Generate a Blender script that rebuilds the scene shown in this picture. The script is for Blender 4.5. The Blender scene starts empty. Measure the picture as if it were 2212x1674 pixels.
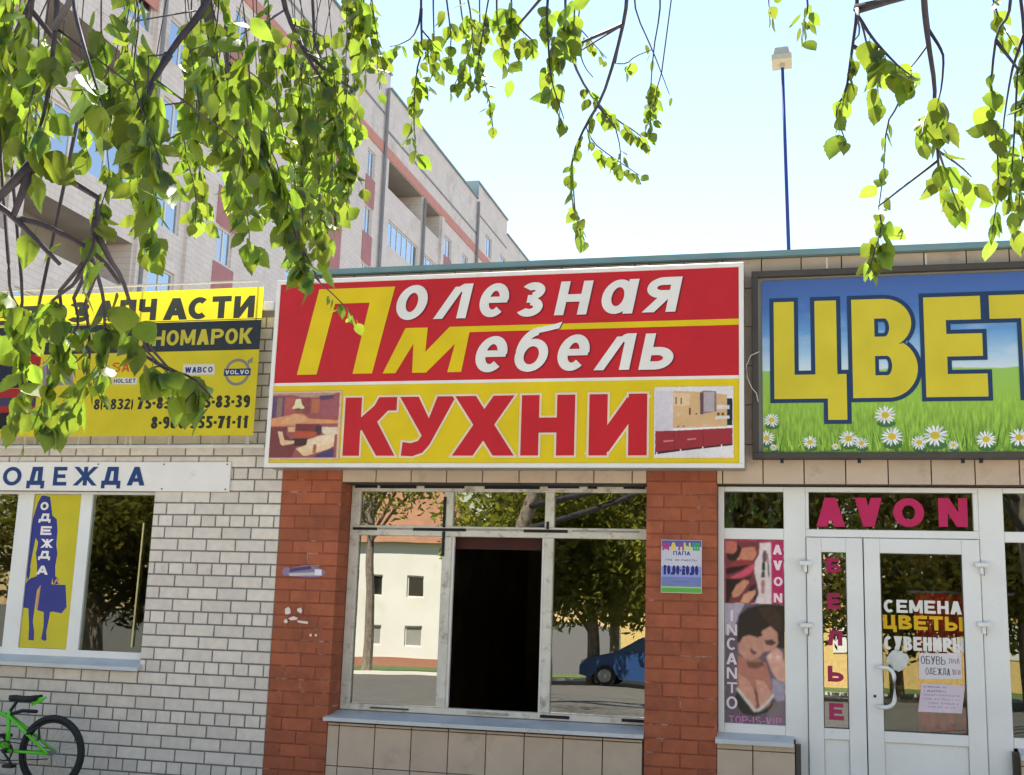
import bpy, math, random
import numpy as np
from math import sin, cos, pi, radians
from mathutils import Vector, Matrix
from mathutils.geometry import delaunay_2d_cdt

S = bpy.context.scene
COL = S.collection
rnd = random.Random(7)

# ------------------------------------------------------------------ camera
CX, CY, CZ = 5.28493, -8.92056, 1.45776
FPX = 4773.34 / (4096 / 2212)           # focal length in units of a 2212 px wide picture
YAW, PITCH, ROLL = 0.251504, 0.189898, 0.0329133
_f = Vector((-sin(YAW) * cos(PITCH), cos(YAW) * cos(PITCH), sin(PITCH)))
_r = Vector((cos(YAW), sin(YAW), 0))
_u = _r.cross(_f)
_r2 = _r * cos(ROLL) + _u * sin(ROLL)
_u2 = -_r * sin(ROLL) + _u * cos(ROLL)
cd = bpy.data.cameras.new('camera')
cd.sensor_width = 36
cd.lens = 36 * FPX / 2212
cd.clip_start = 0.05
cd.clip_end = 3000
cam = bpy.data.objects.new('camera', cd)
COL.objects.link(cam)
M = Matrix((_r2, _u2, -_f)).transposed().to_4x4()
M.translation = Vector((CX, CY, CZ))
cam.matrix_world = M
S.camera = cam

# ------------------------------------------------------------------ sky and sun
SUN_EL, SUN_AZ = radians(57), radians(-14)      # azimuth measured from +Y towards +X
W = bpy.data.worlds.new('World')
S.world = W
W.use_nodes = True
nt = W.node_tree
sky = nt.nodes.new('ShaderNodeTexSky')
sky.sky_type = 'NISHITA'
sky.sun_disc = False
sky.sun_elevation = SUN_EL
sky.sun_rotation = SUN_AZ
sky.air_density = 1.5
sky.dust_density = 0.0
sky.ozone_density = 1.0
bg = nt.nodes['Background']
warm = nt.nodes.new('ShaderNodeMix')      # white balance of the sky light
warm.data_type = 'RGBA'
warm.blend_type = 'MULTIPLY'
warm.inputs[0].default_value = 1
warm.inputs[7].default_value = (1.0, 0.93, 0.90, 1)
nt.links.new(sky.outputs[0], warm.inputs[6])
nt.links.new(warm.outputs[2], bg.inputs[0])
bg.inputs[1].default_value = 0.074
sl = bpy.data.lights.new('sun', 'SUN')
sl.energy = 5.0
sl.angle = radians(0.53)
sl.color = (1.0, 0.95, 0.86)
so = bpy.data.objects.new('sun', sl)
COL.objects.link(so)
sd = Vector((sin(SUN_AZ) * cos(SUN_EL), cos(SUN_AZ) * cos(SUN_EL), sin(SUN_EL)))
so.rotation_euler = sd.to_track_quat('Z', 'Y').to_euler()
so.location = sd * 60
S.view_settings.view_transform = 'Standard'
S.view_settings.look = 'None'
S.view_settings.gamma = 1
S.view_settings.exposure = 1.8
S.view_settings.use_curve_mapping = False
S.cycles.max_bounces = 10
S.cycles.transparent_max_bounces = 16


def ray(px, py):
    return _f + _r2 * ((px - 1106) / FPX) - _u2 * ((py - 837) / FPX)


def at(px, py, y=0.0):
    """world X and Z where the line of sight through a photo point meets the upright plane at depth y"""
    d = ray(px, py)
    t = (y - CY) / d[1]
    return CX + d[0] * t, CZ + d[2] * t


def at_depth(px, py, dist):
    d = ray(px, py)
    return Vector((CX, CY, CZ)) + d * dist


# ------------------------------------------------------------------ materials
def srgb(r, g, b):
    f = lambda c: ((c / 255) / 12.92) if c / 255 <= 0.04045 else (((c / 255) + 0.055) / 1.055) ** 2.4
    return (f(r), f(g), f(b), 1)


def mat(name, c, rough=0.7, var=0.12, scale=6.0, bump=0.0, bscale=60.0, metal=0.0, spec=0.4, rand=0.0, dirt=None):
    m = bpy.data.materials.new(name)
    m.use_nodes = True
    n = m.node_tree
    p = n.nodes['Principled BSDF']
    p.inputs['Roughness'].default_value = rough
    p.inputs['Metallic'].default_value = metal
    p.inputs['Specular IOR Level'].default_value = spec
    tc = n.nodes.new('ShaderNodeTexCoord')
    geo = n.nodes.new('ShaderNodeNewGeometry')
    no = n.nodes.new('ShaderNodeTexNoise')
    no.inputs['Scale'].default_value = scale
    no.inputs['Detail'].default_value = 5
    n.links.new(geo.outputs['Position'], no.inputs['Vector'])
    mr = n.nodes.new('ShaderNodeMapRange')
    mr.inputs[1].default_value = 0.3
    mr.inputs[2].default_value = 0.7
    mr.inputs[3].default_value = 1 - var
    mr.inputs[4].default_value = 1 + var
    n.links.new(no.outputs[0], mr.inputs[0])
    hs = n.nodes.new('ShaderNodeHueSaturation')
    hs.inputs['Color'].default_value = (*c[:3], 1)
    val = mr.outputs[0]
    if rand:
        oi = n.nodes.new('ShaderNodeObjectInfo')
        m2 = n.nodes.new('ShaderNodeMapRange')
        m2.inputs[3].default_value = 1 - rand
        m2.inputs[4].default_value = 1 + rand
        n.links.new(oi.outputs['Random'], m2.inputs[0])
        mu = n.nodes.new('ShaderNodeMath')
        mu.operation = 'MULTIPLY'
        n.links.new(val, mu.inputs[0])
        n.links.new(m2.outputs[0], mu.inputs[1])
        val = mu.outputs[0]
    n.links.new(val, hs.inputs['Value'])
    out = hs.outputs[0]
    if dirt:
        n2 = n.nodes.new('ShaderNodeTexNoise')
        n2.inputs['Scale'].default_value = dirt[1]
        n2.inputs['Detail'].default_value = 8
        n2.inputs['Roughness'].default_value = 0.7
        n.links.new(geo.outputs['Position'], n2.inputs['Vector'])
        r2 = n.nodes.new('ShaderNodeMapRange')
        r2.inputs[1].default_value = dirt[2]
        r2.inputs[2].default_value = dirt[2] + 0.15
        r2.inputs[4].default_value = dirt[3]
        n.links.new(n2.outputs[0], r2.inputs[0])
        mx = n.nodes.new('ShaderNodeMix')
        mx.data_type = 'RGBA'
        mx.inputs[7].default_value = (*dirt[0][:3], 1)
        n.links.new(r2.outputs[0], mx.inputs[0])
        n.links.new(out, mx.inputs[6])
        out = mx.outputs[2]
    n.links.new(out, p.inputs['Base Color'])
    if bump:
        bn = n.nodes.new('ShaderNodeTexNoise')
        bn.inputs['Scale'].default_value = bscale
        bn.inputs['Detail'].default_value = 4
        n.links.new(geo.outputs['Position'], bn.inputs['Vector'])
        b = n.nodes.new('ShaderNodeBump')
        b.inputs['Strength'].default_value = bump
        b.inputs['Distance'].default_value = 0.01
        n.links.new(bn.outputs[0], b.inputs['Height'])
        n.links.new(b.outputs[0], p.inputs['Normal'])
    return m


def print_mat(name, rough=0.45, trans=0.0, wrinkle=0.0):
    """flat print: the colour comes from the faces of the printed artwork"""
    m = bpy.data.materials.new(name)
    m.use_nodes = True
    n = m.node_tree
    p = n.nodes['Principled BSDF']
    p.inputs['Roughness'].default_value = rough
    p.inputs['Specular IOR Level'].default_value = 0.3
    a = n.nodes.new('ShaderNodeAttribute')
    a.attribute_name = 'ink'
    geo = n.nodes.new('ShaderNodeNewGeometry')
    no = n.nodes.new('ShaderNodeTexNoise')
    no.inputs['Scale'].default_value = 3.5
    no.inputs['Detail'].default_value = 8
    n.links.new(geo.outputs['Position'], no.inputs['Vector'])
    mr = n.nodes.new('ShaderNodeMapRange')
    mr.inputs[1].default_value = 0.3
    mr.inputs[2].default_value = 0.7
    mr.inputs[3].default_value = 0.92
    mr.inputs[4].default_value = 1.06
    n.links.new(no.outputs[0], mr.inputs[0])
    hs = n.nodes.new('ShaderNodeHueSaturation')
    n.links.new(a.outputs['Color'], hs.inputs['Color'])
    n.links.new(mr.outputs[0], hs.inputs['Value'])
    n.links.new(hs.outputs[0], p.inputs['Base Color'])
    if wrinkle:
        mp = n.nodes.new('ShaderNodeMapping')
        mp.inputs['Scale'].default_value = (2.2, 1, 1.1)
        mp.inputs['Rotation'].default_value = (0, .5, 0)
        n.links.new(geo.outputs['Position'], mp.inputs['Vector'])
        wn = n.nodes.new('ShaderNodeTexNoise')
        wn.inputs['Scale'].default_value = 2.4
        wn.inputs['Detail'].default_value = 3
        n.links.new(mp.outputs[0], wn.inputs['Vector'])
        bu = n.nodes.new('ShaderNodeBump')
        bu.inputs['Strength'].default_value = wrinkle
        bu.inputs['Distance'].default_value = .06
        n.links.new(wn.outputs[0], bu.inputs['Height'])
        n.links.new(bu.outputs[0], p.inputs['Normal'])
    if trans:
        tr = n.nodes.new('ShaderNodeBsdfTranslucent')
        n.links.new(hs.outputs[0], tr.inputs[0])
        mx = n.nodes.new('ShaderNodeMixShader')
        mx.inputs[0].default_value = trans
        n.links.new(p.outputs[0], mx.inputs[1])
        n.links.new(tr.outputs[0], mx.inputs[2])
        n.links.new(mx.outputs[0], n.nodes['Material Output'].inputs[0])
    return m


def glass_mat(name, refl=0.4, tint=(0.86, 0.84, 0.74), wob=0.02, wscale=2.0, see=(0.35, 0.37, 0.33)):
    m = bpy.data.materials.new(name)
    m.use_nodes = True
    n = m.node_tree
    n.nodes.remove(n.nodes['Principled BSDF'])
    g = n.nodes.new('ShaderNodeBsdfGlossy')
    g.inputs['Roughness'].default_value = 0.0
    g.inputs['Color'].default_value = (*tint, 1)
    t = n.nodes.new('ShaderNodeBsdfTransparent')
    t.inputs['Color'].default_value = (*see, 1)
    geo = n.nodes.new('ShaderNodeNewGeometry')
    no = n.nodes.new('ShaderNodeTexNoise')
    no.inputs['Scale'].default_value = wscale
    no.inputs['Detail'].default_value = 1
    n.links.new(geo.outputs['Position'], no.inputs['Vector'])
    b = n.nodes.new('ShaderNodeBump')
    b.inputs['Strength'].default_value = wob
    b.inputs['Distance'].default_value = 0.1
    n.links.new(no.outputs[0], b.inputs['Height'])
    n.links.new(b.outputs[0], g.inputs['Normal'])
    fr = n.nodes.new('ShaderNodeLayerWeight')
    fr.inputs['Blend'].default_value = 0.25
    ma = n.nodes.new('ShaderNodeMath')
    ma.operation = 'MULTIPLY_ADD'
    ma.inputs[1].default_value = 0.5
    ma.inputs[2].default_value = refl
    n.links.new(fr.outputs['Fresnel'], ma.inputs[0])
    mx = n.nodes.new('ShaderNodeMixShader')
    n.links.new(ma.outputs[0], mx.inputs[0])
    n.links.new(t.outputs[0], mx.inputs[1])
    n.links.new(g.outputs[0], mx.inputs[2])
    n.links.new(mx.outputs[0], n.nodes['Material Output'].inputs[0])
    return m


def leaf_mat(name, dif, tra, rand=0.25):
    m = bpy.data.materials.new(name)
    m.use_nodes = True
    n = m.node_tree
    p = n.nodes['Principled BSDF']
    p.inputs['Roughness'].default_value = 0.42
    p.inputs['Specular IOR Level'].default_value = 0.45
    oi = n.nodes.new('ShaderNodeObjectInfo')
    at_ = n.nodes.new('ShaderNodeAttribute')
    at_.attribute_name = 'tone'
    ad = n.nodes.new('ShaderNodeMath')
    ad.operation = 'ADD'
    n.links.new(oi.outputs['Random'], ad.inputs[0])
    n.links.new(at_.outputs['Fac'], ad.inputs[1])
    fra = n.nodes.new('ShaderNodeMath')
    fra.operation = 'FRACT'
    n.links.new(ad.outputs[0], fra.inputs[0])
    tc = n.nodes.new('ShaderNodeTexCoord')
    no = n.nodes.new('ShaderNodeTexNoise')
    no.inputs['Scale'].default_value = 60
    geo = n.nodes.new('ShaderNodeNewGeometry')
    n.links.new(geo.outputs['Position'], no.inputs['Vector'])
    mr = n.nodes.new('ShaderNodeMapRange')
    mr.inputs[3].default_value = 1 - rand
    mr.inputs[4].default_value = 1 + rand
    n.links.new(fra.outputs[0], mr.inputs[0])
    m2 = n.nodes.new('ShaderNodeMapRange')
    m2.inputs[3].default_value = 0.8
    m2.inputs[4].default_value = 1.2
    n.links.new(no.outputs[0], m2.inputs[0])
    mu = n.nodes.new('ShaderNodeMath')
    mu.operation = 'MULTIPLY'
    n.links.new(mr.outputs[0], mu.inputs[0])
    n.links.new(m2.outputs[0], mu.inputs[1])
    hues = n.nodes.new('ShaderNodeMapRange')
    hues.inputs[3].default_value = 0.485
    hues.inputs[4].default_value = 0.52
    n.links.new(fra.outputs[0], hues.inputs[0])
    h1 = n.nodes.new('ShaderNodeHueSaturation')
    h1.inputs['Color'].default_value = (*dif, 1)
    n.links.new(mu.outputs[0], h1.inputs['Value'])
    n.links.new(hues.outputs[0], h1.inputs['Hue'])
    h2 = n.nodes.new('ShaderNodeHueSaturation')
    h2.inputs['Color'].default_value = (*tra, 1)
    n.links.new(mu.outputs[0], h2.inputs['Value'])
    n.links.new(hues.outputs[0], h2.inputs['Hue'])
    n.links.new(h1.outputs[0], p.inputs['Base Color'])
    tr = n.nodes.new('ShaderNodeBsdfTranslucent')
    n.links.new(h2.outputs[0], tr.inputs[0])
    ads = n.nodes.new('ShaderNodeMixShader')
    ads.inputs[0].default_value = 0.55
    n.links.new(p.outputs[0], ads.inputs[1])
    n.links.new(tr.outputs[0], ads.inputs[2])
    n.links.new(ads.outputs[0], n.nodes['Material Output'].inputs[0])
    return m


MT = {}
MT['white_brick'] = mat('sand_lime_brick', srgb(212, 202, 192), 0.9, 0.08, 14, 0.35, 140, rand=0.09, dirt=(srgb(150, 138, 124), 5, 0.60, 0.5))
MT['mortar'] = mat('grey_mortar', srgb(118, 118, 113), 0.95, 0.2, 20, 0.4, 120)
MT['red_brick'] = mat('red_painted_brick', srgb(156, 86, 58), 0.8, 0.12, 9, 0.4, 90, rand=0.13, dirt=(srgb(124, 70, 50), 4, 0.50, 0.7))
MT['red_mortar'] = mat('red_painted_mortar', srgb(132, 70, 52), 0.9, 0.2, 10, 0.4, 90, dirt=(srgb(206, 184, 166), 3.0, 0.55, 0.85))
MT['tile'] = mat('beige_wall_tile', srgb(190, 170, 150), 0.6, 0.07, 5, 0.12, 50, rand=0.05, dirt=(srgb(128, 112, 92), 3, 0.55, 0.45))
MT['joint'] = mat('tile_joint', srgb(74, 66, 56), 0.95, 0.2, 20)
MT['pvc'] = mat('white_pvc', srgb(222, 222, 220), 0.4, 0.05, 3, 0.02, 20, dirt=(srgb(170, 168, 160), 6, 0.6, 0.35))
MT['oldpaint'] = mat('worn_cream_frame', srgb(205, 200, 188), 0.6, 0.10, 8, 0.15, 60, dirt=(srgb(120, 108, 90), 10, 0.54, 0.75))
MT['black'] = mat('black_foam', srgb(28, 30, 38), 0.8, 0.2, 20)
MT['foam'] = mat('grey_foam', srgb(160, 156, 148), 0.9, 0.2, 20)
MT['sill'] = mat('blue_grey_sheet_metal', srgb(192, 194, 196), 0.4, 0.07, 6, dirt=(srgb(120, 116, 108), 7, 0.58, 0.6))
MT['teal'] = mat('teal_roof_metal', srgb(112, 140, 142), 0.5, 0.1, 4)
MT['dark'] = mat('dark_interior', srgb(160, 146, 120), 0.9, 0.2, 2)
MT['curtain'] = mat('dark_red_blind', srgb(64, 30, 26), 0.8, 0.2, 4)
MT['signwhite'] = mat('sign_white_frame', srgb(224, 220, 216), 0.35, 0.04, 4, dirt=(srgb(150, 146, 136), 5, 0.62, 0.4))
MT['signside'] = mat('sign_box_grey_side', srgb(150, 148, 142), 0.5, 0.08, 4)
MT['darkframe'] = mat('dark_brown_frame', srgb(70, 64, 58), 0.6, 0.15, 6)
MT['tube'] = mat('white_painted_tube', srgb(206, 200, 186), 0.5, 0.1, 8)
MT['print'] = print_mat('printed_vinyl', 0.42, 0, .12)
MT['banner'] = print_mat('thin_banner_cloth', 0.6, 0.3, .5)
MT['film'] = print_mat('printed_window_film', 0.3)
MT['paper'] = print_mat('printed_paper', 0.8)
MT['glass'] = glass_mat('reflecting_glass', 0.34, (0.90, 0.89, 0.84), 0.010, 1.3)
MT['glass_dark'] = glass_mat('dull_reflecting_glass', 0.11, (0.9, 0.92, 0.84), 0.014, 1.5, (0.88, 0.90, 0.84))
MT['glass_far'] = glass_mat('far_window_glass', 0.5, (0.8, 0.88, 1.0), 0.0, 1.0, (0.5, 0.55, 0.6))
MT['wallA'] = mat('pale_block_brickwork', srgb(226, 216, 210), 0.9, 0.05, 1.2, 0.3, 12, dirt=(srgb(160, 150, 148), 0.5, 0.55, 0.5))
def courses(m, sx=.52, sz=.196, amt=.07):
    n = m.node_tree
    p = n.nodes['Principled BSDF']
    src = p.inputs['Base Color'].links[0].from_socket
    g = n.nodes.new('ShaderNodeNewGeometry')
    sp = n.nodes.new('ShaderNodeSeparateXYZ')
    cb_ = n.nodes.new('ShaderNodeCombineXYZ')
    n.links.new(g.outputs['Position'], sp.inputs[0])
    n.links.new(sp.outputs[1], cb_.inputs[0])
    n.links.new(sp.outputs[2], cb_.inputs[1])
    b = n.nodes.new('ShaderNodeTexBrick')
    b.inputs['Scale'].default_value = 1
    b.inputs['Brick Width'].default_value = sx
    b.inputs['Row Height'].default_value = sz
    b.inputs['Mortar Size'].default_value = .012
    b.inputs['Color1'].default_value = (1, 1, 1, 1)
    b.inputs['Color2'].default_value = (1 - amt, 1 - amt, 1 - amt, 1)
    b.inputs['Mortar'].default_value = (.80, .79, .78, 1)
    n.links.new(cb_.outputs[0], b.inputs['Vector'])
    mx = n.nodes.new('ShaderNodeMix')
    mx.data_type = 'RGBA'
    mx.blend_type = 'MULTIPLY'
    mx.inputs[0].default_value = 1
    n.links.new(src, mx.inputs[6])
    n.links.new(b.outputs[0], mx.inputs[7])
    n.links.new(mx.outputs[2], p.inputs['Base Color'])


courses(MT['wallA'])
MT['redA'] = mat('salmon_brick_band', srgb(204, 144, 132), 0.9, 0.08, 2, 0.2, 12)
MT['redB'] = mat('rose_brick_panel', srgb(180, 126, 128), 0.9, 0.08, 2, 0.2, 12)
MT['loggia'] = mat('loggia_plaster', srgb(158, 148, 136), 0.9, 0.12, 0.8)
MT['pipe'] = mat('grey_drain_pipe', srgb(136, 138, 142), 0.6, 0.1, 2)
MT['capA'] = mat('parapet_cap_metal', srgb(120, 140, 146), 0.5, 0.1, 1)
MT['bark'] = mat('dark_bark', srgb(50, 48, 52), 0.85, 0.25, 30, 0.3, 120)
MT['trunk'] = mat('trunk_bark', srgb(128, 118, 106), 0.9, 0.35, 8, 0.6, 30)
MT['twig'] = mat('twig_bark', srgb(66, 58, 66), 0.7, 0.25, 60)
MT['leaf'] = leaf_mat('leaf_green', (0.040, 0.085, 0.028), (0.25, 0.335, 0.026))
MT['leaf_far'] = leaf_mat('leaf_background', (0.085, 0.095, 0.028), (0.36, 0.34, 0.05), 0.5)
MT['asphalt'] = mat('asphalt', (0.12, 0.113, 0.105, 1), 0.9, 0.2, 3, 0.3, 80)
MT['paving'] = mat('pavement_slabs', (0.42, 0.39, 0.34, 1), 0.9, 0.12, 2, 0.2, 60)
MT['bounce_forecourt'] = mat('pale_bounce_concrete', (0.44, 0.40, 0.34, 1), 0.9, 0.1, 1.5, 0.2, 60, dirt=((.3, .27, .23, 1), .8, .5, .5))
MT['grass'] = mat('grass_lawn', (0.10, 0.15, 0.04, 1), 0.95, 0.4, 1.5, 0.5, 30)
MT['plaster'] = mat('cream_plaster', srgb(224, 220, 212), 0.85, 0.05, 0.6, dirt=(srgb(190, 178, 160), 0.7, 0.6, 0.4))
MT['rust_roof'] = mat('rusty_orange_roof', srgb(150, 108, 82), 0.8, 0.15, 1.2)
MT['plinth'] = mat('brown_plinth', srgb(168, 120, 96), 0.85, 0.12, 1)
MT['bluepole'] = mat('dark_blue_pole', srgb(48, 62, 140), 0.5, 0.06, 3)
MT['lamp'] = mat('pale_grey_lamp_housing', srgb(178, 176, 164), 0.6, 0.06, 20)
MT['lime'] = mat('lime_green_bike_paint', srgb(92, 200, 40), 0.3, 0.04, 8)
MT['rubber'] = mat('black_rubber', srgb(30, 34, 36), 0.75, 0.15, 40)
MT['blackmetal'] = mat('black_metal', srgb(36, 38, 42), 0.4, 0.1, 20, metal=0.3)
MT['steel'] = mat('steel', srgb(150, 150, 152), 0.35, 0.1, 20, metal=0.8)
MT['carblue'] = mat('blue_car_paint', srgb(44, 74, 122), 0.25, 0.03, 3)
MT['cardark'] = mat('dark_car_paint', srgb(40, 42, 46), 0.25, 0.03, 3)
MT['carglass'] = mat('car_glass', srgb(24, 30, 34), 0.08, 0.02, 3, spec=0.8)
MT['bag'] = mat('pale_plastic_bag', srgb(196, 198, 192), 0.5, 0.1, 20, 0.3, 30)
MT['redgoods'] = mat('red_shop_goods', srgb(226, 50, 44), 0.7, 0.25, 6)
MT['shelf'] = mat('brown_shop_shelf', srgb(130, 96, 66), 0.7, 0.2, 5)
MT['yellowgoods'] = mat('yellow_shop_goods', srgb(200, 170, 60), 0.7, 0.2, 6)
MT['handpaper'] = mat('plaster_white_smear', srgb(222, 206, 196), 0.9, 0.15, 40)


# ------------------------------------------------------------------ mesh helpers
class MB:
    def __init__(s):
        s.v = []
        s.f = []
        s.mi = []

    def quad(s, a, b, c, d, mi=0):
        i = len(s.v)
        s.v += [tuple(a), tuple(b), tuple(c), tuple(d)]
        s.f.append((i, i + 1, i + 2, i + 3))
        s.mi.append(mi)

    def poly(s, pts, mi=0):
        i = len(s.v)
        s.v += [tuple(p) for p in pts]
        s.f.append(tuple(range(i, i + len(pts))))
        s.mi.append(mi)

    def box(s, x0, x1, y0, y1, z0, z1, ch=0.0, mi=0):
        """box; ch chamfers the edges of the face that looks at -Y"""
        i = len(s.v)
        if ch:
            s.v += [(x0, y1, z0), (x1, y1, z0), (x1, y1, z1), (x0, y1, z1),
                    (x0, y0 + ch, z0), (x1, y0 + ch, z0), (x1, y0 + ch, z1), (x0, y0 + ch, z1),
                    (x0 + ch, y0, z0 + ch), (x1 - ch, y0, z0 + ch), (x1 - ch, y0, z1 - ch), (x0 + ch, y0, z1 - ch)]
            F = [(3, 2, 1, 0), (0, 1, 5, 4), (1, 2, 6, 5), (2, 3, 7, 6), (3, 0, 4, 7),
                 (4, 5, 9, 8), (5, 6, 10, 9), (6, 7, 11, 10), (7, 4, 8, 11), (8, 9, 10, 11)]
        else:
            s.v += [(x0, y0, z0), (x1, y0, z0), (x1, y1, z0), (x0, y1, z0),
                    (x0, y0, z1), (x1, y0, z1), (x1, y1, z1), (x0, y1, z1)]
            F = [(0, 3, 2, 1), (4, 5, 6, 7), (0, 1, 5, 4), (1, 2, 6, 5), (2, 3, 7, 6), (3, 0, 4, 7)]
        for f in F:
            s.f.append(tuple(i + k for k in f))
            s.mi.append(mi)
        return s

    def tube(s, pts, rad, n=6, cap=True, closed=False, mi=0, up=None):
        pts = [Vector(p) for p in pts]
        if not hasattr(rad, '__len__'):
            rad = [rad] * len(pts)
        base = len(s.v)
        m = len(pts)
        up = Vector(up) if up is not None else None
        for k, p in enumerate(pts):
            a = pts[(k - 1) % m] if (k > 0 or closed) else p
            b = pts[(k + 1) % m] if (k < m - 1 or closed) else p
            t = (b - a)
            if t.length < 1e-9:
                t = Vector((0, 0, 1))
            t.normalize()
            if up is None:
                up = Vector((0, 0, 1)) if abs(t.z) < 0.9 else Vector((1, 0, 0))
            x = up.cross(t)
            if x.length < 1e-6:
                x = Vector((1, 0, 0)).cross(t)
            x.normalize()
            y = t.cross(x)
            up = y if False else up
            for j in range(n):
                q = p + (x * cos(2 * pi * j / n) + y * sin(2 * pi * j / n)) * rad[k]
                s.v.append(tuple(q))
        rings = m if closed else m - 1
        for k in range(rings):
            a = base + k * n
            b = base + ((k + 1) % m) * n
            for j in range(n):
                s.f.append((a + j, a + (j + 1) % n, b + (j + 1) % n, b + j))
                s.mi.append(mi)
        if cap and not closed:
            s.f.append(tuple(base + j for j in range(n))[::-1])
            s.f.append(tuple(base + (m - 1) * n + j for j in range(n)))
            s.mi += [mi, mi]
        return s

    def extrude(s, poly, y0, y1, mi=0, fr=None):
        """poly is a list of (x,z); fr maps (x,y,z)"""
        n = len(poly)
        i = len(s.v)
        g = fr or (lambda x, y, z: (x, y, z))
        s.v += [g(x, y0, z) for x, z in poly] + [g(x, y1, z) for x, z in poly]
        s.f.append(tuple(i + k for k in range(n)))
        s.f.append(tuple(i + n + k for k in range(n))[::-1])
        s.mi += [mi, mi]
        for k in range(n):
            s.f.append((i + k, i + (k + 1) % n, i + n + (k + 1) % n, i + n + k)[::-1])
            s.mi.append(mi)
        return s

    def mesh(s, name, mats, smooth=False):
        me = bpy.data.meshes.new(name)
        me.from_pydata(s.v, [], s.f)
        if not isinstance(mats, (list, tuple)):
            mats = [mats]
        for m in mats:
            me.materials.append(MT[m] if isinstance(m, str) else m)
        if len(mats) > 1:
            me.polygons.foreach_set('material_index', s.mi)
        if smooth:
            me.polygons.foreach_set('use_smooth', [True] * len(me.polygons))
        me.update()
        return me

    def obj(s, name, mats, parent=None, smooth=False, **k):
        return link(name, s.mesh(name, mats, smooth), parent, **k)


def wloc(o):
    v = Vector((0, 0, 0))
    while o is not None:
        v += o.location
        if o.parent is not None:
            v += o.matrix_parent_inverse.translation
        o = o.parent
    return v


def link(name, data, parent=None, label=None, cat=None, group=None, kind=None, loc=None):
    o = bpy.data.objects.new(name, data)
    COL.objects.link(o)
    if loc is not None:
        o.location = loc
    if parent is not None:
        o.parent = parent
        o.matrix_parent_inverse = Matrix.Translation(-wloc(parent))
    tag(o, label, cat, group, kind)
    return o


def tag(o, label=None, cat=None, group=None, kind=None):
    if label:
        o['label'] = label
    if cat:
        o['category'] = cat
    if group:
        o['group'] = group
    if kind:
        o['kind'] = kind
    return o


def thing(name, label, cat, loc=(0, 0, 0), group=None):
    return link(name, None, None, label, cat, group, None, loc)


# flat print: overlapping coloured shapes are cut into one sheet, the last shape on top
def ink_mesh(name, shapes, plane, y, matkey='print'):
    """shapes: list of (colour, [(x,z)...]); x,z are world"""
    vs, es, keep = [], [], []
    seen_v = {}
    for c, p in shapes:
        p = [(round(q[0], 5), round(q[1], 5)) for q in p]
        p = [q for j, q in enumerate(p) if q != p[j - 1]]
        if len(p) < 3:
            continue
        ids = []
        for q in p:
            if q not in seen_v:
                seen_v[q] = len(vs)
                vs.append(Vector(q))
            ids.append(seen_v[q])
        for j in range(len(ids)):
            if ids[j] != ids[j - 1]:
                es.append((ids[j - 1], ids[j]))
        keep.append((c, p, min(q[0] for q in p), max(q[0] for q in p), min(q[1] for q in p), max(q[1] for q in p)))
    r = delaunay_2d_cdt(vs, es, [], 0, 1e-6)
    ov, of = r[0], r[2]
    F, C = [], []
    for f in of:
        gx = sum(ov[i][0] for i in f) / len(f)
        gz = sum(ov[i][1] for i in f) / len(f)
        for c, p, x0_, x1_, z0_, z1_ in reversed(keep):
            if gx < x0_ or gx > x1_ or gz < z0_ or gz > z1_:
                continue
            ins = False
            xj, zj = p[-1]
            for xi, zi in p:
                if (zi > gz) != (zj > gz) and gx < (xj - xi) * (gz - zi) / (zj - zi) + xi:
                    ins = not ins
                xj, zj = xi, zi
            if ins:
                if c is not None:
                    F.append(tuple(f))
                    C.append(c)
                break
    me = bpy.data.meshes.new(name)
    me.from_pydata([(v[0], y, v[1]) for v in ov], [], F)
    a = me.attributes.new('ink', 'FLOAT_COLOR', 'CORNER')
    buf = []
    for f, c in zip(F, C):
        buf += [c[0], c[1], c[2], 1.0] * len(f)
    a.data.foreach_set('color', buf)
    me.materials.append(MT[matkey])
    me.update()
    return me


def ink(name, shapes, y, parent, matkey='print', **k):
    return link(name, ink_mesh(name, shapes, None, y, matkey), parent, **k)


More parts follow.
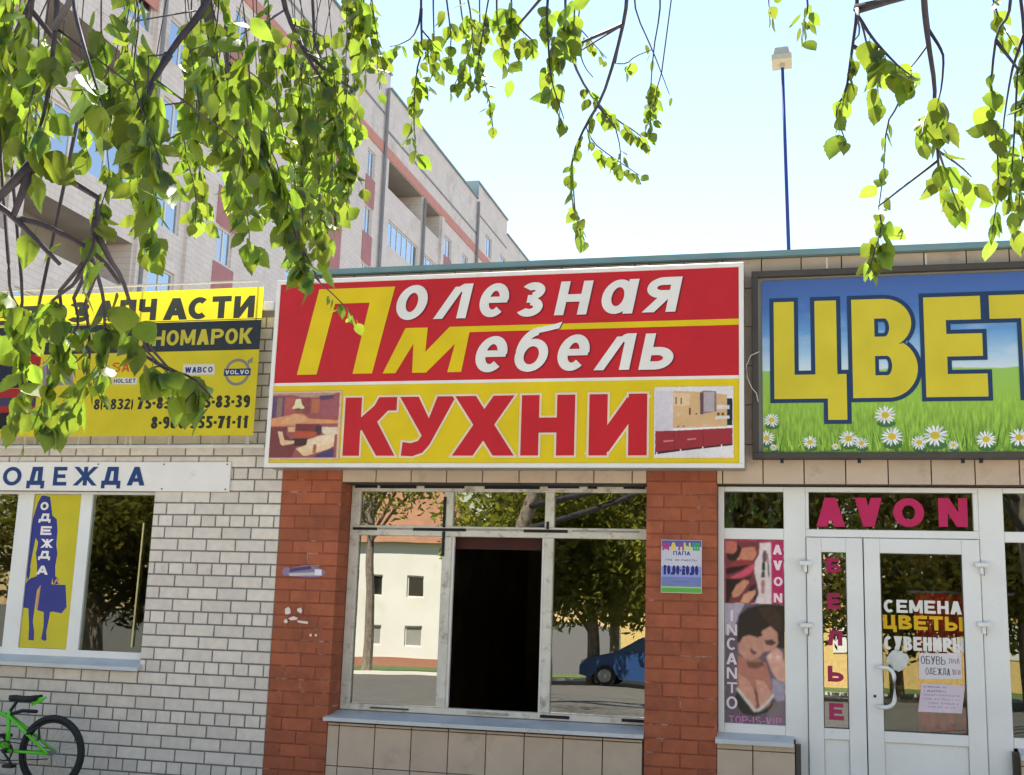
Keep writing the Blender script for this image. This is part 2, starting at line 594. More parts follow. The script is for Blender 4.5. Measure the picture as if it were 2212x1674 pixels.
def soft_print(name, shapes, x0, x1, z0, z1, y, parent, matkey='print', step=.0028, blur=1, grain=.035, seed=1, warp=.0018):
    """printed photograph: the colour patches melt into each other like a real halftone picture"""
    nx, nz = max(2, int((x1 - x0) / step)), max(2, int((z1 - z0) / step))
    gx, gz = np.meshgrid(np.linspace(x0, x1, nx), np.linspace(z0, z1, nz))
    img = np.zeros((nz, nx, 3)) + .3
    rw_ = np.random.RandomState(seed + 50)

    def smooth_noise(cell):
        g_ = rw_.uniform(-1, 1, (nz // cell + 2, nx // cell + 2))
        g_ = np.kron(g_, np.ones((cell, cell)))[:nz, :nx]
        for _ in range(cell * 3):
            g_ = (2 * g_ + np.roll(g_, 1, 0) + np.roll(g_, 1, 1) + np.roll(g_, -1, 0) + np.roll(g_, -1, 1)) / 6
        return g_
    gx0_, gz0_ = gx, gz
    gx = gx + warp * (smooth_noise(8) + .6 * smooth_noise(4))
    gz = gz + warp * (smooth_noise(8) + .6 * smooth_noise(4))
    for c, p in shapes:
        ins = np.zeros(gx.shape, bool)
        xj, zj = p[-1]
        for xi, zi in p:
            if zi != zj:
                cond = ((zi > gz) != (zj > gz)) & (gx < (xj - xi) * (gz - zi) / (zj - zi) + xi)
                ins ^= cond
            xj, zj = xi, zi
        img[ins] = c[:3]
    for _ in range(blur):
        for ax in (0, 1):
            q = np.concatenate([img.take([0], ax), img, img.take([-1], ax)], ax)
            n = img.shape[ax]
            img = .25 * q.take(range(0, n), ax) + .5 * q.take(range(1, n + 1), ax) + .25 * q.take(range(2, n + 2), ax)
    r = np.random.RandomState(seed)
    lo = r.uniform(-1, 1, (nz // 9 + 2, nx // 9 + 2))
    lo = np.kron(lo, np.ones((9, 9)))[:nz, :nx]
    for _ in range(9):
        lo = (lo + np.roll(lo, 1, 0) + np.roll(lo, 1, 1) + np.roll(lo, -1, 0) + np.roll(lo, -1, 1)) / 5
    img = img * (1 + grain * 2.6 * lo[..., None] + grain * r.uniform(-1, 1, (nz, nx, 1)))
    me = bpy.data.meshes.new(name)
    vs = np.stack([gx0_.ravel(), np.full(gx.size, y), gz0_.ravel()], 1)
    i = (np.arange(nz - 1)[:, None] * nx + np.arange(nx - 1)[None]).ravel()
    fs = np.stack([i, i + 1, i + nx + 1, i + nx], 1)
    me.from_pydata(vs.tolist(), [], fs.tolist())
    a = me.attributes.new('ink', 'FLOAT_COLOR', 'POINT')
    a.data.foreach_set('color', np.concatenate([img, np.ones((nz, nx, 1))], 2).astype(np.float32).ravel())
    me.materials.append(MT[matkey])
    me.update()
    return link(name, me, parent)


def ink_letters(text, boxes, t, y, yy, col, parent, matkey='print'):
    for c_, b_ in zip(text, boxes):
        ink('letter', paint(col, letters(c_, [b_], t, y)), yy, parent, matkey)


# ------------------------------------------------------------------ lettering (own block alphabet)
def arc(cx, cy, rx, ry, a0, a1, t, th=None, n=16):
    th = th or t
    o = [(cx + rx * cos(radians(a0 + (a1 - a0) * k / n)), cy + ry * sin(radians(a0 + (a1 - a0) * k / n))) for k in range(n + 1)]
    i = [(cx + (rx - t) * cos(radians(a0 + (a1 - a0) * k / n)), cy + (ry - th) * sin(radians(a0 + (a1 - a0) * k / n))) for k in range(n + 1)]
    return [[o[k], o[k + 1], i[k + 1], i[k]] for k in range(n)]


def R(x0, y0, x1, y1):
    return [[(x0, y0), (x1, y0), (x1, y1), (x0, y1)]]


def D(x0, y0, x1, y1, h):
    return [[(x0 - h, y0), (x0 + h, y0), (x1 + h, y1), (x1 - h, y1)]]


def glyph(c, w, t):
    """polygons in a box w wide and 1 high, t = stem width"""
    h = t * 0.82
    k = t * 0.62
    if c in 'АA':
        return D(k, 0, w / 2, 1, k) + D(w - k, 0, w / 2, 1, k) + R(w * .2, .2, w * .8, .2 + h)
    if c == 'Б':
        return R(0, 0, t, 1) + R(0, 1 - h, w * .9, 1) + R(0, 0, w * .55, h) + R(0, .58 - h, w * .55, .58) + arc(w * .52, .29, w * .48, .29, -90, 90, t, h)
    if c in 'ВB':
        return R(0, 0, t, 1) + R(0, 1 - h, w * .52, 1) + R(0, 0, w * .55, h) + R(0, .5 - h / 2 + .02, w * .55, .5 + h / 2 + .02) + \
            arc(w * .5, .76, w * .42, .24, -90, 90, t, h) + arc(w * .53, .28, w * .47, .28, -90, 90, t, h)
    if c == 'Г':
        return R(0, 0, t, 1) + R(0, 1 - h, w, 1)
    if c == 'Д':
        return R(0, .16, w, .16 + h) + R(0, 0, t * .8, .2) + R(w - t * .8, 0, w, .2) + R(w * .85 - t, .16, w * .85, 1) + \
            R(w * .27, 1 - h, w * .85, 1) + D(w * .15 + t * .4, .2, w * .27 + t * .5, 1, t * .5)
    if c in 'ЕE':
        return R(0, 0, t, 1) + R(0, 0, w, h) + R(0, 1 - h, w * .97, 1) + R(0, .5 - h / 2, w * .88, .5 + h / 2)
    if c == 'Ж':
        return R(w / 2 - t / 2, 0, w / 2 + t / 2, 1) + D(k, 0, w / 2, .55, k) + D(w - k, 0, w / 2, .55, k) + D(k, 1, w / 2, .45, k) + D(w - k, 1, w / 2, .45, k)
    if c in 'З3':
        return arc(w * .46, .745, w * .5, .255, -90, 155, t, h) + arc(w * .46, .28, w * .54, .28, -155, 90, t, h) + R(w * .3, .52 - h * .5, w * .5, .52 + h * .5)
    if c in 'И':
        return R(0, 0, t, 1) + R(w - t, 0, w, 1) + D(t * .55, .06, w - t * .55, .94, t * .55)
    if c == 'К' or c == 'K':
        return R(0, 0, t, 1) + D(w - k, 0, t + k * .3, .62, k) + D(w - k, 1, t + k * .2, .4, k)
    if c == 'Л':
        return R(w - t, 0, w, 1) + R(w * .3, 1 - h, w, 1) + D(w * .12 + t * .4, 0.0, w * .3 + t * .3, 1, t * .5)
    if c in 'МM':
        return R(0, 0, t, 1) + R(w - t, 0, w, 1) + D(t * .55, 1, w / 2, .12, t * .55) + D(w - t * .55, 1, w / 2, .12, t * .55)
    if c in 'НH':
        return R(0, 0, t, 1) + R(w - t, 0, w, 1) + R(0, .5 - h / 2, w, .5 + h / 2)
    if c in 'N':
        return R(0, 0, t, 1) + R(w - t, 0, w, 1) + D(t * .6, 1, w - t * .6, 0, t * .6)
    if c in 'ОO0':
        return arc(w / 2, .5, w / 2, .5, 0, 360, t, h, 28)
    if c == 'П':
        return R(0, 0, t, 1) + R(w - t, 0, w, 1) + R(0, 1 - h, w, 1)
    if c in 'РP':
        return R(0, 0, t, 1) + R(0, 1 - h, w * .55, 1) + R(0, .4, w * .55, .4 + h) + arc(w * .52, .7, w * .48, .3, -90, 90, t, h)
    if c in 'СC':
        return arc(w / 2, .5, w / 2, .5, 48, 312, t, h, 24)
    if c in 'ТT':
        return R(w / 2 - t / 2, 0, w / 2 + t / 2, 1) + R(0, 1 - h, w, 1)
    if c == 'У':
        return D(k, 1, w * .56, .3, k) + D(w - k, 1, w * .34, 0, k) + R(w * .08, 0, w * .4, h)
    if c in 'ХX':
        return D(k, 0, w - k, 1, k) + D(w - k, 0, k, 1, k)
    if c == 'Ц':
        return R(0, 0, t, 1) + R(w - t * 1.35, 0, w - t * .35, 1) + R(0, 0, w, h) + R(w - t * .9, -.22, w, h)
    if c == 'Ч':
        return R(w - t, 0, w, 1) + R(t * .6, .38, w, .38 + h) + R(0, .5, t, 1) + arc(t * 1.3, .38 + .14, t * 1.3, .14, 180, 270, t, h)
    if c == 'Ш':
        return R(0, 0, t, 1) + R(w / 2 - t / 2, 0, w / 2 + t / 2, 1) + R(w - t, 0, w, 1) + R(0, 0, w, h)
    if c == 'Ь':
        return R(0, 0, t, 1) + R(0, 0, w * .55, h) + R(0, .6 - h, w * .55, .6) + arc(w * .52, .3, w * .48, .3, -90, 90, t, h)
    if c == 'Ы':
        return R(0, 0, t, 1) + R(0, 0, w * .4, h) + R(0, .6 - h, w * .4, .6) + arc(w * .36, .3, w * .34, .3, -90, 90, t, h) + R(w - t, 0, w, 1)
    if c == 'Я':
        return R(w - t, 0, w, 1) + R(w * .45, 1 - h, w, 1) + R(w * .45, .42, w, .42 + h) + arc(w * .48, .71, w * .48, .29, 90, 270, t, h) + D(k, 0, w * .55, .45, k)
    if c == 'V':
        return D(k, 1, w / 2, 0, k) + D(w - k, 1, w / 2, 0, k)
    if c in 'I1' and c == 'I':
        return R(w / 2 - t / 2, 0, w / 2 + t / 2, 1)
    if c == '1':
        return R(w * .8 - t, 0, w * .8, 1) + D(w * .2, .68, w * .72, .92, t * .55)
    if c == '2':
        return arc(w / 2, .72, w / 2, .28, -10, 165, t, h) + D(t * .6, h * .6, w - t * .7, .66, t * .6) + R(0, 0, w, h)
    if c == '4':
        return R(w * .85 - t, 0, w * .85, 1) + R(0, .22, w, .22 + h) + D(t * .5, .3, w * .75 - t * .4, 1, t * .5)
    if c == '5':
        return R(w * .08, 1 - h, w * .95, 1) + R(w * .08, .48, w * .08 + t, 1) + arc(w * .47, .31, w * .53, .31, -150, 110, t, h)
    if c == '6':
        return arc(w / 2, .31, w / 2, .31, 0, 360, t, h) + arc(w / 2, .62, w / 2, .38, 50, 180, t, h) + R(0, .3, t, .64)
    if c == '7':
        return R(0, 1 - h, w, 1) + D(w * .35, 0, w - t * .6, 1, t * .6)
    if c == '8':
        return arc(w / 2, .745, w * .44, .255, 0, 360, t, h) + arc(w / 2, .285, w / 2, .285, 0, 360, t, h)
    if c == '9':
        return arc(w / 2, .69, w / 2, .31, 0, 360, t, h) + arc(w / 2, .38, w / 2, .38, -130, 0, t, h) + R(w - t, .36, w, .7)
    if c == '(':
        return arc(w, .45, w, .62, 120, 240, t * .8, t * .8)
    if c == ')':
        return arc(0, .45, w, .62, -60, 60, t * .8, t * .8)
    if c == '-':
        return R(0, .36, w, .36 + h)
    if c == '.':
        return R(0, 0, t, t)
    if c == ',':
        return R(0, -t * .6, t, t)
    if c == 'S':
        return arc(w / 2, .745, w / 2, .255, 30, 270, t, h) + arc(w / 2, .275, w / 2, .275, -150, 90, t, h)
    if c == 'F':
        return R(0, 0, t, 1) + R(0, 1 - h, w, 1) + R(0, .5 - h / 2, w * .85, .5 + h / 2)
    if c == 'L':
        return R(0, 0, t, 1) + R(0, 0, w, h)
    if c == 'G':
        return arc(w / 2, .5, w / 2, .5, 48, 330, t, h, 24) + R(w * .55, .4, w, .4 + h) + R(w - t, .15, w, .5)
    if c == 'W':
        return D(k, 1, w * .3, 0, k) + D(w / 2, 1, w * .3, 0, k) + D(w / 2, 1, w * .7, 0, k) + D(w - k, 1, w * .7, 0, k)
    if c == 'U':
        return R(0, .3, t, 1) + R(w - t, .3, w, 1) + arc(w / 2, .34, w / 2, .34, 180, 360, t, h)
    # slanted lower case of the furniture sign
    if c == 'о':
        return arc(w / 2, .5, w / 2, .5, 0, 360, t, h, 28)
    if c == 'л':
        return R(w - t, 0, w, 1) + D(w * .05 + t * .4, 0.0, w * .62, .92, t * .5) + arc(w * .78, .7, w * .25, .3, 60, 150, t * .8, h)
    if c == 'е':
        return arc(w / 2, .5, w / 2, .5, 0, 315, t, h, 26) + R(t * .5, .42, w * .97, .42 + h * .8)
    if c == 'з':
        return arc(w * .46, .745, w * .48, .255, -90, 150, t, h) + arc(w * .46, .28, w * .52, .28, -150, 90, t, h) + R(w * .3, .52 - h * .5, w * .5, .52 + h * .5)
    if c == 'н':
        return R(0, 0, t, 1) + R(w - t, 0, w, 1) + R(0, .5 - h / 2, w, .5 + h / 2)
    if c == 'а':
        return arc(w * .47, .5, w * .47, .5, 0, 360, t, h, 26) + R(w - t, 0, w, 1)
    if c == 'я':
        return R(w - t, 0, w, 1) + R(w * .45, 1 - h, w, 1) + R(w * .45, .40, w, .40 + h) + arc(w * .48, .70, w * .46, .30, 90, 270, t, h) + D(k, 0, w * .6, .45, k)
    if c == 'б':
        return arc(w / 2, .5, w / 2, .5, 0, 360, t, h, 28) + arc(w * .62, .62, w * .62, .74, 95, 180, t, h * 1.1) + [[(w * .40, 1.14), (w * .52, 1.34), (w * .95, 1.42), (w * 1.22, 1.50), (w * 1.16, 1.30), (w * .80, 1.22)]]
    if c == 'ь':
        return R(0, 0, t, 1) + R(0, 0, w * .55, h) + R(0, .62 - h, w * .55, .62) + arc(w * .5, .31, w * .5, .31, -90, 90, t, h)
    return []


NARROW = {'-': .45, '.': .28, ',': .28, '(': .35, ')': .35, 'I': .4, '1': .8, 'Ж': 1.45, 'М': 1.2, 'Ш': 1.35, 'Ы': 1.3, 'W': 1.4, 'M': 1.2, 'Д': 1.1, ' ': .45}


def grow_poly(p, g):
    cx = sum(q[0] for q in p) / len(p)
    cz = sum(q[1] for q in p) / len(p)
    ar = sum(p[k][0] * p[(k + 1) % len(p)][1] - p[(k + 1) % len(p)][0] * p[k][1] for k in range(len(p)))
    if ar < 0:
        p = p[::-1]
    out = []
    n = len(p)
    for k in range(n):
        a, b, c = Vector(p[k - 1]), Vector(p[k]), Vector(p[(k + 1) % n])
        d1 = (b - a).normalized()
        d2 = (c - b).normalized()
        n1 = Vector((d1[1], -d1[0]))
        n2 = Vector((d2[1], -d2[0]))
        m = n1 + n2
        if m.length < 0.3:
            m = n1
        m = m.normalized()
        s = g / max(0.45, m.dot(n1))
        out.append((b[0] + m[0] * s, b[1] + m[1] * s))
    return out


def word(text, x0, x1, z0, z1, t=.2, gap=.18, shear=0.0, grow=0.0, aspect=None):
    """shapes of a word fitted to a box on an upright plane"""
    ws = [NARROW.get(c, 1.0) for c in text]
    H = z1 - z0
    tot = sum(ws) + gap * (len(text) - 1)
    u = (x1 - x0) / tot
    out = []
    x = x0
    for c, w in zip(text, ws):
        gw = w * u / H
        tt = t if c not in 'ЖШМЫWM' else t * .92
        for p in glyph(c, gw, tt):
            q = [(x + a * H + shear * b * H, z0 + b * H) for a, b in p]
            out.append(grow_poly(q, grow) if grow else q)
        x += (w + gap) * u
    return out


def letters(text, boxes, t, y, shear=0.0, grow=0.0):
    """boxes: photo boxes (x0,ztop,x1,zbottom) in 2212 px picture, one for each letter"""
    out = []
    for c, (a, b, c2, d) in zip(text, boxes):
        xa, zt = at(a, b, y)
        xb, zt2 = at(c2, b, y)
        _, zb = at(a, d, y)
        _, zb2 = at(c2, d, y)
        z1, z0 = (zt + zt2) / 2, (zb + zb2) / 2
        H = z1 - z0
        wd = (xb - xa - abs(shear) * H) / H
        for p in glyph(c, wd, t):
            q = [(xa + u * H + shear * v * H, z0 + v * H) for u, v in p]
            out.append(grow_poly(q, grow) if grow else q)
    return out


def paint(c, polys):
    return [(c, p) for p in polys]


def rect(x0, x1, z0, z1):
    return [(x0, z0), (x1, z0), (x1, z1), (x0, z1)]


def pic(y, ox, oy, s, pts):
    """points of a zoomed view (ox,oy,s in full photo pixels) put on the upright plane y"""
    k = 2212 / 4096
    return [at((ox + a / s) * k, (oy + b / s) * k, y) for a, b in pts]


def ell(cx, cz, rx, rz, n=18, rot=0):
    return [(cx + rx * cos(2 * pi * k / n) * cos(rot) - rz * sin(2 * pi * k / n) * sin(rot),
             cz + rx * cos(2 * pi * k / n) * sin(rot) + rz * sin(2 * pi * k / n) * cos(rot)) for k in range(n)]


ZB = 2.2      # height of the brick grid's zero row above the ground


# ================================================================== SETTING
def ground():
    g = MB()
    # far ground sheet slopes gently away behind the viewer
    ys = [400, 0, -4.2]
    g.quad((-400, -4.2, -0.002), (400, -4.2, -0.002), (400, 600, -0.002), (-400, 600, -0.002))
    g.quad((-400, -13, -0.002), (400, -13, -0.002), (400, -4.2, -0.002), (-400, -4.2, -0.002))
    g.quad((-400, -60, -1.55), (400, -60, -1.55), (400, -13, -0.002), (-400, -13, -0.002))
    g.quad((-400, -600, -1.55), (400, -600, -1.55), (400, -60, -1.55), (-400, -60, -1.55))
    g.obj('ground', 'asphalt', kind='structure')
    fc = MB()
    fc.quad((-60, -9.6, .004), (60, -9.6, .004), (60, -3.79, .004), (-60, -3.79, .004))  # pale sheet added out of view to bounce sunlight onto the facade
    fc.obj('bounce_forecourt', 'bounce_forecourt', kind='structure')
    p = MB()
    p.box(-40, 40, -3.6, 0.0, -0.2, 0.06)
    pv = p.obj('pavement', 'paving', kind='structure')
    sl_ = MB().box(0.012, 0.488, 0.012, 0.488, 0.058, 0.072).mesh('paving_slab', 'paving')
    k = MB()
    k.box(-40, 40, -3.78, -3.604, -0.2, 0.1)
    k.obj('kerb', 'paving', kind='structure')
    gr = MB()
    def zg(y):
        return -0.002 if y > -13 else -0.002 - 1.548 * (-13 - y) / 47
    gr.quad((-60, -48, zg(-48) + .02), (40, -48, zg(-48) + .02), (40, -30, zg(-30) + .02), (-60, -30, zg(-30) + .02))
    gr.obj('lawn', 'grass', kind='structure')
    kk = MB()
    kk.quad((-60, -30, zg(-30) + .10), (40, -30, zg(-30) + .10), (40, -29.4, zg(-29.4) + .10), (-60, -29.4, zg(-29.4) + .10))
    kk.quad((-60, -29.4, zg(-29.4) - .05), (40, -29.4, zg(-29.4) - .05), (40, -29.4, zg(-29.4) + .10), (-60, -29.4, zg(-29.4) + .10))
    kk.obj('far_kerb', 'plaster', kind='structure')


ground()


# ================================================================== LEFT WING: white brick shop
lw = thing('brick_shop_building', 'flat roofed shop wing of white sand-lime brick at the left, beside the red brick pillar', 'building', (-4, 0, 0))
WX0, WX1 = -1.75, -0.055          # window opening
WZ0, WZ1 = ZB - 1.185, ZB + 0.19
PX = 1.093                         # edge of the red pillar
TOPW = ZB + 1.72
m = MB()
# backing wall with the window left open (recessed mortar plane)
for (a, b, c, d) in [(-9, WX0, 0, TOPW), (WX0, WX1, 0, WZ0 - .075), (WX0, WX1, WZ1, TOPW), (WX1, PX, 0, TOPW)]:
    m.box(a, b, 0.008, 0.30, c, d)
wall = m.obj('wall', 'mortar', lw)
m = MB()
m.box(-9, PX, 0.30, 9, TOPW - .3, TOPW - .1)
m.box(-9, -8.7, 0.30, 9, 0, TOPW - .3)
m.box(-9, PX, 8.7, 9, 0, TOPW - .3)
m.box(PX - .12, PX, 0.30, 8.7, 0, TOPW - .3)
m.box(-8.7, PX - .12, 0.30, 8.7, -0.1, 0.02)
m.obj('interior_shell', 'dark', lw)
m = MB()
m.box(-9, PX, -0.03, 0.34, TOPW, TOPW + 0.03)
m.obj('coping', 'sill', lw)


def brick_rows():
    """all bricks of the white wall as (x0,x1,z0,z1)"""
    out = []
    for row in range(-18, 23):
        zt = ZB - 0.098 * row - 0.006
        zb = ZB - 0.098 * (row + 1) + 0.006
        if zb < 0.0:
            zb = 0.0
        if zt > TOPW:
            continue
        if row % 4 == 0:
            st, off = .13, 0.0
        else:
            blk = (row // 4) % 2
            r = row % 4
            st = .26
            if blk == 0 and row < 4:
                off = .065 if r != 2 else .195
            elif 4 <= row < 8:
                off = .195 if r != 2 else .065
            else:
                off = .065 if (row // 4) % 2 == 0 and r != 2 or ((row // 4) % 2 == 1 and r == 2) else .195
            if row < 0:
                off = .065 if r != 2 else .195
        k = math.floor((-3.4 - off) / st)
        x = off + k * st
        while x < PX:
            a, b = x + .006, min(x + st - .006, PX - .004)
            x += st
            if b - a < .03:
                continue
            # cut round the window
            if zb < WZ1 - .01 and zt > WZ0 - .03 and b > WX0 and a < WX1:
                if a < WX0 - .02:
                    out.append((a, WX0 - .002, zb, zt))
                if b > WX1 + .02:
                    out.append((WX1 + .002, b, zb, zt))
                continue
            out.append((a, b, zb, zt))
    return out


bricks = brick_rows()


def seen(b):
    x0, x1, z0, z1 = b
    if z1 < 0.2 or x0 < -1.15:
        return 0
    cx = (x0 + x1) / 2
    zz = (z0 + z1) / 2 - ZB
    if zz > .55 and cx < .87:
        return 0            # behind the banner
    if zz > .19 and zz < .45 and cx < .62:
        return 0            # behind the white board
    if zz > .37 and cx > .98:
        return 0
    return (x1 - x0) * (z1 - z0)


order = sorted(range(len(bricks)), key=lambda i: -seen(bricks[i]))
meshes = {}
rest = MB()
nb = 0
for rank, i in enumerate(order):
    x0, x1, z0, z1 = bricks[i]
    dy = rnd.uniform(-.0015, .0015)
    if rank < 298 and seen(bricks[i]) > 0:
        key = (round(x1 - x0, 3), round(z1 - z0, 3))
        w_, h_ = x1 - x0, z1 - z0
        if key not in meshes:
            meshes[key] = [MB().box(-w_ / 2, w_ / 2, 0, .10, -h_ / 2, h_ / 2, .004).mesh('brick', 'white_brick')]
        o = link('brick', meshes[key][0], wall, loc=((x0 + x1) / 2, dy, (z0 + z1) / 2))
        o.rotation_euler = (0, rnd.uniform(-.004, .004), 0)
        nb += 1
    else:
        rest.box(x0, x1, dy, .10, z0, z1, .004)
rest.obj('brickwork', 'white_brick', wall, kind='stuff')

# left window
yW = .08
m = MB()
m.box(WX0, WX1, yW, yW + .06, WZ0 - .04, WZ0 + .055)
m.box(WX0, WX1, yW, yW + .06, WZ1 - .02, WZ1)
m.box(-1.42, -1.265, yW, yW + .06, WZ0 + .055, WZ1 - .02)
m.box(-.80, -.69, yW, yW + .06, WZ0 + .055, WZ1 - .02)
m.box(WX0, WX0 + .06, yW, yW + .06, WZ0 + .055, WZ1 - .02)
wf = m.obj('window', 'pvc', lw)
m = MB()
m.box(WX1 - .05, WX1, yW + .004, yW + .06, WZ0 + .055, WZ1 - .02)
m.obj('side_frame', 'darkframe', wf)
m = MB()
m.box(-.69, WX1 - .05, yW + .02, yW + .028, WZ0 + .055, WZ1 - .02)
m.obj('pane', 'glass_dark', wf)
m = MB()
m.box(WX0 + .06, -1.42, yW + .02, yW + .028, WZ0 + .055, WZ1 - .02)
m.obj('pane', 'glass_dark', wf)
m = MB()
m.box(-1.265, -.80, yW + .02, yW + .028, WZ0 + .055, WZ1 - .02)
m.obj('pane', 'glass_dark', wf)
m = MB()
xs = [WX0 - .03, -.03]
m.v = [(xs[0], -.07, WZ0 - .055), (xs[1], -.07, WZ0 - .055), (xs[1], yW, WZ0 - .0), (xs[0], yW, WZ0 - .0),
       (xs[0], -.07, WZ0 - .085), (xs[1], -.07, WZ0 - .085), (xs[1], yW, WZ0 - .03), (xs[0], yW, WZ0 - .03)]
m.f = [(0, 1, 2, 3), (4, 7, 6, 5), (0, 4, 5, 1), (1, 5, 6, 2), (2, 6, 7, 3), (3, 7, 4, 0)]
m.mi = [0] * 6
m.obj('sill', 'sill', wf)
# pale rod set before the pane in place of a reflected streak
a = at(306 + 30, 1130, .088)
b = at(284, 1398, .088)
MB().tube([(a[0] - .11, yW + .008, a[1]), (b[0] + .0, yW + .008, b[1])], .007, 6).obj('reflection_rod', mat('pale_streak', srgb(220, 205, 140), .6), None,
    label='thin pale rod standing for a reflected streak on the dark glass of the left window', cat='rod')

# poster film in the left window: shopper silhouette
yP = yW + .012
Yel = srgb(196, 184, 40)
Blu = srgb(46, 54, 132)
Wh = srgb(232, 226, 220)
po = thing('window_poster', 'yellow window poster with a dark blue silhouette of a woman carrying shopping bags', 'poster', (-1.03, yP, WZ0 + .055))
X0p, X1p = -1.262, -.803
sh = [(Yel, rect(X0p, X1p, WZ0 + .058, WZ1 - .023))]


def ps(pts):
    return pic(yP, 40, 1950, 2.427, pts)


def PB(x, y):      # poster picture coords are straightened: take the lean of the column out
    return x, y


body = [(320, 75), (390, 90), (402, 180), (412, 270), (455, 310), (462, 420), (450, 560), (462, 640), (440, 760), (440, 860), (462, 880), (470, 935),
        (420, 945), (412, 880), (400, 945), (330, 950), (300, 1190), (262, 1190), (290, 960), (262, 860), (262, 760), (250, 620), (235, 640), (205, 760), (190, 860), (175, 910),
        (160, 850), (175, 740), (190, 600), (195, 500), (205, 380), (222, 310), (245, 230), (270, 150), (300, 90)]
sh.append((Blu, ps(body)))
sh.append((Yel, ps([(250, 490), (272, 530), (262, 600), (225, 700), (205, 790), (195, 780), (215, 660), (235, 560)])))
sh.append((Blu, ps([(262, 860), (200, 880), (178, 900), (190, 1000), (178, 1170), (185, 1350), (178, 1480), (232, 1485), (235, 1400), (222, 1300), (238, 1180), (262, 1000), (300, 940), (330, 900)])))
sh.append((Blu, ps([(290, 950), (300, 1180), (328, 1190), (325, 1350), (302, 1470), (330, 1490), (355, 1480), (352, 1400), (385, 1240), (400, 1100), (410, 940), (340, 900)])))
sh.append((Blu, ps([(130, 930), (175, 900), (215, 930), (240, 1080), (225, 1180), (120, 1165), (135, 1060), (100, 1020)])))
sh.append((Blu, ps([(300, 940), (540, 945), (550, 1160), (500, 1222), (420, 1205), (345, 1215), (265, 1190), (285, 1050)])))
sh.append((srgb(190, 140, 120), ps([(290, 950), (300, 950), (268, 1180), (250, 1180), (262, 1060)])))
sh.append((srgb(200, 150, 120), ps([(420, 940), (450, 880), (490, 940), (478, 942), (450, 905), (432, 942)])))
for ch, (a, b, c, d) in zip('ОДЕЖДА', [(300, 140, 378, 220), (285, 252, 400, 342), (302, 375, 410, 460), (302, 500, 425, 585), (280, 615, 395, 705), (262, 758, 375, 845)]):
    k = 2212 / 4096
    sh += paint(Wh, letters(ch, [((40 + a / 2.427) * k, (1950 + b / 2.427) * k, (40 + c / 2.427) * k, (1950 + d / 2.427) * k)], .3, yP))
# keep the artwork inside the sheet
ink('artwork', [(c, [(min(max(x, X0p), X1p), min(max(z, WZ0 + .058), WZ1 - .023)) for x, z in p]) for c, p in sh], yP, po, 'film')

# white board above the window
yS = -.02
bx1, bz1 = at(499, 999, yS)
_, bz0 = at(498, 1063, yS)
bz1 = ZB + .436
bz0 = ZB + .19
bd = thing('clothing_board', 'long white board with dark blue capital letters fixed above the left window', 'sign', (-1, 0, bz0))
MB().box(-2.2, .632, yS, yS + .018, bz0, bz1, .002).obj('board', 'signwhite', bd)
k = 2212 / 4096
s4 = lambda a, b, c, d: ((a / 1.7617) * k, (1050 + b / 1.7617) * k, (c / 1.7617) * k, (1050 + d / 1.7617) * k)
ink_letters('ОДЕЖДА', [s4(30, 1440, 160, 1572), s4(200, 1440, 325, 1592), s4(385, 1440, 480, 1572), s4(525, 1440, 695, 1572), s4(725, 1440, 860, 1592), s4(905, 1440, 1030, 1572)], .24, yS, yS - .003, srgb(24, 58, 112), bd)
for (a, b) in [(.60, bz1 - .02), (.60, bz0 + .02), (.02, bz0 + .02), (.02, bz1 - .02), (-.6, bz1 - .02)]:
    MB().tube([(a, yS - .006, b), (a, yS, b)], .006, 8).obj('screw', 'blackmetal', bd)

# yellow truck parts banner
yY = -.12
Bx1 = .862
Bz0, Bz1 = ZB + .642, ZB + 1.893
bn = thing('truck_parts_banner', 'yellow cloth banner with black lettering and phone numbers, half hidden by leaves on the left', 'banner', (-1, yY, Bz0))
YB = srgb(222, 204, 44)
INK = srgb(52, 56, 50)
NAV = srgb(52, 60, 66)
WHT = srgb(222, 220, 214)
P4 = lambda pts: pic(yY, 0, 1050, 1.7617, pts)
sh = [(YB, rect(-2.9, Bx1, Bz0, Bz1))]
_, n1 = at(900 * k * 2212 / 4096 if False else 560, (1050 + 402 / 1.7617) * k, yY)
_, n0 = at(560, (1050 + 612 / 1.7617) * k, yY)
sh.append((INK, rect(-2.9, Bx1, n1 + .005, n1 + .012)))
sh.append((NAV, rect(-2.9, Bx1, n0, n1)))
sh += paint(INK, letters('ТОЗАПЧАСТИ', [s4(160, 305, 330, 440), s4(355, 290, 480, 430), s4(495, 278, 640, 422), s4(665, 268, 830, 418), s4(850, 262, 965, 412), s4(985, 256, 1110, 408), s4(1160, 250, 1330, 404), s4(1335, 243, 1485, 400), s4(1500, 236, 1635, 393), s4(1655, 234, 1800, 390)], .31, yY))
ax, _z = at((330 / 1.7617) * k, (1050 + 400 / 1.7617) * k, yY)
xa, za0 = at((160 / 1.7617) * k, (1050 + 440 / 1.7617) * k, yY)
za1 = at((160 / 1.7617) * k, (1050 + 305 / 1.7617) * k, yY)[1]
sh += paint(INK, word('АВ', xa - .62, xa - .08, za0, za1, .31))
zi0 = at((1700 / 1.7617) * k, (1050 + 572 / 1.7617) * k, yY)[1]
zi1 = at((1700 / 1.7617) * k, (1050 + 462 / 1.7617) * k, yY)[1]
xi0 = at((1010 / 1.7617) * k, 1400 * k, yY)[0]
xi1 = at((1770 / 1.7617) * k, 1400 * k, yY)[0]
YL = srgb(210, 196, 70)
sh += paint(YL, word('ИНОМАРОК', xi0 - .05, xi1, zi0, zi1, .24, .14))
xg0 = at((190 / 1.7617) * k, 1400 * k, yY)[0]
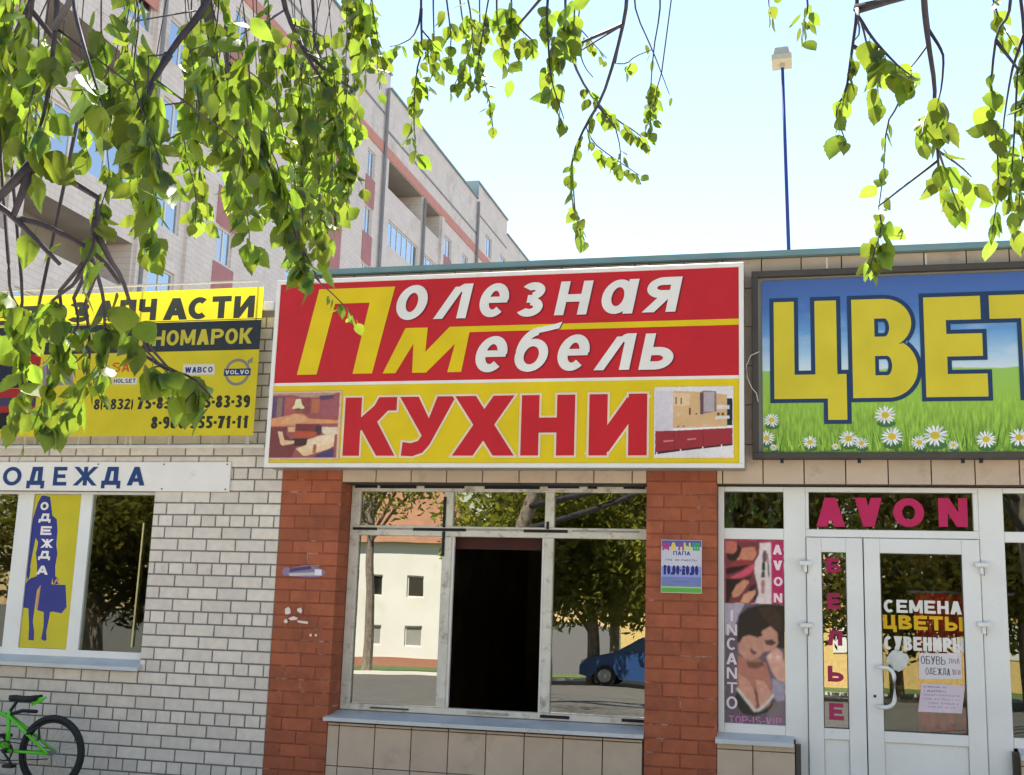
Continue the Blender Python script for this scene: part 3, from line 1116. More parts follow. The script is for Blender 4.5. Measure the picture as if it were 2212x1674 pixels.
xg1 = at((900 / 1.7617) * k, 1400 * k, yY)[0]
sh += paint(YL, word('ГРУЗОВЫХ', xg0, xg1, zi0, zi1, .24, .14))
sh += paint(YL, word('ДЛЯ', xg0 - .36, xg0 - .07, zi0, zi1, .24, .14))
# makers' marks
def bw(text, a, b, c, d, col, t=.22, gap=.16):
    x0, z1 = at((a / 1.7617) * k, (1050 + b / 1.7617) * k, yY)
    x1, _ = at((c / 1.7617) * k, (1050 + b / 1.7617) * k, yY)
    _, z0 = at((a / 1.7617) * k, (1050 + d / 1.7617) * k, yY)
    return paint(col, word(text, x0, x1, z0, z1, t, gap))
sh += bw('SAF', 795, 705, 985, 772, srgb(206, 92, 40), .2)
sh.append((WHT, P4([(795, 812), (968, 812), (965, 858), (793, 858)])))
sh += bw('HOLSET', 803, 820, 958, 850, srgb(60, 56, 92), .24)
sh += bw('MAN', 1030, 808, 1205, 842, INK, .3)
cx_, cz_ = at((1105 / 1.7617) * k, (1050 + 838 / 1.7617) * k, yY)
sh += paint(INK, [[(cx_ + .052 * 2.3 * a / 1, cz_ + .19 * b) for a, b in q] for q in arc(0, 0, 1, .72, 5, 175, .08, .08)])
sh.append((WHT, P4([(1290, 718), (1512, 715), (1512, 790), (1290, 792)])))
sh += bw('WABCO', 1305, 738, 1500, 778, srgb(50, 58, 130), .26)
vx, vz = at((1672 / 1.7617) * k, (1050 + 772 / 1.7617) * k, yY)
rv = .115
GR = srgb(140, 138, 130)
sh += paint(GR, [[(vx + a * rv, vz + b * rv) for a, b in q] for q in arc(0, 0, 1, 1, 0, 360, .22, .22, 30)])
sh.append((GR, [(vx + a * rv, vz + b * rv) for a, b in [(.62, .5), (.8, .68), (.7, .82), (1.15, 1.08), (1.12, .6), (1.0, .72), (.78, .42)]]))
sh.append((srgb(36, 62, 116), rect(vx - rv * 1.05, vx + rv * 1.05, vz - .03, vz + .03)))
sh += paint(WHT, word('VOLVO', vx - rv * .95, vx + rv * .92, vz - .018, vz + .018, .26))
ex, ez = at((685 / 1.7617) * k, (1050 + 785 / 1.7617) * k, yY)
sh.append((WHT, ell(ex, ez, .06, .06)))
sh += paint(srgb(60, 66, 100), [[(ex + a * .06, ez + b * .06) for a, b in q] for q in arc(0, 0, 1, 1, 0, 360, .25, .25, 24)])
sh += paint(srgb(60, 66, 100), [[(ex + a * .035, ez + b * .035) for a, b in q] for q in arc(0, 0, 1, 1, -60, 200, .3, .3, 12)])
# phones
sh += bw('8(4832)', 665, 962, 942, 1038, INK, .24, .12)
sh += bw('75-83-37,', 972, 948, 1365, 1034, INK, .28, .14)
sh += bw('75-83-39', 1388, 938, 1765, 1026, INK, .28, .14)
sh += bw('8-960-555-71-11', 1068, 1085, 1755, 1172, INK, .28, .14)
# red lorry printed at the left end
RD = srgb(176, 44, 44)
sh += [(RD, P4([(-60, 660), (230, 645), (290, 668), (285, 720), (270, 740), (-60, 745)])),
       (srgb(40, 44, 66), P4([(-60, 720), (270, 720), (262, 880), (-60, 890)])),
       (srgb(150, 140, 150), P4([(300, 700), (500, 690), (520, 860), (300, 870)])),
       (srgb(110, 96, 120), P4([(330, 730), (470, 725), (480, 830), (330, 840)])),
       (RD, P4([(-60, 890), (262, 885), (268, 950), (-60, 955)])),
       (srgb(70, 66, 96), P4([(-60, 955), (255, 950), (250, 1010), (-60, 1015)])),
       (RD, P4([(-60, 1015), (250, 1010), (240, 1110), (-60, 1115)])),
       (WHT, P4([(160, 905), (240, 902), (240, 930), (160, 932)])),
       (srgb(30, 32, 38), P4([(-20, 1060), (120, 1055), (120, 1170), (-20, 1175)]))]
ink('printed_cloth', sh, yY, bn, 'banner')
for x in [-1.9, -1.0, -.1, .35, .75]:
    MB().tube([(x, yY + .01, Bz1 - .01), (x, yY + .0, ZB + 1.955)], .003, 5).obj('tie', 'tube', bn)
for x in [-1.5, -.75, -.3, .1, .5, .8]:
    MB().tube([(x, yY + .01, Bz0 + .01), (x, yY + .0, ZB + .56)], .003, 5).obj('tie', 'tube', bn)

# tubular frame behind the banner
fr = thing('banner_frame', 'thin white tube frame holding the yellow banner, running along the brick wall', 'frame', (-1, yY + .03, ZB + .55))
m = MB()
m.tube([(-3.2, yY + .03, ZB + 1.957), (.80, yY + .03, ZB + 1.957)], .010, 6)
m.obj('top_rail', 'tube', fr)
MB().tube([(-3.2, yY + .03, ZB + .556), (.96, yY + .03, ZB + .556)], .016, 8).obj('bottom_rail', 'tube', fr)
for x in [-2.4, -1.30, -.28, .80]:
    MB().tube([(x, yY + .045, ZB + .556), (x, yY + .045, ZB + 1.957)], .009, 6).obj('upright', 'tube', fr)
for x in [-1.30, .80]:
    MB().tube([(x, yY + .045, ZB + .60), (x, 0.02, ZB + .60)], .008, 6).obj('bracket', 'tube', fr)
MB().box(.86, .95, -.10, -.06, ZB + 1.70, ZB + 1.77, .004).obj('sunlit_end_block', 'signwhite', fr)  # added white block, stands for the sunlit end of the frame tube

# ================================================================== RIGHT WING: pillars, tiles, shopfronts
rw = thing('tiled_shop_building', 'flat roofed shop building with beige tile cladding, two red brick pillars and white framed shopfronts', 'building', (5, 0, 0))
TOPR = ZB + 2.0
P1 = (1.095, 1.608)
P2 = (4.063, 4.582)
# core walls (tile joint colour), openings left for the windows and the shopfront
WMX0, WMX1, WMZ0, WMZ1 = P1[1], P2[0], ZB - 1.50, ZB + .275
SX0, SX1 = P2[1], 8.6
m = MB()
m.box(P1[0], 10, .035, .30, WMZ1, TOPR)
m.box(P1[1], P2[0], .035, .30, 0, WMZ0 - .04)
m.box(SX0, 5.13, .035, .30, 0, ZB - 1.53)
m.box(6.56, 8.6, .035, .30, 0, ZB - 1.53)
m.box(8.6, 10, .035, .30, 0, WMZ1)
tw = m.obj('wall', 'joint', rw)
# flat roof, inner rooms
m = MB()
m.box(PX + .001, 10, .302, 9, TOPR - .35, TOPR - .15)
m.box(PX + .001, 10, 8.7, 9, 0, TOPR - .35)
m.box(9.8, 10, .302, 8.7, 0, TOPR - .35)
m.box(4.30, 4.42, .302, 8.7, 0.021, TOPR - .35)
m.box(PX + .001, 9.8, .302, 8.7, -.1, 0.02)
m.obj('interior_shell', 'dark', rw)
m = MB()
m.box(PX - .0, 10, -.05, .34, TOPR, TOPR + .045)
m.obj('roof_edge', 'teal', rw)
m = MB()
m.box(P1[1], P2[0], .32, .34, ZB - .22, ZB - .13)
m.box(2.47, 3.25, .40, .42, ZB - .21, ZB - .13)
m.obj('blind', 'curtain', rw)


def tiles(x0, x1, z0, z1, xoff, zoff, yf, w=.2935, h=.30, meshcache={}):
    i0 = math.floor((x0 - xoff) / w)
    i1 = math.ceil((x1 - xoff) / w)
    j0 = math.floor((z0 - zoff) / h)
    j1 = math.ceil((z1 - zoff) / h)
    for i in range(i0, i1):
        for j in range(j0, j1):
            a, b = max(xoff + i * w, x0), min(xoff + (i + 1) * w, x1)
            c, d = max(zoff + j * h, z0), min(zoff + (j + 1) * h, z1)
            if b - a < .02 or d - c < .015:
                continue
            a, b, c, d = a + .004, b - .004, c + .003, d - .003
            key = (round(b - a, 3), round(d - c, 3))
            if key not in meshcache:
                ww, hh = b - a, d - c
                meshcache[key] = MB().box(-ww / 2, ww / 2, 0, .03, -hh / 2, hh / 2, .0015).mesh('tile', 'tile')
            link('tile', meshcache[key], tw, loc=((a + b) / 2, yf + rnd.uniform(-.001, .001), (c + d) / 2))


# band above the windows and up to the roof
tiles(P1[1] + .0, P2[0], WMZ1 + .002, TOPR, 2.19 - .2935 * 10, ZB + .27 + .0, .006)
tiles(P2[1], 9.0, WMZ1 + .002, TOPR, 4.92 - .2935 * 10, ZB + .27, .006)
tiles(P2[0], P2[1], ZB + .40, TOPR, 4.92 - .2935 * 10, ZB + .27, .006)
tiles(P1[0], P1[1], ZB + .40, TOPR, 2.19 - .2935 * 10, ZB + .27, .006)
# below the sills
tiles(P1[1], P2[0], 0.06, WMZ0 - .085, 1.705 - .2935 * 10, ZB - 1.607 - .9, .006)
tiles(SX0, 5.13, 0.06, ZB - 1.555, 4.835 - .2935 * 10, ZB - 1.615 - .9, .006)
tiles(6.60, 8.6, 0.06, ZB - 1.555, 6.60, ZB - 1.615 - .9, .006)
# end post of the low wall beside the door
MB().box(5.132, 5.165, .0, .2, 0.06, ZB - 1.56).obj('wall_end_trim', 'darkframe', rw)

# red brick pillars
for (x0, x1) in (P1, P2):
    m = MB()
    m.box(x0 + .003, x1 - .003, .0035, .299, 0, ZB + .40)
    pil = m.obj('pillar', 'red_mortar', rw)
    cache = {}
    for row in range(-4, 23):
        zt = ZB - .098 * row - .004
        zb = max(ZB - .098 * (row + 1) + .004, .0)
        if zt > ZB + .40:
            zt = ZB + .398
        if zt - zb < .02:
            continue
        w = x1 - x0
        cuts = [0, .5, 1] if row % 2 else [0, .25, .75, 1]
        for q in range(len(cuts) - 1):
            a = x0 + w * cuts[q] + (.004 if q else 0)
            b = x0 + w * cuts[q + 1] - (.004 if q < len(cuts) - 2 else 0)
            key = (round(b - a, 3), round(zt - zb, 3))
            if key not in cache:
                ww, hh = b - a, zt - zb
                cache[key] = MB().box(-ww / 2, ww / 2, 0, .29, -hh / 2, hh / 2, .004).mesh('brick', 'red_brick')
            link('brick', cache[key], pil, loc=((a + b) / 2, rnd.uniform(-.002, .002), (zt + zb) / 2))

# middle window
yM = .22
m = MB()
F = lambda a, b, c, d, y0=yM, y1=yM + .07: m.box(a, b, y0, y1, c, d, .004)
gx = [1.69, 2.406, 2.482, 3.236, 3.309, 4.045]
z_top, z_gt, z_tt, z_tb, z_gb, z_b = ZB + .275, ZB + .229, ZB - .048, ZB - .128, ZB - 1.451, ZB - 1.50
F(1.612, gx[0], z_b, z_top)
F(gx[5], 4.060, z_b, z_top)
F(gx[0] + .001, gx[5] - .001, z_gt, z_top)
F(gx[0] + .001, gx[5] - .001, z_b, z_gb)
F(gx[0] + .001, gx[5] - .001, z_tb, z_tt)
F(gx[1], gx[2], z_tt + .001, z_gt - .001)
F(gx[3], gx[4], z_tt + .001, z_gt - .001)
F(gx[1], gx[2], z_gb + .001, z_tb - .001)
F(gx[3], gx[4], z_gb + .001, z_tb - .001)
mw = m.obj('window', 'oldpaint', rw)
panes = [(gx[0], gx[1], z_tt, z_gt), (gx[2], gx[3], z_tt, z_gt), (gx[4], gx[5], z_tt, z_gt), (gx[0], gx[1], z_gb, z_tb), (gx[4], gx[5], z_gb, z_tb)]
for a, b, c, d in panes:
    MB().box(a, b, yM + .03, yM + .036, c, d).obj('pane', 'glass', mw)
# inner edge of the empty middle light
m = MB()
m.box(gx[2], gx[2] + .018, yM + .02, yM + .05, z_gb, z_tb)
m.box(gx[3] - .018, gx[3], yM + .02, yM + .05, z_gb, z_tb)
m.obj('inner_bead', 'signwhite', mw)
# dark sealing strips left on the old frame
P3 = lambda x, y: at((1350 + x / 1.4554) * k, (1850 + y / 1.4554) * k, yM)
for (a, b, yy, th, mk) in [(105, 233, 141, .02, 'black'), (250, 460, 143, .022, 'black'), (508, 740, 143, .022, 'black'), (858, 1178, 147, .022, 'black'),
                           (1225, 1408, 144, .02, 'black'), (1458, 1512, 147, .018, 'black'), (1665, 1790, 147, .02, 'black'),
                           (92, 232, 385, .020, 'black'), (443, 748, 391, .022, 'black'), (1085, 1340, 400, .022, 'black'),
                           (240, 440, 386, .012, 'foam'), (752, 1080, 393, .012, 'foam'), (1365, 1755, 402, .012, 'foam'),
                           (190, 415, 1432, .012, 'darkframe'), (755, 995, 1461, .018, 'foam'), (1180, 1350, 1481, .022, 'black'), (1655, 1788, 1503, .022, 'black')]:
    xa, za = P3(a, yy)
    xb, zb_ = P3(b, yy)
    zc = (za + zb_) / 2
    MB().box(xa, min(xb, 4.058), yM - .012, yM - .001, zc - th / 2, zc + th / 2, .003).obj('sealing_strip', mk, mw)
for (xx, a, b, w_) in [(628, 200, 378, .022), (620, 402, 545, .022), (1225, 345, 388, .02)]:
    xa, za = P3(xx, a)
    _, zb_ = P3(xx, b)
    MB().box(xa - w_ / 2, xa + w_ / 2, yM - .012, yM - .001, zb_, za, .003).obj('sealing_strip', 'black', mw)
# sloping sheet metal sill
m = MB()
za, zb_ = ZB - 1.503, ZB - 1.545
m.v = [(P1[1] - .02, -.045, zb_), (P2[0] + .0, -.045, zb_), (P2[0], yM + .02, za), (P1[1] + .001, yM + .02, za),
       (P1[1] - .02, -.045, zb_ - .028), (P2[0], -.045, zb_ - .028), (P2[0], yM + .02, za - .03), (P1[1] + .001, yM + .02, za - .03)]
m.f = [(0, 1, 2, 3), (4, 7, 6, 5), (0, 4, 5, 1), (1, 5, 6, 2), (2, 6, 7, 3), (3, 7, 4, 0)]
m.mi = [0] * 6
m.obj('sill', 'sill', mw)

# right shopfront
yR = .10
fz0, fz1 = ZB - 1.51, ZB + .268
m = MB()
F = lambda a, b, c, d, y0=yR, y1=yR + .07: m.box(a, b, y0, y1, c, d, .004)
F(4.585, 4.628, fz0, fz1)
F(5.062, 5.218, .06, fz1)
F(6.41, 6.575, .06, fz1)
F(4.629, 5.061, ZB + .232, fz1)
F(4.629, 5.061, ZB - .122, ZB - .041)
F(4.629, 5.061, fz0, ZB - 1.44)
F(5.219, 6.409, ZB + .232, fz1)
F(5.219, 6.409, ZB - .098, ZB - .041)
F(5.219, 5.242, ZB - .040, ZB + .231)
F(6.376, 6.409, ZB - .040, ZB + .231)
F(6.576, 8.6, ZB + .232, fz1)
F(6.576, 8.6, ZB - .115, ZB - .041)
F(6.576, 8.6, fz0, ZB - 1.44)
F(7.6, 7.7, ZB - 1.439, ZB - .116)
F(7.6, 7.7, ZB - .040, ZB + .231)
sf = m.obj('shopfront', 'pvc', rw)
for a, b, c, d in [(4.629, 5.061, ZB - .04, ZB + .231), (5.243, 6.375, ZB - .04, ZB + .231), (6.576, 7.599, ZB - .04, ZB + .231), (6.576, 7.599, ZB - 1.439, ZB - .116),
                   (7.701, 8.599, ZB - 1.439, ZB - .116), (7.701, 8.599, ZB - .04, ZB + .231), (4.629, 5.061, ZB - 1.439, ZB - .123)]:
    MB().box(a, b, yR + .03, yR + .036, c, d).obj('pane', 'glass_dark' if d > ZB or a > 6 else 'glass', sf)
for a, b in [(4.575, 5.118), (6.60, 8.62)]:
    m = MB()
    m.v = [(a, -.03, ZB - 1.545), (b, -.03, ZB - 1.545), (b, yR, ZB - 1.508), (a, yR, ZB - 1.508),
           (a, -.03, ZB - 1.575), (b, -.03, ZB - 1.575), (b, yR, ZB - 1.535), (a, yR, ZB - 1.535)]
    m.f = [(0, 1, 2, 3), (4, 7, 6, 5), (0, 4, 5, 1), (1, 5, 6, 2), (2, 6, 7, 3), (3, 7, 4, 0)]
    m.mi = [0] * 6
    m.obj('sill', 'sill', sf)
PK = srgb(186, 40, 92)
zz = [at(p[0] * 1, p[1] * 1, yR)[1] for p in [(1800, 1075), (1800, 1133)]]
sA = lambda a, b, c, d: ((2950 + a / 1.930) * k, (1750 + b / 1.930) * k, (2950 + c / 1.930) * k, (1750 + d / 1.930) * k)
ink_letters('AVON', [sA(605, 462, 828, 685), sA(905, 462, 1115, 685), sA(1200, 465, 1440, 688), sA(1550, 465, 1775, 688)], .30, yR, yR + .028, PK, sf, 'film')


def door(x0, x1, g0, g1, name_lab):
    m = MB()
    zt, zb = ZB - .102, .075
    gz1, gz0 = ZB - .207, ZB - 1.44
    y0, y1 = yR - .018, yR + .05
    p0, p1 = ZB - 1.515, .22
    m.box(x0, g0, y0, y1, zb, zt, .004)
    m.box(g1, x1, y0, y1, zb, zt, .004)
    m.box(g0 + .0005, g1 - .0005, y0, y1, gz1, zt, .004)
    m.box(g0 + .0005, g1 - .0005, y0, y1, p0, gz0, .004)
    m.box(g0 + .0005, g1 - .0005, y0, y1, zb, p1, .004)
    d = m.obj('door', 'pvc', rw, label=name_lab)
    MB().box(g0 + .001, g1 - .001, y0 + .02, y1 - .01, p1, p0, .004).obj('lower_panel', 'pvc', d)
    MB().box(g0, g1, y0 + .03, y0 + .036, gz0, gz1).obj('pane', 'glass_dark' if g1 - g0 > .3 else 'glass', d)
    m = MB()
    gk = .006
    m.box(g0, g0 + gk, y0 + .012, y0 + .03, gz0, gz1)
    m.box(g1 - gk, g1, y0 + .012, y0 + .03, gz0, gz1)
    m.box(g0, g1, y0 + .0125, y0 + .0295, gz1 - gk, gz1)
    m.box(g0, g1, y0 + .0125, y0 + .0295, gz0, gz0 + gk)
    m.obj('gasket', 'darkframe', d)
    return d


dl = door(5.222, 5.614, 5.326, 5.499, 'narrow white door leaf')
dr = door(5.622, 6.405, 5.732, 6.286, 'wide white door leaf')
for d_, xs_, zs_ in [(dl, 5.213, (1218, 1352)), (dr, 6.412, (1222, 1350))]:
    for zpx in zs_:
        _, zc = at(1745 if d_ is dl else 2112, zpx, yR)
        m = MB()
        m.box(xs_ - .045, xs_ + .045, yR - .052, yR - .019, zc - .012, zc + .02, .006)
        m.box(xs_ - .012, xs_ + .012, yR - .045, yR - .019, zc - .06, zc - .013, .004)
        m.obj('hinge', 'pvc', d_)
        MB().box(xs_ + .013, xs_ + .018, yR - .03, yR - .019, zc - .07, zc - .013).obj('hinge_gap_shade', 'darkframe', d_)  # dark strip put in for the shade of the gap beside the hinge
# curved pull handle
hz1, hz0 = ZB - 1.005, ZB - 1.275
pts = [(5.705, yR - .018, hz1), (5.70, yR - .055, hz1 + .0)]
pts += [(5.71, yR - .07, hz1)] + [(5.74 + .065 * sin(a), yR - .075, hz1 - .065 + .065 * cos(a)) for a in [k_ * pi / 10 for k_ in range(0, 6)]]
pts += [(5.74 + .065 * cos(a), yR - .075, hz0 + .065 - .065 * sin(a)) for a in [k_ * pi / 10 for k_ in range(0, 6)]]
pts += [(5.71, yR - .07, hz0), (5.70, yR - .055, hz0), (5.705, yR - .018, hz0)]
MB().tube(pts, .0145, 8).obj('handle', 'pvc', dr, smooth=True)
MB().tube([(5.675, yR - .024, ZB - 1.205), (5.675, yR - .018, ZB - 1.205)], .010, 10).obj('keyhole', 'blackmetal', dr)
# letters on the door glass
sD = lambda a, b, c, d: ((3150 + a / 1.3393) * k, (1850 + b / 1.3393) * k, (3150 + c / 1.3393) * k, (1850 + d / 1.3393) * k)
yD = yR
PKD = srgb(160, 30, 84)
ink_letters('БЕЛЬЕ', [sD(207, 512, 285, 590), sD(212, 700, 283, 785), sD(207, 900, 293, 980), sD(215, 1090, 300, 1175), sD(222, 1290, 302, 1380)], .3, yD, yR + .008, PKD, dl, 'film')


def dword(t, a, b, c, d, col, th=.24):
    x0, z1 = at(*sD(a, b, c, d)[:2], yD)
    x1, _ = at(*[sD(a, b, c, d)[2], sD(a, b, c, d)[1]], yD)
    z0 = at(sD(a, b, c, d)[0], sD(a, b, c, d)[3], yD)[1]
    return paint(col, word(t, x0, x1, z0, z1, th, .14))


ink('door_words', dword('СЕМЕНА', 515, 733, 932, 802, WHT, .26) + dword('ЦВЕТЫ', 512, 815, 938, 890, srgb(214, 170, 30), .28) + dword('СУВЕНИРЫ', 517, 928, 945, 1002, WHT, .26),
    yR + .008, dr, 'film')


def scribble(x0, x1, z0, z1, col, seed):
    r = random.Random(seed)
    out = []
    x = x0
    while x < x1 - .006:
        w = r.uniform(.006, .012)
        for q in range(2):
            a = (x + r.uniform(0, w), z0 + r.uniform(0, .2) * (z1 - z0))
            b = (x + r.uniform(0, w), z0 + r.uniform(.7, 1) * (z1 - z0))
            out.append((col, [(a[0] - .0014, a[1]), (a[0] + .0014, a[1]), (b[0] + .0014, b[1]), (b[0] - .0014, b[1])]))
        if r.random() < .5:
            zz_ = z0 + r.uniform(.1, .9) * (z1 - z0)
            out.append((col, rect(x, x + w, zz_ - .0014, zz_ + .0014)))
        x += w + .003 + (0.012 if r.random() < .12 else 0)
    return out


def paper(name, label, corners, cat, body):
    pts = [at(*(sD(a, b, a, b)[:2]), yR) for a, b in corners]
    o = thing(name, label, cat, ((pts[0][0] + pts[2][0]) / 2, yR + .006, min(p[1] for p in pts)))
    body(o, pts)
    return o


def pbody(o, p):
    x0, x1 = p[0][0], p[1][0]
    z1, z0 = p[0][1], p[2][1]
    h = z1 - z0
    sh = [(srgb(214, 208, 212), p)]
    sh += paint(srgb(40, 40, 46), word('ОБУВЬ', x0 + .01, x0 + (x1 - x0) * .62, z0 + h * .56, z0 + h * .9, .1, .2))
    sh += scribble(x0 + (x1 - x0) * .7, x1 - .01, z0 + h * .60, z0 + h * .86, srgb(150, 90, 110), 3)
    sh += paint(srgb(60, 50, 70), word('ОДЕЖДА', x0 + (x1 - x0) * .14, x0 + (x1 - x0) * .72, z0 + h * .12, z0 + h * .42, .1, .2))
    sh += scribble(x0 + (x1 - x0) * .76, x1 - .01, z0 + h * .14, z0 + h * .4, srgb(150, 70, 90), 5)
    ink('sheet', sh, yR + .006, o, 'paper')


paper('handwritten_notice', 'handwritten paper notice on the door glass, just above the typed sheet', [(705, 1022), (932, 1022), (935, 1160), (705, 1160)], 'notice', pbody)


def pbody2(o, p):
    x0, x1 = p[0][0], p[1][0]
    z1, z0 = p[0][1], p[2][1]
    h = z1 - z0
    sh = [(srgb(212, 196, 208), p)]
    for q in range(6):
        zc = z1 - h * (.12 + .14 * q)
        sh += scribble(x0 + .012 + (.03 if q > 3 else 0), x0 + (x1 - x0) * (.55 if q < 2 else .85 - .1 * (q == 5)), zc - h * .035, zc + h * .035, srgb(90, 80, 110) if q < 2 else srgb(140, 130, 160), 10 + q)
    ink('sheet', sh, yR + .006, o, 'paper')


paper('typed_notice', 'pinkish typed sheet taped low on the door glass beside the handle', [(718, 1182), (952, 1195), (935, 1345), (700, 1335)], 'notice', pbody2)
# pale crumpled bag hanging inside the glass
bm_ = MB()
bx_, bz_ = at(*sD(590, 1060, 0, 0)[:2], yR)
rr = random.Random(4)
N1, N2 = 7, 12
for i in range(N1 + 1):
    for j in range(N2):
        th, ph = pi * i / N1, 2 * pi * j / N2
        q = 1 + rr.uniform(-.16, .16)
        bm_.v.append((bx_ + .072 * q * sin(th) * cos(ph), yR + .012 - .012 * q * sin(th) * sin(ph) - .0, bz_ + .068 * q * cos(th)))
for i in range(N1):
    for j in range(N2):
        bm_.f.append((i * N2 + j, i * N2 + (j + 1) % N2, (i + 1) * N2 + (j + 1) % N2, (i + 1) * N2 + j))
        bm_.mi.append(0)
for i_, v in enumerate(bm_.v):
    bm_.v[i_] = (v[0], v[1] - .022, v[2])
o = bm_.obj('crumpled_bag', 'bag')
tag(o, 'pale crumpled plastic bag stuck on the door glass left of the handwritten notice', 'bag')

# poster column left of the door
yQ = yR + .012
po = thing('cosmetics_poster', 'magenta bordered poster of lips, painted nails and a lipstick, above the lingerie poster', 'poster', (4.84, yQ, ZB - .6))
PQ = lambda pts: pic(yQ, 2860, 2140, 5.581, pts)
x0, x1 = 4.632, 5.058
zt = ZB - .126
zs = at(1625, 1303, yQ)[1]
MAG = srgb(184, 44, 96)
SK = srgb(204, 142, 112)
sh = [(MAG, rect(x0, x1, zs, zt)),
      (srgb(120, 62, 66), PQ([(240, 110), (1255, 160), (1255, 1500), (240, 1510)])),
      (srgb(196, 128, 104), PQ([(560, 300), (880, 260), (930, 420), (850, 560), (500, 560), (440, 480)])),
      (srgb(190, 110, 96), PQ([(240, 130), (480, 150), (500, 330), (400, 420), (240, 400)])),
      (srgb(56, 40, 34), PQ([(480, 160), (600, 300), (540, 480), (440, 580), (300, 560), (260, 430), (420, 420), (500, 320)])),
      (srgb(150, 60, 60), PQ([(330, 640), (560, 545), (760, 560), (870, 620), (760, 660), (560, 700), (330, 690), (250, 740)])),
      (srgb(50, 30, 36), PQ([(250, 740), (560, 690), (760, 660), (620, 760), (420, 850), (250, 880)])),
      (srgb(206, 84, 106), PQ([(380, 920), (620, 800), (870, 630), (880, 760), (760, 880), (560, 960), (330, 960)])),
      (srgb(44, 34, 32), PQ([(240, 980), (560, 980), (640, 960), (480, 1100), (380, 1300), (300, 1500), (240, 1510)])),
      (SK, PQ([(370, 1290), (480, 1120), (660, 990), (740, 1010), (760, 1060), (640, 1240), (520, 1370), (400, 1400)])),
      (srgb(90, 30, 40), PQ([(650, 960), (760, 930), (830, 900), (790, 970), (720, 1020), (660, 1000)])),
      (srgb(214, 156, 122), PQ([(560, 1500), (640, 1330), (800, 1240), (900, 1230), (900, 1330), (780, 1470), (740, 1520)])),
      (srgb(60, 32, 60), PQ([(740, 1200), (830, 1120), (920, 1090), (900, 1180), (830, 1260), (760, 1260)])),
      (srgb(60, 32, 60), PQ([(850, 1400), (920, 1290), (960, 1330), (940, 1440), (880, 1480)])),
      (srgb(222, 206, 204), PQ([(1000, 180), (1250, 165), (1262, 1550), (880, 1540), (980, 1300), (940, 1080), (880, 860), (890, 600), (980, 440)])),
      (srgb(110, 78, 84), PQ([(1060, 420), (1100, 330), (1150, 360), (1150, 590), (1060, 600)])),
      (srgb(110, 96, 100), PQ([(1150, 400), (1180, 420), (1200, 620), (1220, 900), (1200, 960), (1180, 860), (1165, 560)])),
      (srgb(30, 66, 40), PQ([(1050, 600), (1125, 600), (1120, 790), (1045, 790)])),
      (srgb(80, 70, 50), PQ([(1045, 800), (1120, 800), (1115, 950), (1030, 950)])),
      (srgb(176, 128, 120), PQ([(1030, 1000), (1110, 1000), (1105, 1310), (1030, 1305)]))]
soft_print('artwork', sh, x0, x1, zs, zt, yQ, po, 'film', step=.0024, blur=5, seed=5)
sh = []
kq = lambda a, b, c, d: ((2860 + a / 5.581) * k, (2140 + b / 5.581) * k, (2860 + c / 5.581) * k, (2140 + d / 5.581) * k)
ink_letters('AVON', [kq(1290, 220, 1495, 435), kq(1300, 570, 1500, 785), kq(1310, 935, 1508, 1140), kq(1310, 1300, 1500, 1505)], .26, yQ, yQ - .001, srgb(232, 214, 220), po, 'film')
po = thing('lingerie_poster', 'tall dark poster of a smiling dark haired woman beside a vertical white brand word', 'poster', (4.84, yQ, ZB - 1.44))
PR = lambda pts: pic(yQ, 2820, 2450, 3.281, pts)
zq0, zq1 = ZB - 1.437, zs - .003
SKN = srgb(196, 142, 122)
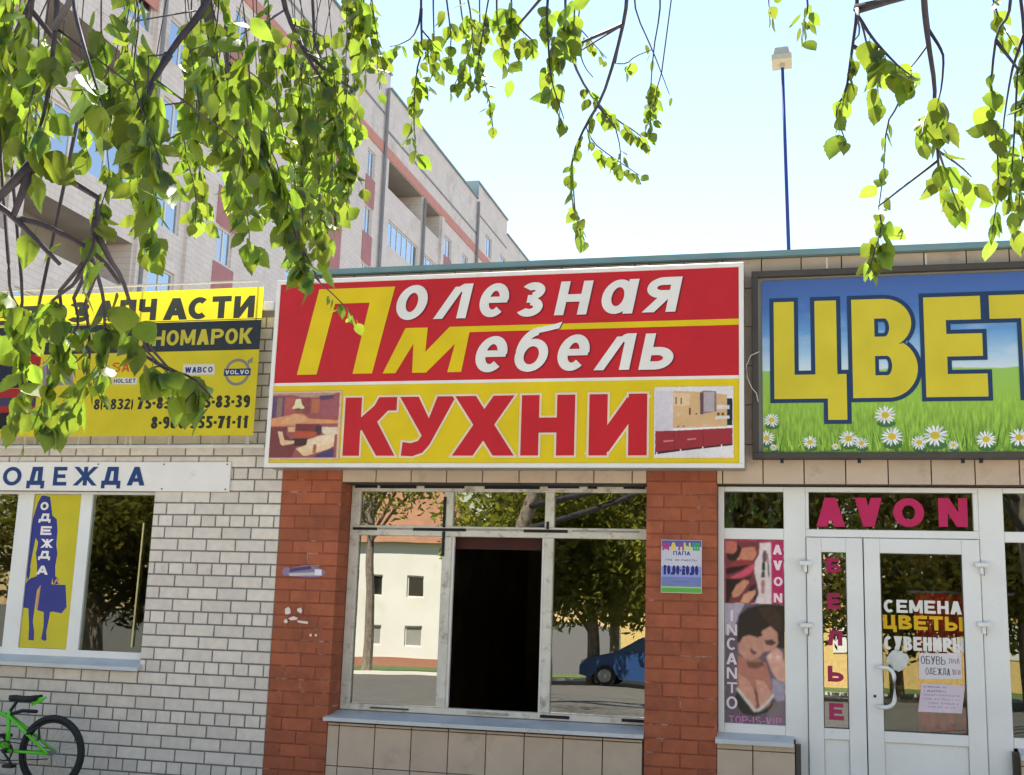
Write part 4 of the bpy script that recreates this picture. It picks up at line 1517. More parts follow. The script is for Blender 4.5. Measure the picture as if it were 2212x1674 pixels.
sh = [(srgb(104, 88, 100), rect(x0, x1, zq0, zq1)),
      (srgb(176, 164, 180), PR([(240, -120), (520, -120), (430, 60), (380, 240), (250, 300)])),
      (srgb(160, 150, 168), PR([(880, 860), (1060, 940), (1060, 1180), (960, 1200), (880, 1080)])),
      (srgb(124, 108, 112), PR([(880, 1180), (1060, 1150), (1060, 1480), (780, 1480), (820, 1300)])),
      (srgb(46, 38, 34), PR([(430, 180), (440, 40), (560, -60), (760, -110), (1040, -90), (1060, 480), (900, 460), (760, 330), (560, 250), (480, 330), (430, 380)])),
      (srgb(64, 48, 38), PR([(700, -60), (900, -80), (1000, 60), (1000, 240), (880, 180), (760, 60)])),
      (SKN, PR([(480, 330), (560, 290), (700, 330), (760, 230), (860, 180), (950, 260), (960, 400), (900, 500), (760, 520), (700, 600), (610, 630), (520, 600), (440, 520), (430, 420)])),
      (srgb(46, 38, 34), PR([(430, 260), (560, 200), (700, 220), (760, 300), (690, 330), (600, 290), (500, 320), (450, 400), (425, 380)])),
      (srgb(84, 60, 56), PR([(780, 370), (880, 350), (940, 400), (880, 430), (800, 420)])),
      (srgb(110, 62, 70), PR([(595, 465), (640, 500), (690, 520), (640, 560), (600, 520)])),
      (srgb(178, 116, 98), PR([(430, 560), (520, 600), (610, 640), (700, 610), (800, 660), (860, 860), (880, 1020), (860, 1220), (700, 1290), (600, 1260), (480, 1060), (420, 980)])),
      (srgb(204, 146, 124), PR([(560, 880), (640, 1000), (680, 1200), (640, 1270), (560, 1130), (450, 1000), (440, 800)])),
      (srgb(208, 150, 130), PR([(660, 880), (780, 900), (860, 1040), (850, 1200), (720, 1270), (700, 1100)])),
      (srgb(110, 66, 60), PR([(640, 960), (690, 1060), (712, 1240), (690, 1290), (676, 1200), (655, 1060)])),
      (srgb(120, 76, 66), PR([(540, 640), (640, 650), (760, 640), (780, 700), (660, 740), (560, 720)])),
      (srgb(214, 160, 140), PR([(800, 580), (860, 520), (940, 460), (1010, 520), (1050, 700), (1055, 930), (940, 880), (870, 760)])),
      (srgb(226, 190, 176), PR([(820, 560), (870, 540), (890, 580), (850, 620)])),
      (srgb(226, 190, 176), PR([(930, 560), (990, 560), (990, 620), (940, 620)])),
      (srgb(36, 40, 38), PR([(430, 1020), (500, 1130), (590, 1210), (640, 1300), (680, 1300), (760, 1290), (840, 1240), (890, 1130), (890, 1220), (820, 1310), (640, 1360), (500, 1330), (380, 1180), (400, 1080)]))]
for i in range(16):
    t_ = i / 15
    qx = 430 + 220 * t_
    qz = 1000 + 280 * t_
    sh.append((srgb(212, 200, 190), PR([(qx - 28, qz), (qx, qz - 24), (qx + 28, qz + 6), (qx + 4, qz + 34)])))
    qx = 690 + 200 * t_
    qz = 1280 - 190 * t_ ** 1.4
    sh.append((srgb(212, 200, 190), PR([(qx - 24, qz), (qx, qz - 24), (qx + 24, qz), (qx, qz + 28)])))
soft_print('artwork', sh, x0, x1, zq0, zq1, yQ, po, 'film', step=.0028, blur=6, seed=6)
sh = []
kr = lambda a, b, c, d: ((2820 + a / 3.281) * k, (2450 + b / 3.281) * k, (2820 + c / 3.281) * k, (2450 + d / 3.281) * k)
LT = srgb(222, 212, 220)
ink_letters('INCANTO', [kr(320, -30, 380, 115), kr(285, 155, 420, 300), kr(285, 330, 418, 490), kr(280, 530, 420, 680), kr(285, 720, 420, 868), kr(288, 915, 420, 1055), kr(280, 1100, 425, 1265)], .2, yQ, yQ - .001, LT, po, 'film')
xw0, zw1 = at(*kr(310, 1350, 0, 0)[:2], yQ)
xw1, _ = at(*kr(1005, 1350, 0, 0)[:2], yQ)
_, zw0 = at(*kr(310, 1448, 0, 0)[:2], yQ)
sh += paint(srgb(196, 120, 176), word('ТОР-IS-VIP', xw0, xw1, zw0, zw1, .16, .16))
ink('lettering', sh, yQ - .001, po, 'film')

# opening hours plate on the right pillar
ho = thing('opening_hours_plate', 'small blue and green opening hours plate screwed to the right red brick pillar', 'sign', (4.32, -.01, ZB - .53))
hx0, hx1, hz0_, hz1_ = 4.178, 4.476, ZB - .530, ZB - .143
MB().box(hx0, hx1, -.014, -.004, hz0_, hz1_, .001).obj('plate', 'signwhite', ho)
hw, hh = hx1 - hx0, hz1_ - hz0_
hr = lambda a, b, c, d: rect(hx0 + hw * a, hx0 + hw * b, hz0_ + hh * c, hz0_ + hh * d)
sh = [(srgb(196, 194, 208), hr(0.01, .99, .01, .99)), (srgb(86, 88, 160), hr(0.01, .99, .87, .99)), (srgb(140, 148, 204), hr(0.01, .99, .3, .5)), (srgb(112, 126, 176), hr(0.01, .99, .12, .3)), (srgb(92, 168, 74), hr(0.01, .99, .01, .12)), (srgb(170, 200, 120), hr(0.01, .99, .095, .12))]
hwd = lambda t, a, b, c, d, col, th, g=.14: paint(col, word(t, hx0 + hw * a, hx0 + hw * b, hz0_ + hh * c, hz0_ + hh * d, th, g))
for ch, a, col in zip('МАЛЫШ', (.03, .22, .40, .56, .78), (srgb(170, 60, 120), srgb(214, 190, 90), srgb(150, 70, 130), srgb(200, 200, 110), srgb(60, 160, 100))):
    sh += hwd(ch, a, a + .17, .80, .95, col, .26)
sh += hwd('ПАПА', .30, .72, .71, .785, srgb(56, 60, 130), .24)
sh += hwd('ГРАФИК', .11, .46, .60, .635, srgb(60, 50, 90), .22)
sh += hwd('РАБОТЫ', .5, .88, .60, .635, srgb(60, 50, 90), .22)
sh += hwd('10.00-20.00', .07, .92, .34, .52, srgb(36, 44, 110), .26, .1)
sh += hwd('ОБЕД', .3, .7, .2, .225, srgb(70, 84, 150), .2)
ink('lettering', sh, -.017, ho)

# weathered sticker and torn paper on the left pillar
st = thing('torn_sticker', 'weathered grey and violet sticker strip on the left red brick pillar', 'sticker', (1.3, -.006, ZB - .36))
PT = lambda pts: pic(-.006, 1050, 1850, 2.392, pts)
ink('sheet', [(srgb(140, 120, 150), PT([(185, 1040), (215, 995), (260, 1010), (340, 1000), (370, 985), (470, 980), (520, 1000), (570, 1020), (610, 1050), (575, 1085), (480, 1100), (260, 1085), (200, 1080)])),
              (srgb(84, 70, 110), PT([(260, 1015), (460, 988), (470, 1020), (350, 1035), (260, 1050)])),
              (srgb(190, 190, 188), PT([(250, 1060), (500, 1050), (500, 1080), (260, 1085)])),
              (srgb(226, 220, 226), PT([(500, 1020), (565, 1025), (565, 1080), (500, 1080)]))], -.006, st, 'paper')
tp = thing('torn_paper_scraps', 'white scraps of torn paper stuck below the sticker on the left pillar', 'paper', (1.3, -.006, ZB - .7))
for q in [[(215, 1400), (245, 1380), (265, 1400), (270, 1440), (245, 1455), (215, 1450)], [(330, 1400), (365, 1388), (382, 1415), (370, 1445), (335, 1425)],
          [(205, 1510), (225, 1495), (245, 1520), (230, 1540), (205, 1530)], [(245, 1490), (300, 1470), (340, 1490), (325, 1505), (270, 1510)],
          [(330, 1510), (435, 1520), (435, 1545), (380, 1538), (340, 1530)], [(448, 1640), (470, 1638), (472, 1662), (450, 1665)], [(500, 1640), (522, 1642), (520, 1664), (500, 1662)]]:
    ink('scrap', [(srgb(226, 208, 198), PT(q))], -.006, tp, 'paper')

# ================================================================== RED SIGN BOX
yF = -.22
sx0, sx1, sz0, sz1 = 1.030, 4.798, ZB + .366, ZB + 1.908
sg = thing('furniture_sign', 'big box sign, red above and yellow below, hung over the middle window', 'sign', ((sx0 + sx1) / 2, yF, sz0))
m = MB()
m.box(sx0 + .004, sx1 - .004, yF + .02, -.005, sz0 + .004, sz1 - .004)
m.obj('box_side', 'signside', sg)
m = MB()
t_ = .035
m.box(sx0, sx1, yF - .012, yF + .0195, sz0, sz0 + t_, .004)
m.box(sx0, sx1, yF - .012, yF + .0195, sz1 - t_, sz1, .004)
m.box(sx0, sx0 + t_, yF - .0115, yF + .019, sz0 + t_, sz1 - t_, .004)
m.box(sx1 - t_, sx1, yF - .0115, yF + .019, sz0 + t_, sz1 - t_, .004)
m.obj('frame', 'signwhite', sg)
RED = srgb(186, 30, 40)
YEL = srgb(216, 188, 14)
WT = srgb(222, 218, 214)
zl = ZB + 1.038
a0, a1, b0, b1 = sx0 + t_, sx1 - t_, sz0 + t_, sz1 - t_
P5 = lambda pts: pic(yF, 1000, 1000, 1.079, pts)


def unlean(pts, y=yF):
    return P5(pts)


ink('background', [(YEL, rect(a0, a1, b0, zl - .012)), (WT, rect(a0, a1, zl - .012, zl + .012)), (RED, rect(a0, a1, zl + .012, b1))], yF, sg)
k5 = lambda a, b, c, d: ((1000 + a / 1.079) * k, (1000 + b / 1.079) * k, (1000 + c / 1.079) * k, (1000 + d / 1.079) * k)
P_big = [(203, 537), (300, 168), (627, 160), (527, 535), (443, 535), (517, 228), (368, 232), (288, 537)]
# leave the box lean in perspective to the plane: work out world corners once
zb1 = sum(P5([(203, 537), (527, 535)])[i][1] for i in (0, 1)) / 2
zt1 = sum(P5([(300, 168), (627, 160)])[i][1] for i in (0, 1)) / 2
zi1_ = sum(P5([(517, 228), (368, 232)])[i][1] for i in (0, 1)) / 2
q = P5(P_big)
PB_ = [(q[0][0], zb1), (q[1][0], zt1), (q[2][0], zt1), (q[3][0], zb1), (q[4][0], zb1), (q[5][0], zi1_), (q[6][0], zi1_), (q[7][0], zb1)]
Mq = P5([(573, 533), (672, 337), (768, 333), (757, 440), (862, 333), (2116, 297), (2116, 325), (948, 352), (912, 525), (852, 527), (885, 405), (760, 530), (700, 530), (706, 405), (628, 533)])
zt2 = sum(Mq[i][1] for i in (1, 2, 4, 5)) / 4
zb2 = sum(Mq[i][1] for i in (6, 7)) / 2
zb3 = sum(Mq[i][1] for i in (0, 8, 9, 11, 12, 14)) / 6
Mz = [zb3, zt2, zt2, None, zt2, zt2, zb2, zb2, zb3, zb3, None, zb3, zb3, None, zb3]
MM = [(p[0] if i not in (5, 6) else a1, z_ if z_ is not None else p[1]) for i, (p, z_) in enumerate(zip(Mq, Mz))]
DK = srgb(92, 30, 44)
wt1 = [('о', (630, 152, 778, 302)), ('л', (800, 148, 960, 296)), ('е', (988, 144, 1128, 290)), ('з', (1158, 140, 1284, 288)), ('н', (1322, 135, 1478, 280)), ('а', (1512, 128, 1676, 276)), ('я', (1698, 118, 1862, 268))]
wt2 = [('е', (970, 372, 1122, 528)), ('б', (1138, 384, 1296, 526)), ('е', (1322, 365, 1476, 522)), ('л', (1488, 362, 1664, 518)), ('ь', (1684, 360, 1844, 516))]
ink('logo_letter', [(YEL, PB_)], yF - .003, sg)
ink('logo_letter', [(YEL, MM)], yF - .0032, sg)
for wl in (wt1, wt2):
    for c_, bx in wl:
        bx = (bx[0] - 6, bx[1], bx[2] + 6, bx[3])
        ps_ = letters(c_, [k5(*bx)], .275, yF, .20)
        ink('letter', paint(DK, [[(x + .008, z - .006) for x, z in p] for p in ps_]) + paint(WT, ps_), yF - .005, sg)
# КУХНИ
kb = [('К', (408, 638, 628, 886)), ('У', (645, 636, 882, 886)), ('Х', (880, 633, 1140, 886)), ('Н', (1172, 629, 1400, 886)), ('И', (1465, 626, 1712, 886))]
zzt = sum(at(*k5(*b)[:2], yF)[1] for _, b in kb) / 5
zzb = sum(at(k5(*b)[0], k5(*b)[3], yF)[1] for _, b in kb) / 5


def kuh(grow, only):
    out = []
    H = zzt - zzb
    for c_, b in kb:
        if c_ != only:
            continue
        bb = k5(*b)
        xa = (at(bb[0], bb[1], yF)[0] + at(bb[0], bb[3], yF)[0]) / 2
        xb = (at(bb[2], bb[1], yF)[0] + at(bb[2], bb[3], yF)[0]) / 2
        w = (xb - xa) / H
        t = .29
        if c_ == 'К':
            g = R(0, 0, t, 1) + [[(t * .6, .40), (t * .9, .62), (w * .58, .86), (w * .66, 1.0), (w * .78, 1.0), (w, 1.0), (w, .78), (w * .84, .78), (w * .55, .50), (w * .4, .46)]] + [[(w * .30, .52), (w * .62, .60), (w, 0), (w - t * 1.1, 0)]]
        elif c_ == 'У':
            g = [[(0, 1), (t * 1.1, 1), (w * .60, .50), (w * .50, .22)]] + [[(w, 1), (w - t * 1.08, 1), (w * .44, .36), (w * .36, .24), (w * .22, .20), (w * .08, .22), (w * .06, 0), (w * .26, -.01), (w * .44, .05), (w * .56, .18)]]
        elif c_ == 'Х':
            kk_ = t * .60
            g = D(kk_, 0, w - kk_ * 1.1, 1, kk_) + D(w - kk_, 0, kk_ * 1.1, 1, kk_)
        else:
            g = glyph(c_, w, t)
        for p in g:
            q = [(xa + u * H, zzb + v * H) for u, v in p]
            out.append(grow_poly(q, grow) if grow else q)
    return out


for i_, c_ in enumerate('КУХНИ'):
    ink('letter', paint(srgb(222, 200, 170), kuh(.020, c_)) + paint(srgb(120, 40, 60), kuh(.003, c_)) + paint(srgb(188, 28, 40), kuh(0, c_)), yF - .003 - .0003 * i_, sg)
# left printed picture: corner sofa and table
P7 = lambda pts: pic(yF, 1050, 1550, 4.783, pts)
c0 = P7([(195, 110), (1480, 95), (1415, 1345), (115, 1345)])
xl, xr = (c0[0][0] + c0[3][0]) / 2 - .0, (c0[1][0] + c0[2][0]) / 2
zl_, zu_ = (c0[3][1] + c0[2][1]) / 2, (c0[0][1] + c0[1][1]) / 2


def fit(pts, box):
    a, b, c, d = box
    out = []
    for u, v in pts:
        out.append((xl_ + (xr_ - xl_) * (u - a) / (b - a), zu2 - (zu2 - zl2) * (v - c) / (d - c)))
    return out


xl_, xr_, zl2, zu2 = xl, xr, zl_, zu_
FB = (160, 1450, 110, 1340)
f1 = lambda pts: fit(pts, FB)
sh = [(srgb(214, 176, 150), f1([(120, 85), (1490, 85), (1490, 1375), (120, 1375)])),
      (srgb(150, 84, 84), f1([(160, 110), (1450, 110), (1450, 1340), (160, 1340)])),
      (srgb(176, 140, 128), f1([(160, 110), (1450, 110), (1300, 150), (1050, 200), (700, 190), (560, 150), (160, 150)])),
      (srgb(96, 72, 106), f1([(160, 170), (400, 190), (400, 560), (160, 590)])),
      (srgb(138, 110, 96), f1([(260, 200), (360, 200), (360, 560), (260, 570)])),
      (srgb(170, 90, 84), f1([(420, 200), (620, 200), (620, 520), (420, 540)])),
      (srgb(140, 70, 70), f1([(740, 210), (900, 200), (900, 520), (760, 500)])),
      (srgb(176, 104, 76), f1([(930, 230), (1080, 230), (1080, 500), (930, 500)])),
      (srgb(92, 68, 92), f1([(1060, 170), (1330, 150), (1330, 240), (1080, 250)])),
      (srgb(156, 88, 96), f1([(1100, 270), (1430, 200), (1430, 540), (1100, 540)])),
      (srgb(206, 142, 100), f1([(160, 600), (480, 540), (620, 500), (780, 520), (900, 600), (1450, 640), (1450, 700), (900, 700), (600, 740), (160, 740)])),
      (srgb(212, 158, 118), f1([(430, 600), (620, 520), (800, 560), (880, 640), (600, 700), (360, 690)])),
      (srgb(120, 58, 56), f1([(640, 700), (1100, 700), (1140, 900), (900, 960), (640, 900)])),
      (srgb(178, 82, 56), f1([(620, 830), (1060, 850), (1040, 930), (800, 980), (600, 920)])),
      (srgb(70, 54, 66), f1([(1040, 740), (1160, 740), (1130, 910), (1020, 850)])),
      (srgb(214, 196, 172), f1([(1150, 760), (1450, 770), (1450, 900), (1200, 900), (1150, 850)])),
      (srgb(120, 62, 62), f1([(160, 760), (480, 760), (480, 900), (560, 980), (700, 1100), (600, 1340), (160, 1340)])),
      (srgb(212, 170, 126), f1([(500, 760), (640, 750), (640, 850), (510, 850)])),
      (srgb(70, 46, 44), f1([(600, 980), (900, 970), (880, 1100), (690, 1130), (560, 1060)])),
      (srgb(220, 184, 148), f1([(310, 840), (400, 850), (450, 1010), (640, 1020), (640, 1070), (420, 1110), (380, 1080)])),
      (srgb(222, 190, 150), f1([(890, 1000), (1130, 920), (1400, 880), (1390, 1120), (1260, 1190), (900, 1300), (830, 1300), (680, 1170), (870, 1100)])),
      (srgb(226, 202, 172), f1([(900, 1010), (1400, 890), (1390, 1050), (950, 1160)])),
      (srgb(160, 100, 66), f1([(1010, 1090), (1070, 1090), (1060, 1250), (1000, 1250)])),
      (srgb(70, 64, 100), f1([(1100, 1270), (1400, 1150), (1400, 1330), (1020, 1330)])),
      (srgb(222, 214, 170), f1([(620, 230), (710, 230), (740, 330), (800, 400), (740, 420), (680, 400), (570, 425), (560, 390), (600, 340)])),
      (srgb(110, 66, 54), f1([(570, 425), (680, 402), (760, 420), (740, 440), (600, 445)]))]
soft_print('printed_picture', sh, xl_ - .02, xr_ + .02, zl2 - .018, zu2 + .014, yF - .003, sg, step=.0024, blur=2, seed=3, warp=.0015)
# right printed picture: red kitchen
P8 = lambda pts: pic(yF, 2550, 1500, 4.184, pts)
c0 = P8([(275, 195), (1610, 190), (1610, 1390), (275, 1390)])
xl_, xr_ = (c0[0][0] + c0[3][0]) / 2, (c0[1][0] + c0[2][0]) / 2
zl2, zu2 = (c0[3][1] + c0[2][1]) / 2, (c0[0][1] + c0[1][1]) / 2
FB2 = (275, 1610, 195, 1390)
f2 = lambda pts: fit(pts, FB2)
sh = [(srgb(218, 212, 212), f2([(275, 195), (1610, 195), (1610, 1390), (275, 1390)])),
      (srgb(204, 196, 204), f2([(300, 260), (590, 270), (590, 940), (300, 940)])),
      (srgb(206, 168, 124), f2([(595, 260), (1100, 290), (1500, 340), (1500, 880), (595, 890)])),
      (srgb(216, 184, 148), f2([(600, 290), (880, 320), (880, 500), (600, 500)])),
      (srgb(222, 206, 170), f2([(610, 505), (830, 505), (830, 515), (610, 515)])),
      (srgb(140, 116, 120), f2([(1060, 290), (1110, 265), (1320, 280), (1330, 610), (1250, 630), (1060, 660)])),
      (srgb(176, 164, 168), f2([(1115, 290), (1290, 290), (1290, 620), (1115, 620)])),
      (srgb(100, 70, 80), f2([(1050, 300), (1105, 300), (1105, 670), (1055, 660)])),
      (srgb(30, 42, 50), f2([(1500, 400), (1590, 400), (1590, 850), (1500, 850)])),
      (srgb(214, 206, 200), f2([(1330, 510), (1540, 515), (1540, 580), (1330, 580)])),
      (srgb(214, 206, 200), f2([(1310, 700), (1540, 690), (1540, 740), (1310, 750)])),
      (srgb(150, 46, 54), f2([(300, 940), (600, 935), (1590, 890), (1590, 1150), (1100, 1210), (300, 1290)])),
      (srgb(232, 224, 222), f2([(600, 895), (1590, 865), (1590, 892), (1000, 915), (600, 930)])),
      (srgb(60, 30, 36), f2([(300, 1290), (1590, 1150), (1590, 1180), (720, 1275), (300, 1330)])),
      (srgb(206, 130, 124), f2([(440, 1100), (610, 1090), (610, 1110), (440, 1125)])),
      (srgb(206, 130, 124), f2([(840, 1070), (990, 1060), (990, 1080), (840, 1095)])),
      (srgb(110, 30, 42), f2([(598, 936), (606, 936), (640, 1255), (630, 1256)])),
      (srgb(110, 30, 42), f2([(1098, 912), (1106, 912), (1112, 1208), (1102, 1209)]))]
for (x_, z_, w_, h_) in [(650, 370, 20, 120), (735, 380, 20, 110), (880, 550, 30, 120), (690, 640, 60, 50), (1360, 640, 40, 45), (1430, 640, 40, 45), (1140, 830, 80, 35), (690, 850, 20, 30), (780, 850, 20, 30), (990, 640, 22, 30), (900, 850, 60, 30)]:
    sh.append((srgb(84, 60, 54) if w_ < 50 else srgb(200, 176, 166), f2([(x_ - w_ / 2, z_), (x_ + w_ / 2, z_), (x_ + w_ / 2, z_ + h_), (x_ - w_ / 2, z_ + h_)])))
for x_ in (320, 720, 1090, 1400):
    zq_ = 1290 - (x_ - 320) * .112
    sh.append((srgb(226, 222, 220), f2([(x_, zq_), (x_ + 18, zq_), (x_ + 18, zq_ + 60), (x_, zq_ + 60)])))
soft_print('printed_picture', sh, xl_, xr_, zl2, zu2, yF - .003, sg, step=.0022, blur=1, seed=4, grain=.02, warp=.0006)

# ================================================================== BILLBOARD WITH DAISIES
yG = -.10
gx0, gx1, gz0, gz1 = 4.850, 8.9, ZB + .452, ZB + 1.872
bb = thing('flower_billboard', 'dark framed billboard of blue sky, meadow and daisies with huge yellow letters at the right', 'billboard', (6.9, yG, gz0))
m = MB()
ft = .045
m.box(gx0, gx1, yG, -.01, gz0, gz0 + ft, .004)
m.box(gx0, gx1, yG, -.01, gz1 - ft, gz1, .004)
m.box(gx0, gx0 + ft, yG + .0005, -.0105, gz0 + ft, gz1 - ft, .004)
m.box(gx1 - ft, gx1, yG + .0005, -.0105, gz0 + ft, gz1 - ft, .004)
m.obj('frame', 'darkframe', bb)
m = MB()
m.box(gx0 + ft, gx1 - ft, yG + .05, yG + .06, gz0 + ft, gz1 - ft)
m.obj('backing', 'signside', bb)
for x in [5.4, 6.1, 6.9, 7.7]:
    MB().tube([(x, yG + .02, gz1), (x, yG + .03, gz1 + .09)], .006, 6).obj('hanger', 'tube', bb)
for x in [5.06, 5.60, 6.30, 6.42]:
    MB().box(x - .012, x + .012, yG + .01, yG + .04, gz0 - .03, gz0 - .002).obj('clamp', 'blackmetal', bb)
# artwork
ax0, ax1, az0, az1 = 4.925, 8.82, ZB + .50, ZB + 1.80
yA = yG + .028


def meadow_mat():
    m = bpy.data.materials.new('printed_meadow')
    m.use_nodes = True
    n = m.node_tree
    p = n.nodes['Principled BSDF']
    p.inputs['Roughness'].default_value = .5
    g = n.nodes.new('ShaderNodeNewGeometry')
    sp = n.nodes.new('ShaderNodeSeparateXYZ')
    n.links.new(g.outputs['Position'], sp.inputs[0])
    mp = n.nodes.new('ShaderNodeMapping')
    mp.inputs['Scale'].default_value = (1.6, 1, 4.5)
    mp.inputs['Rotation'].default_value = (0, radians(-14), 0)
    n.links.new(g.outputs['Position'], mp.inputs['Vector'])
    cl = n.nodes.new('ShaderNodeTexNoise')
    cl.inputs['Scale'].default_value = 1.7
    cl.inputs['Detail'].default_value = 7
    n.links.new(mp.outputs[0], cl.inputs['Vector'])
    # height with a little cloud noise
    ad = n.nodes.new('ShaderNodeMath')
    ad.operation = 'MULTIPLY_ADD'
    ad.inputs[1].default_value = .10
    n.links.new(cl.outputs[0], ad.inputs[0])
    n.links.new(sp.outputs[2], ad.inputs[2])
    mr = n.nodes.new('ShaderNodeMapRange')
    mr.inputs[1].default_value = az0 + .05
    mr.inputs[2].default_value = az1 + .05
    n.links.new(ad.outputs[0], mr.inputs[0])
    cr = n.nodes.new('ShaderNodeValToRGB')
    e = cr.color_ramp.elements
    e[0].position = .0
    e[0].color = srgb(120, 156, 48)
    e[1].position = 1.0
    e[1].color = srgb(62, 92, 156)
    for pos, c in [(.30, srgb(146, 186, 62)), (.462, srgb(146, 188, 84)), (.47, srgb(200, 214, 222)), (.55, srgb(158, 192, 218)), (.68, srgb(96, 148, 200)), (.82, srgb(68, 108, 172))]:
        x = e.new(pos)
        x.color = c
    n.links.new(mr.outputs[0], cr.inputs[0])
    # wisps of cloud in the lower sky
    mk = n.nodes.new('ShaderNodeMapRange')
    mk.inputs[1].default_value = .50
    mk.inputs[2].default_value = .66
    mk.inputs[4].default_value = .75
    n.links.new(cl.outputs[0], mk.inputs[0])
    hb = n.nodes.new('ShaderNodeMapRange')
    hb.inputs[1].default_value = az0 + .62 * (az1 - az0) + .35
    hb.inputs[2].default_value = az0 + .50 * (az1 - az0)
    n.links.new(sp.outputs[2], hb.inputs[0])
    hc = n.nodes.new('ShaderNodeMath')
    hc.operation = 'GREATER_THAN'
    hc.inputs[1].default_value = az0 + .465 * (az1 - az0)
    n.links.new(sp.outputs[2], hc.inputs[0])
    m1 = n.nodes.new('ShaderNodeMath')
    m1.operation = 'MULTIPLY'
    n.links.new(mk.outputs[0], m1.inputs[0])
    n.links.new(hb.outputs[0], m1.inputs[1])
    m2 = n.nodes.new('ShaderNodeMath')
    m2.operation = 'MULTIPLY'
    n.links.new(m1.outputs[0], m2.inputs[0])
    n.links.new(hc.outputs[0], m2.inputs[1])
    mx = n.nodes.new('ShaderNodeMix')
    mx.data_type = 'RGBA'
    mx.inputs[7].default_value = srgb(196, 208, 220)
    n.links.new(m2.outputs[0], mx.inputs[0])
    n.links.new(cr.outputs[0], mx.inputs[6])
    # grass grain: tall thin noise below the horizon
    mp2 = n.nodes.new('ShaderNodeMapping')
    mp2.inputs['Scale'].default_value = (26, 1, 5)
    n.links.new(g.outputs['Position'], mp2.inputs['Vector'])
    gn = n.nodes.new('ShaderNodeTexNoise')
    gn.inputs['Scale'].default_value = 2.2
    gn.inputs['Detail'].default_value = 5
    n.links.new(mp2.outputs[0], gn.inputs['Vector'])
    gv = n.nodes.new('ShaderNodeMapRange')
    gv.inputs[1].default_value = .3
    gv.inputs[2].default_value = .7
    gv.inputs[3].default_value = .45
    gv.inputs[4].default_value = 1.55
    n.links.new(gn.outputs[0], gv.inputs[0])
    lo = n.nodes.new('ShaderNodeMapRange')
    lo.inputs[1].default_value = az0 + .36 * (az1 - az0)
    lo.inputs[2].default_value = az0 + .10 * (az1 - az0)
    n.links.new(sp.outputs[2], lo.inputs[0])
    mg = n.nodes.new('ShaderNodeMix')
    mg.inputs[2].default_value = 1.0
    n.links.new(lo.outputs[0], mg.inputs[0])
    n.links.new(gv.outputs[0], mg.inputs[3])
    hs = n.nodes.new('ShaderNodeHueSaturation')
    n.links.new(mg.outputs[0], hs.inputs['Value'])
    n.links.new(mx.outputs[2], hs.inputs['Color'])
    n.links.new(hs.outputs[0], p.inputs['Base Color'])
    return m


MT['meadow'] = meadow_mat()
m = MB()
m.quad((ax0, yA, az0), (ax1, yA, az0), (ax1, yA, az1), (ax0, yA, az1))
m.box(ax0, ax1, yA + .001, yA + .004, az0, az1)
m.obj('printed_cloth', 'meadow', bb)
# grass blades and daisies
sh = []
rg = random.Random(11)
for i in range(330):
    x = rg.uniform(ax0 + .02, ax1 - .02)
    h_ = rg.uniform(.06, .21)
    b = az0 + .004 + rg.uniform(0, .05)
    le = rg.uniform(-.05, .05)
    c = rg.choice([srgb(150, 196, 66), srgb(96, 150, 42), srgb(176, 206, 90), srgb(60, 104, 40), srgb(132, 178, 60)])
    sh.append((c, [(x - .005, b), (x + .005, b), (x + le, b + h_)]))
P6 = lambda x, y: at((2950 + x / 1.594) * k, (950 + y / 1.594) * k, yG)
for (x, y, r_) in [(215, 1160, 50), (185, 1275, 52), (230, 1335, 26), (462, 1302, 46), (625, 1330, 25), (708, 1278, 58), (790, 1308, 42), (943, 1128, 64), (986, 1265, 66), (1160, 1303, 50), (1262, 1258, 74), (1380, 1320, 34), (1588, 1283, 60), (1800, 1270, 60), (1930, 1310, 40), (2100, 1240, 64), (2350, 1290, 56)]:
    cx_, cz_ = P6(x, y)
    rr_ = r_ / 1.594 * k / 268 * 1.0
    n_ = 15
    sh.append((srgb(70, 110, 60), ell(cx_ + .006, cz_ - rr_ * .75, rr_ * .8, rr_ * .35, 12)))
    for j in range(n_):
        a = 2 * pi * j / n_ + rg.uniform(-.08, .08)
        L = rr_ * rg.uniform(.88, 1.05)
        w2 = .13
        sh.append((rg.choice([srgb(226, 226, 230), srgb(206, 210, 218), srgb(236, 234, 236)]),
                   [(cx_ + rr_ * .2 * cos(a - .3), cz_ + rr_ * .2 * sin(a - .3)), (cx_ + L * .75 * cos(a - w2), cz_ + L * .68 * sin(a - w2)), (cx_ + L * cos(a), cz_ + L * .9 * sin(a)),
                    (cx_ + L * .75 * cos(a + w2), cz_ + L * .68 * sin(a + w2)), (cx_ + rr_ * .2 * cos(a + .3), cz_ + rr_ * .2 * sin(a + .3))]))
    sh.append((srgb(206, 178, 50), ell(cx_, cz_, rr_ * .34, rr_ * .30, 12)))
ink('printed_daisies', [(c, [(min(max(x, ax0 + .002), ax1 - .002), min(max(z, az0 + .002), az1 - .002)) for x, z in p]) for c, p in sh], yA - .0015, bb)
# big outlined letters
k6 = lambda a, b, c, d: ((2950 + a / 1.594) * k, (950 + b / 1.594) * k, (2950 + c / 1.594) * k, (950 + d / 1.594) * k)


def bigbox(a, b, c, d):
    q = k6(a, b, c, d)
    x0_ = (at(q[0], q[1], yG)[0] + at(q[0], q[3], yG)[0]) / 2
    x1_ = (at(q[2], q[1], yG)[0] + at(q[2], q[3], yG)[0]) / 2
    return x0_, x1_


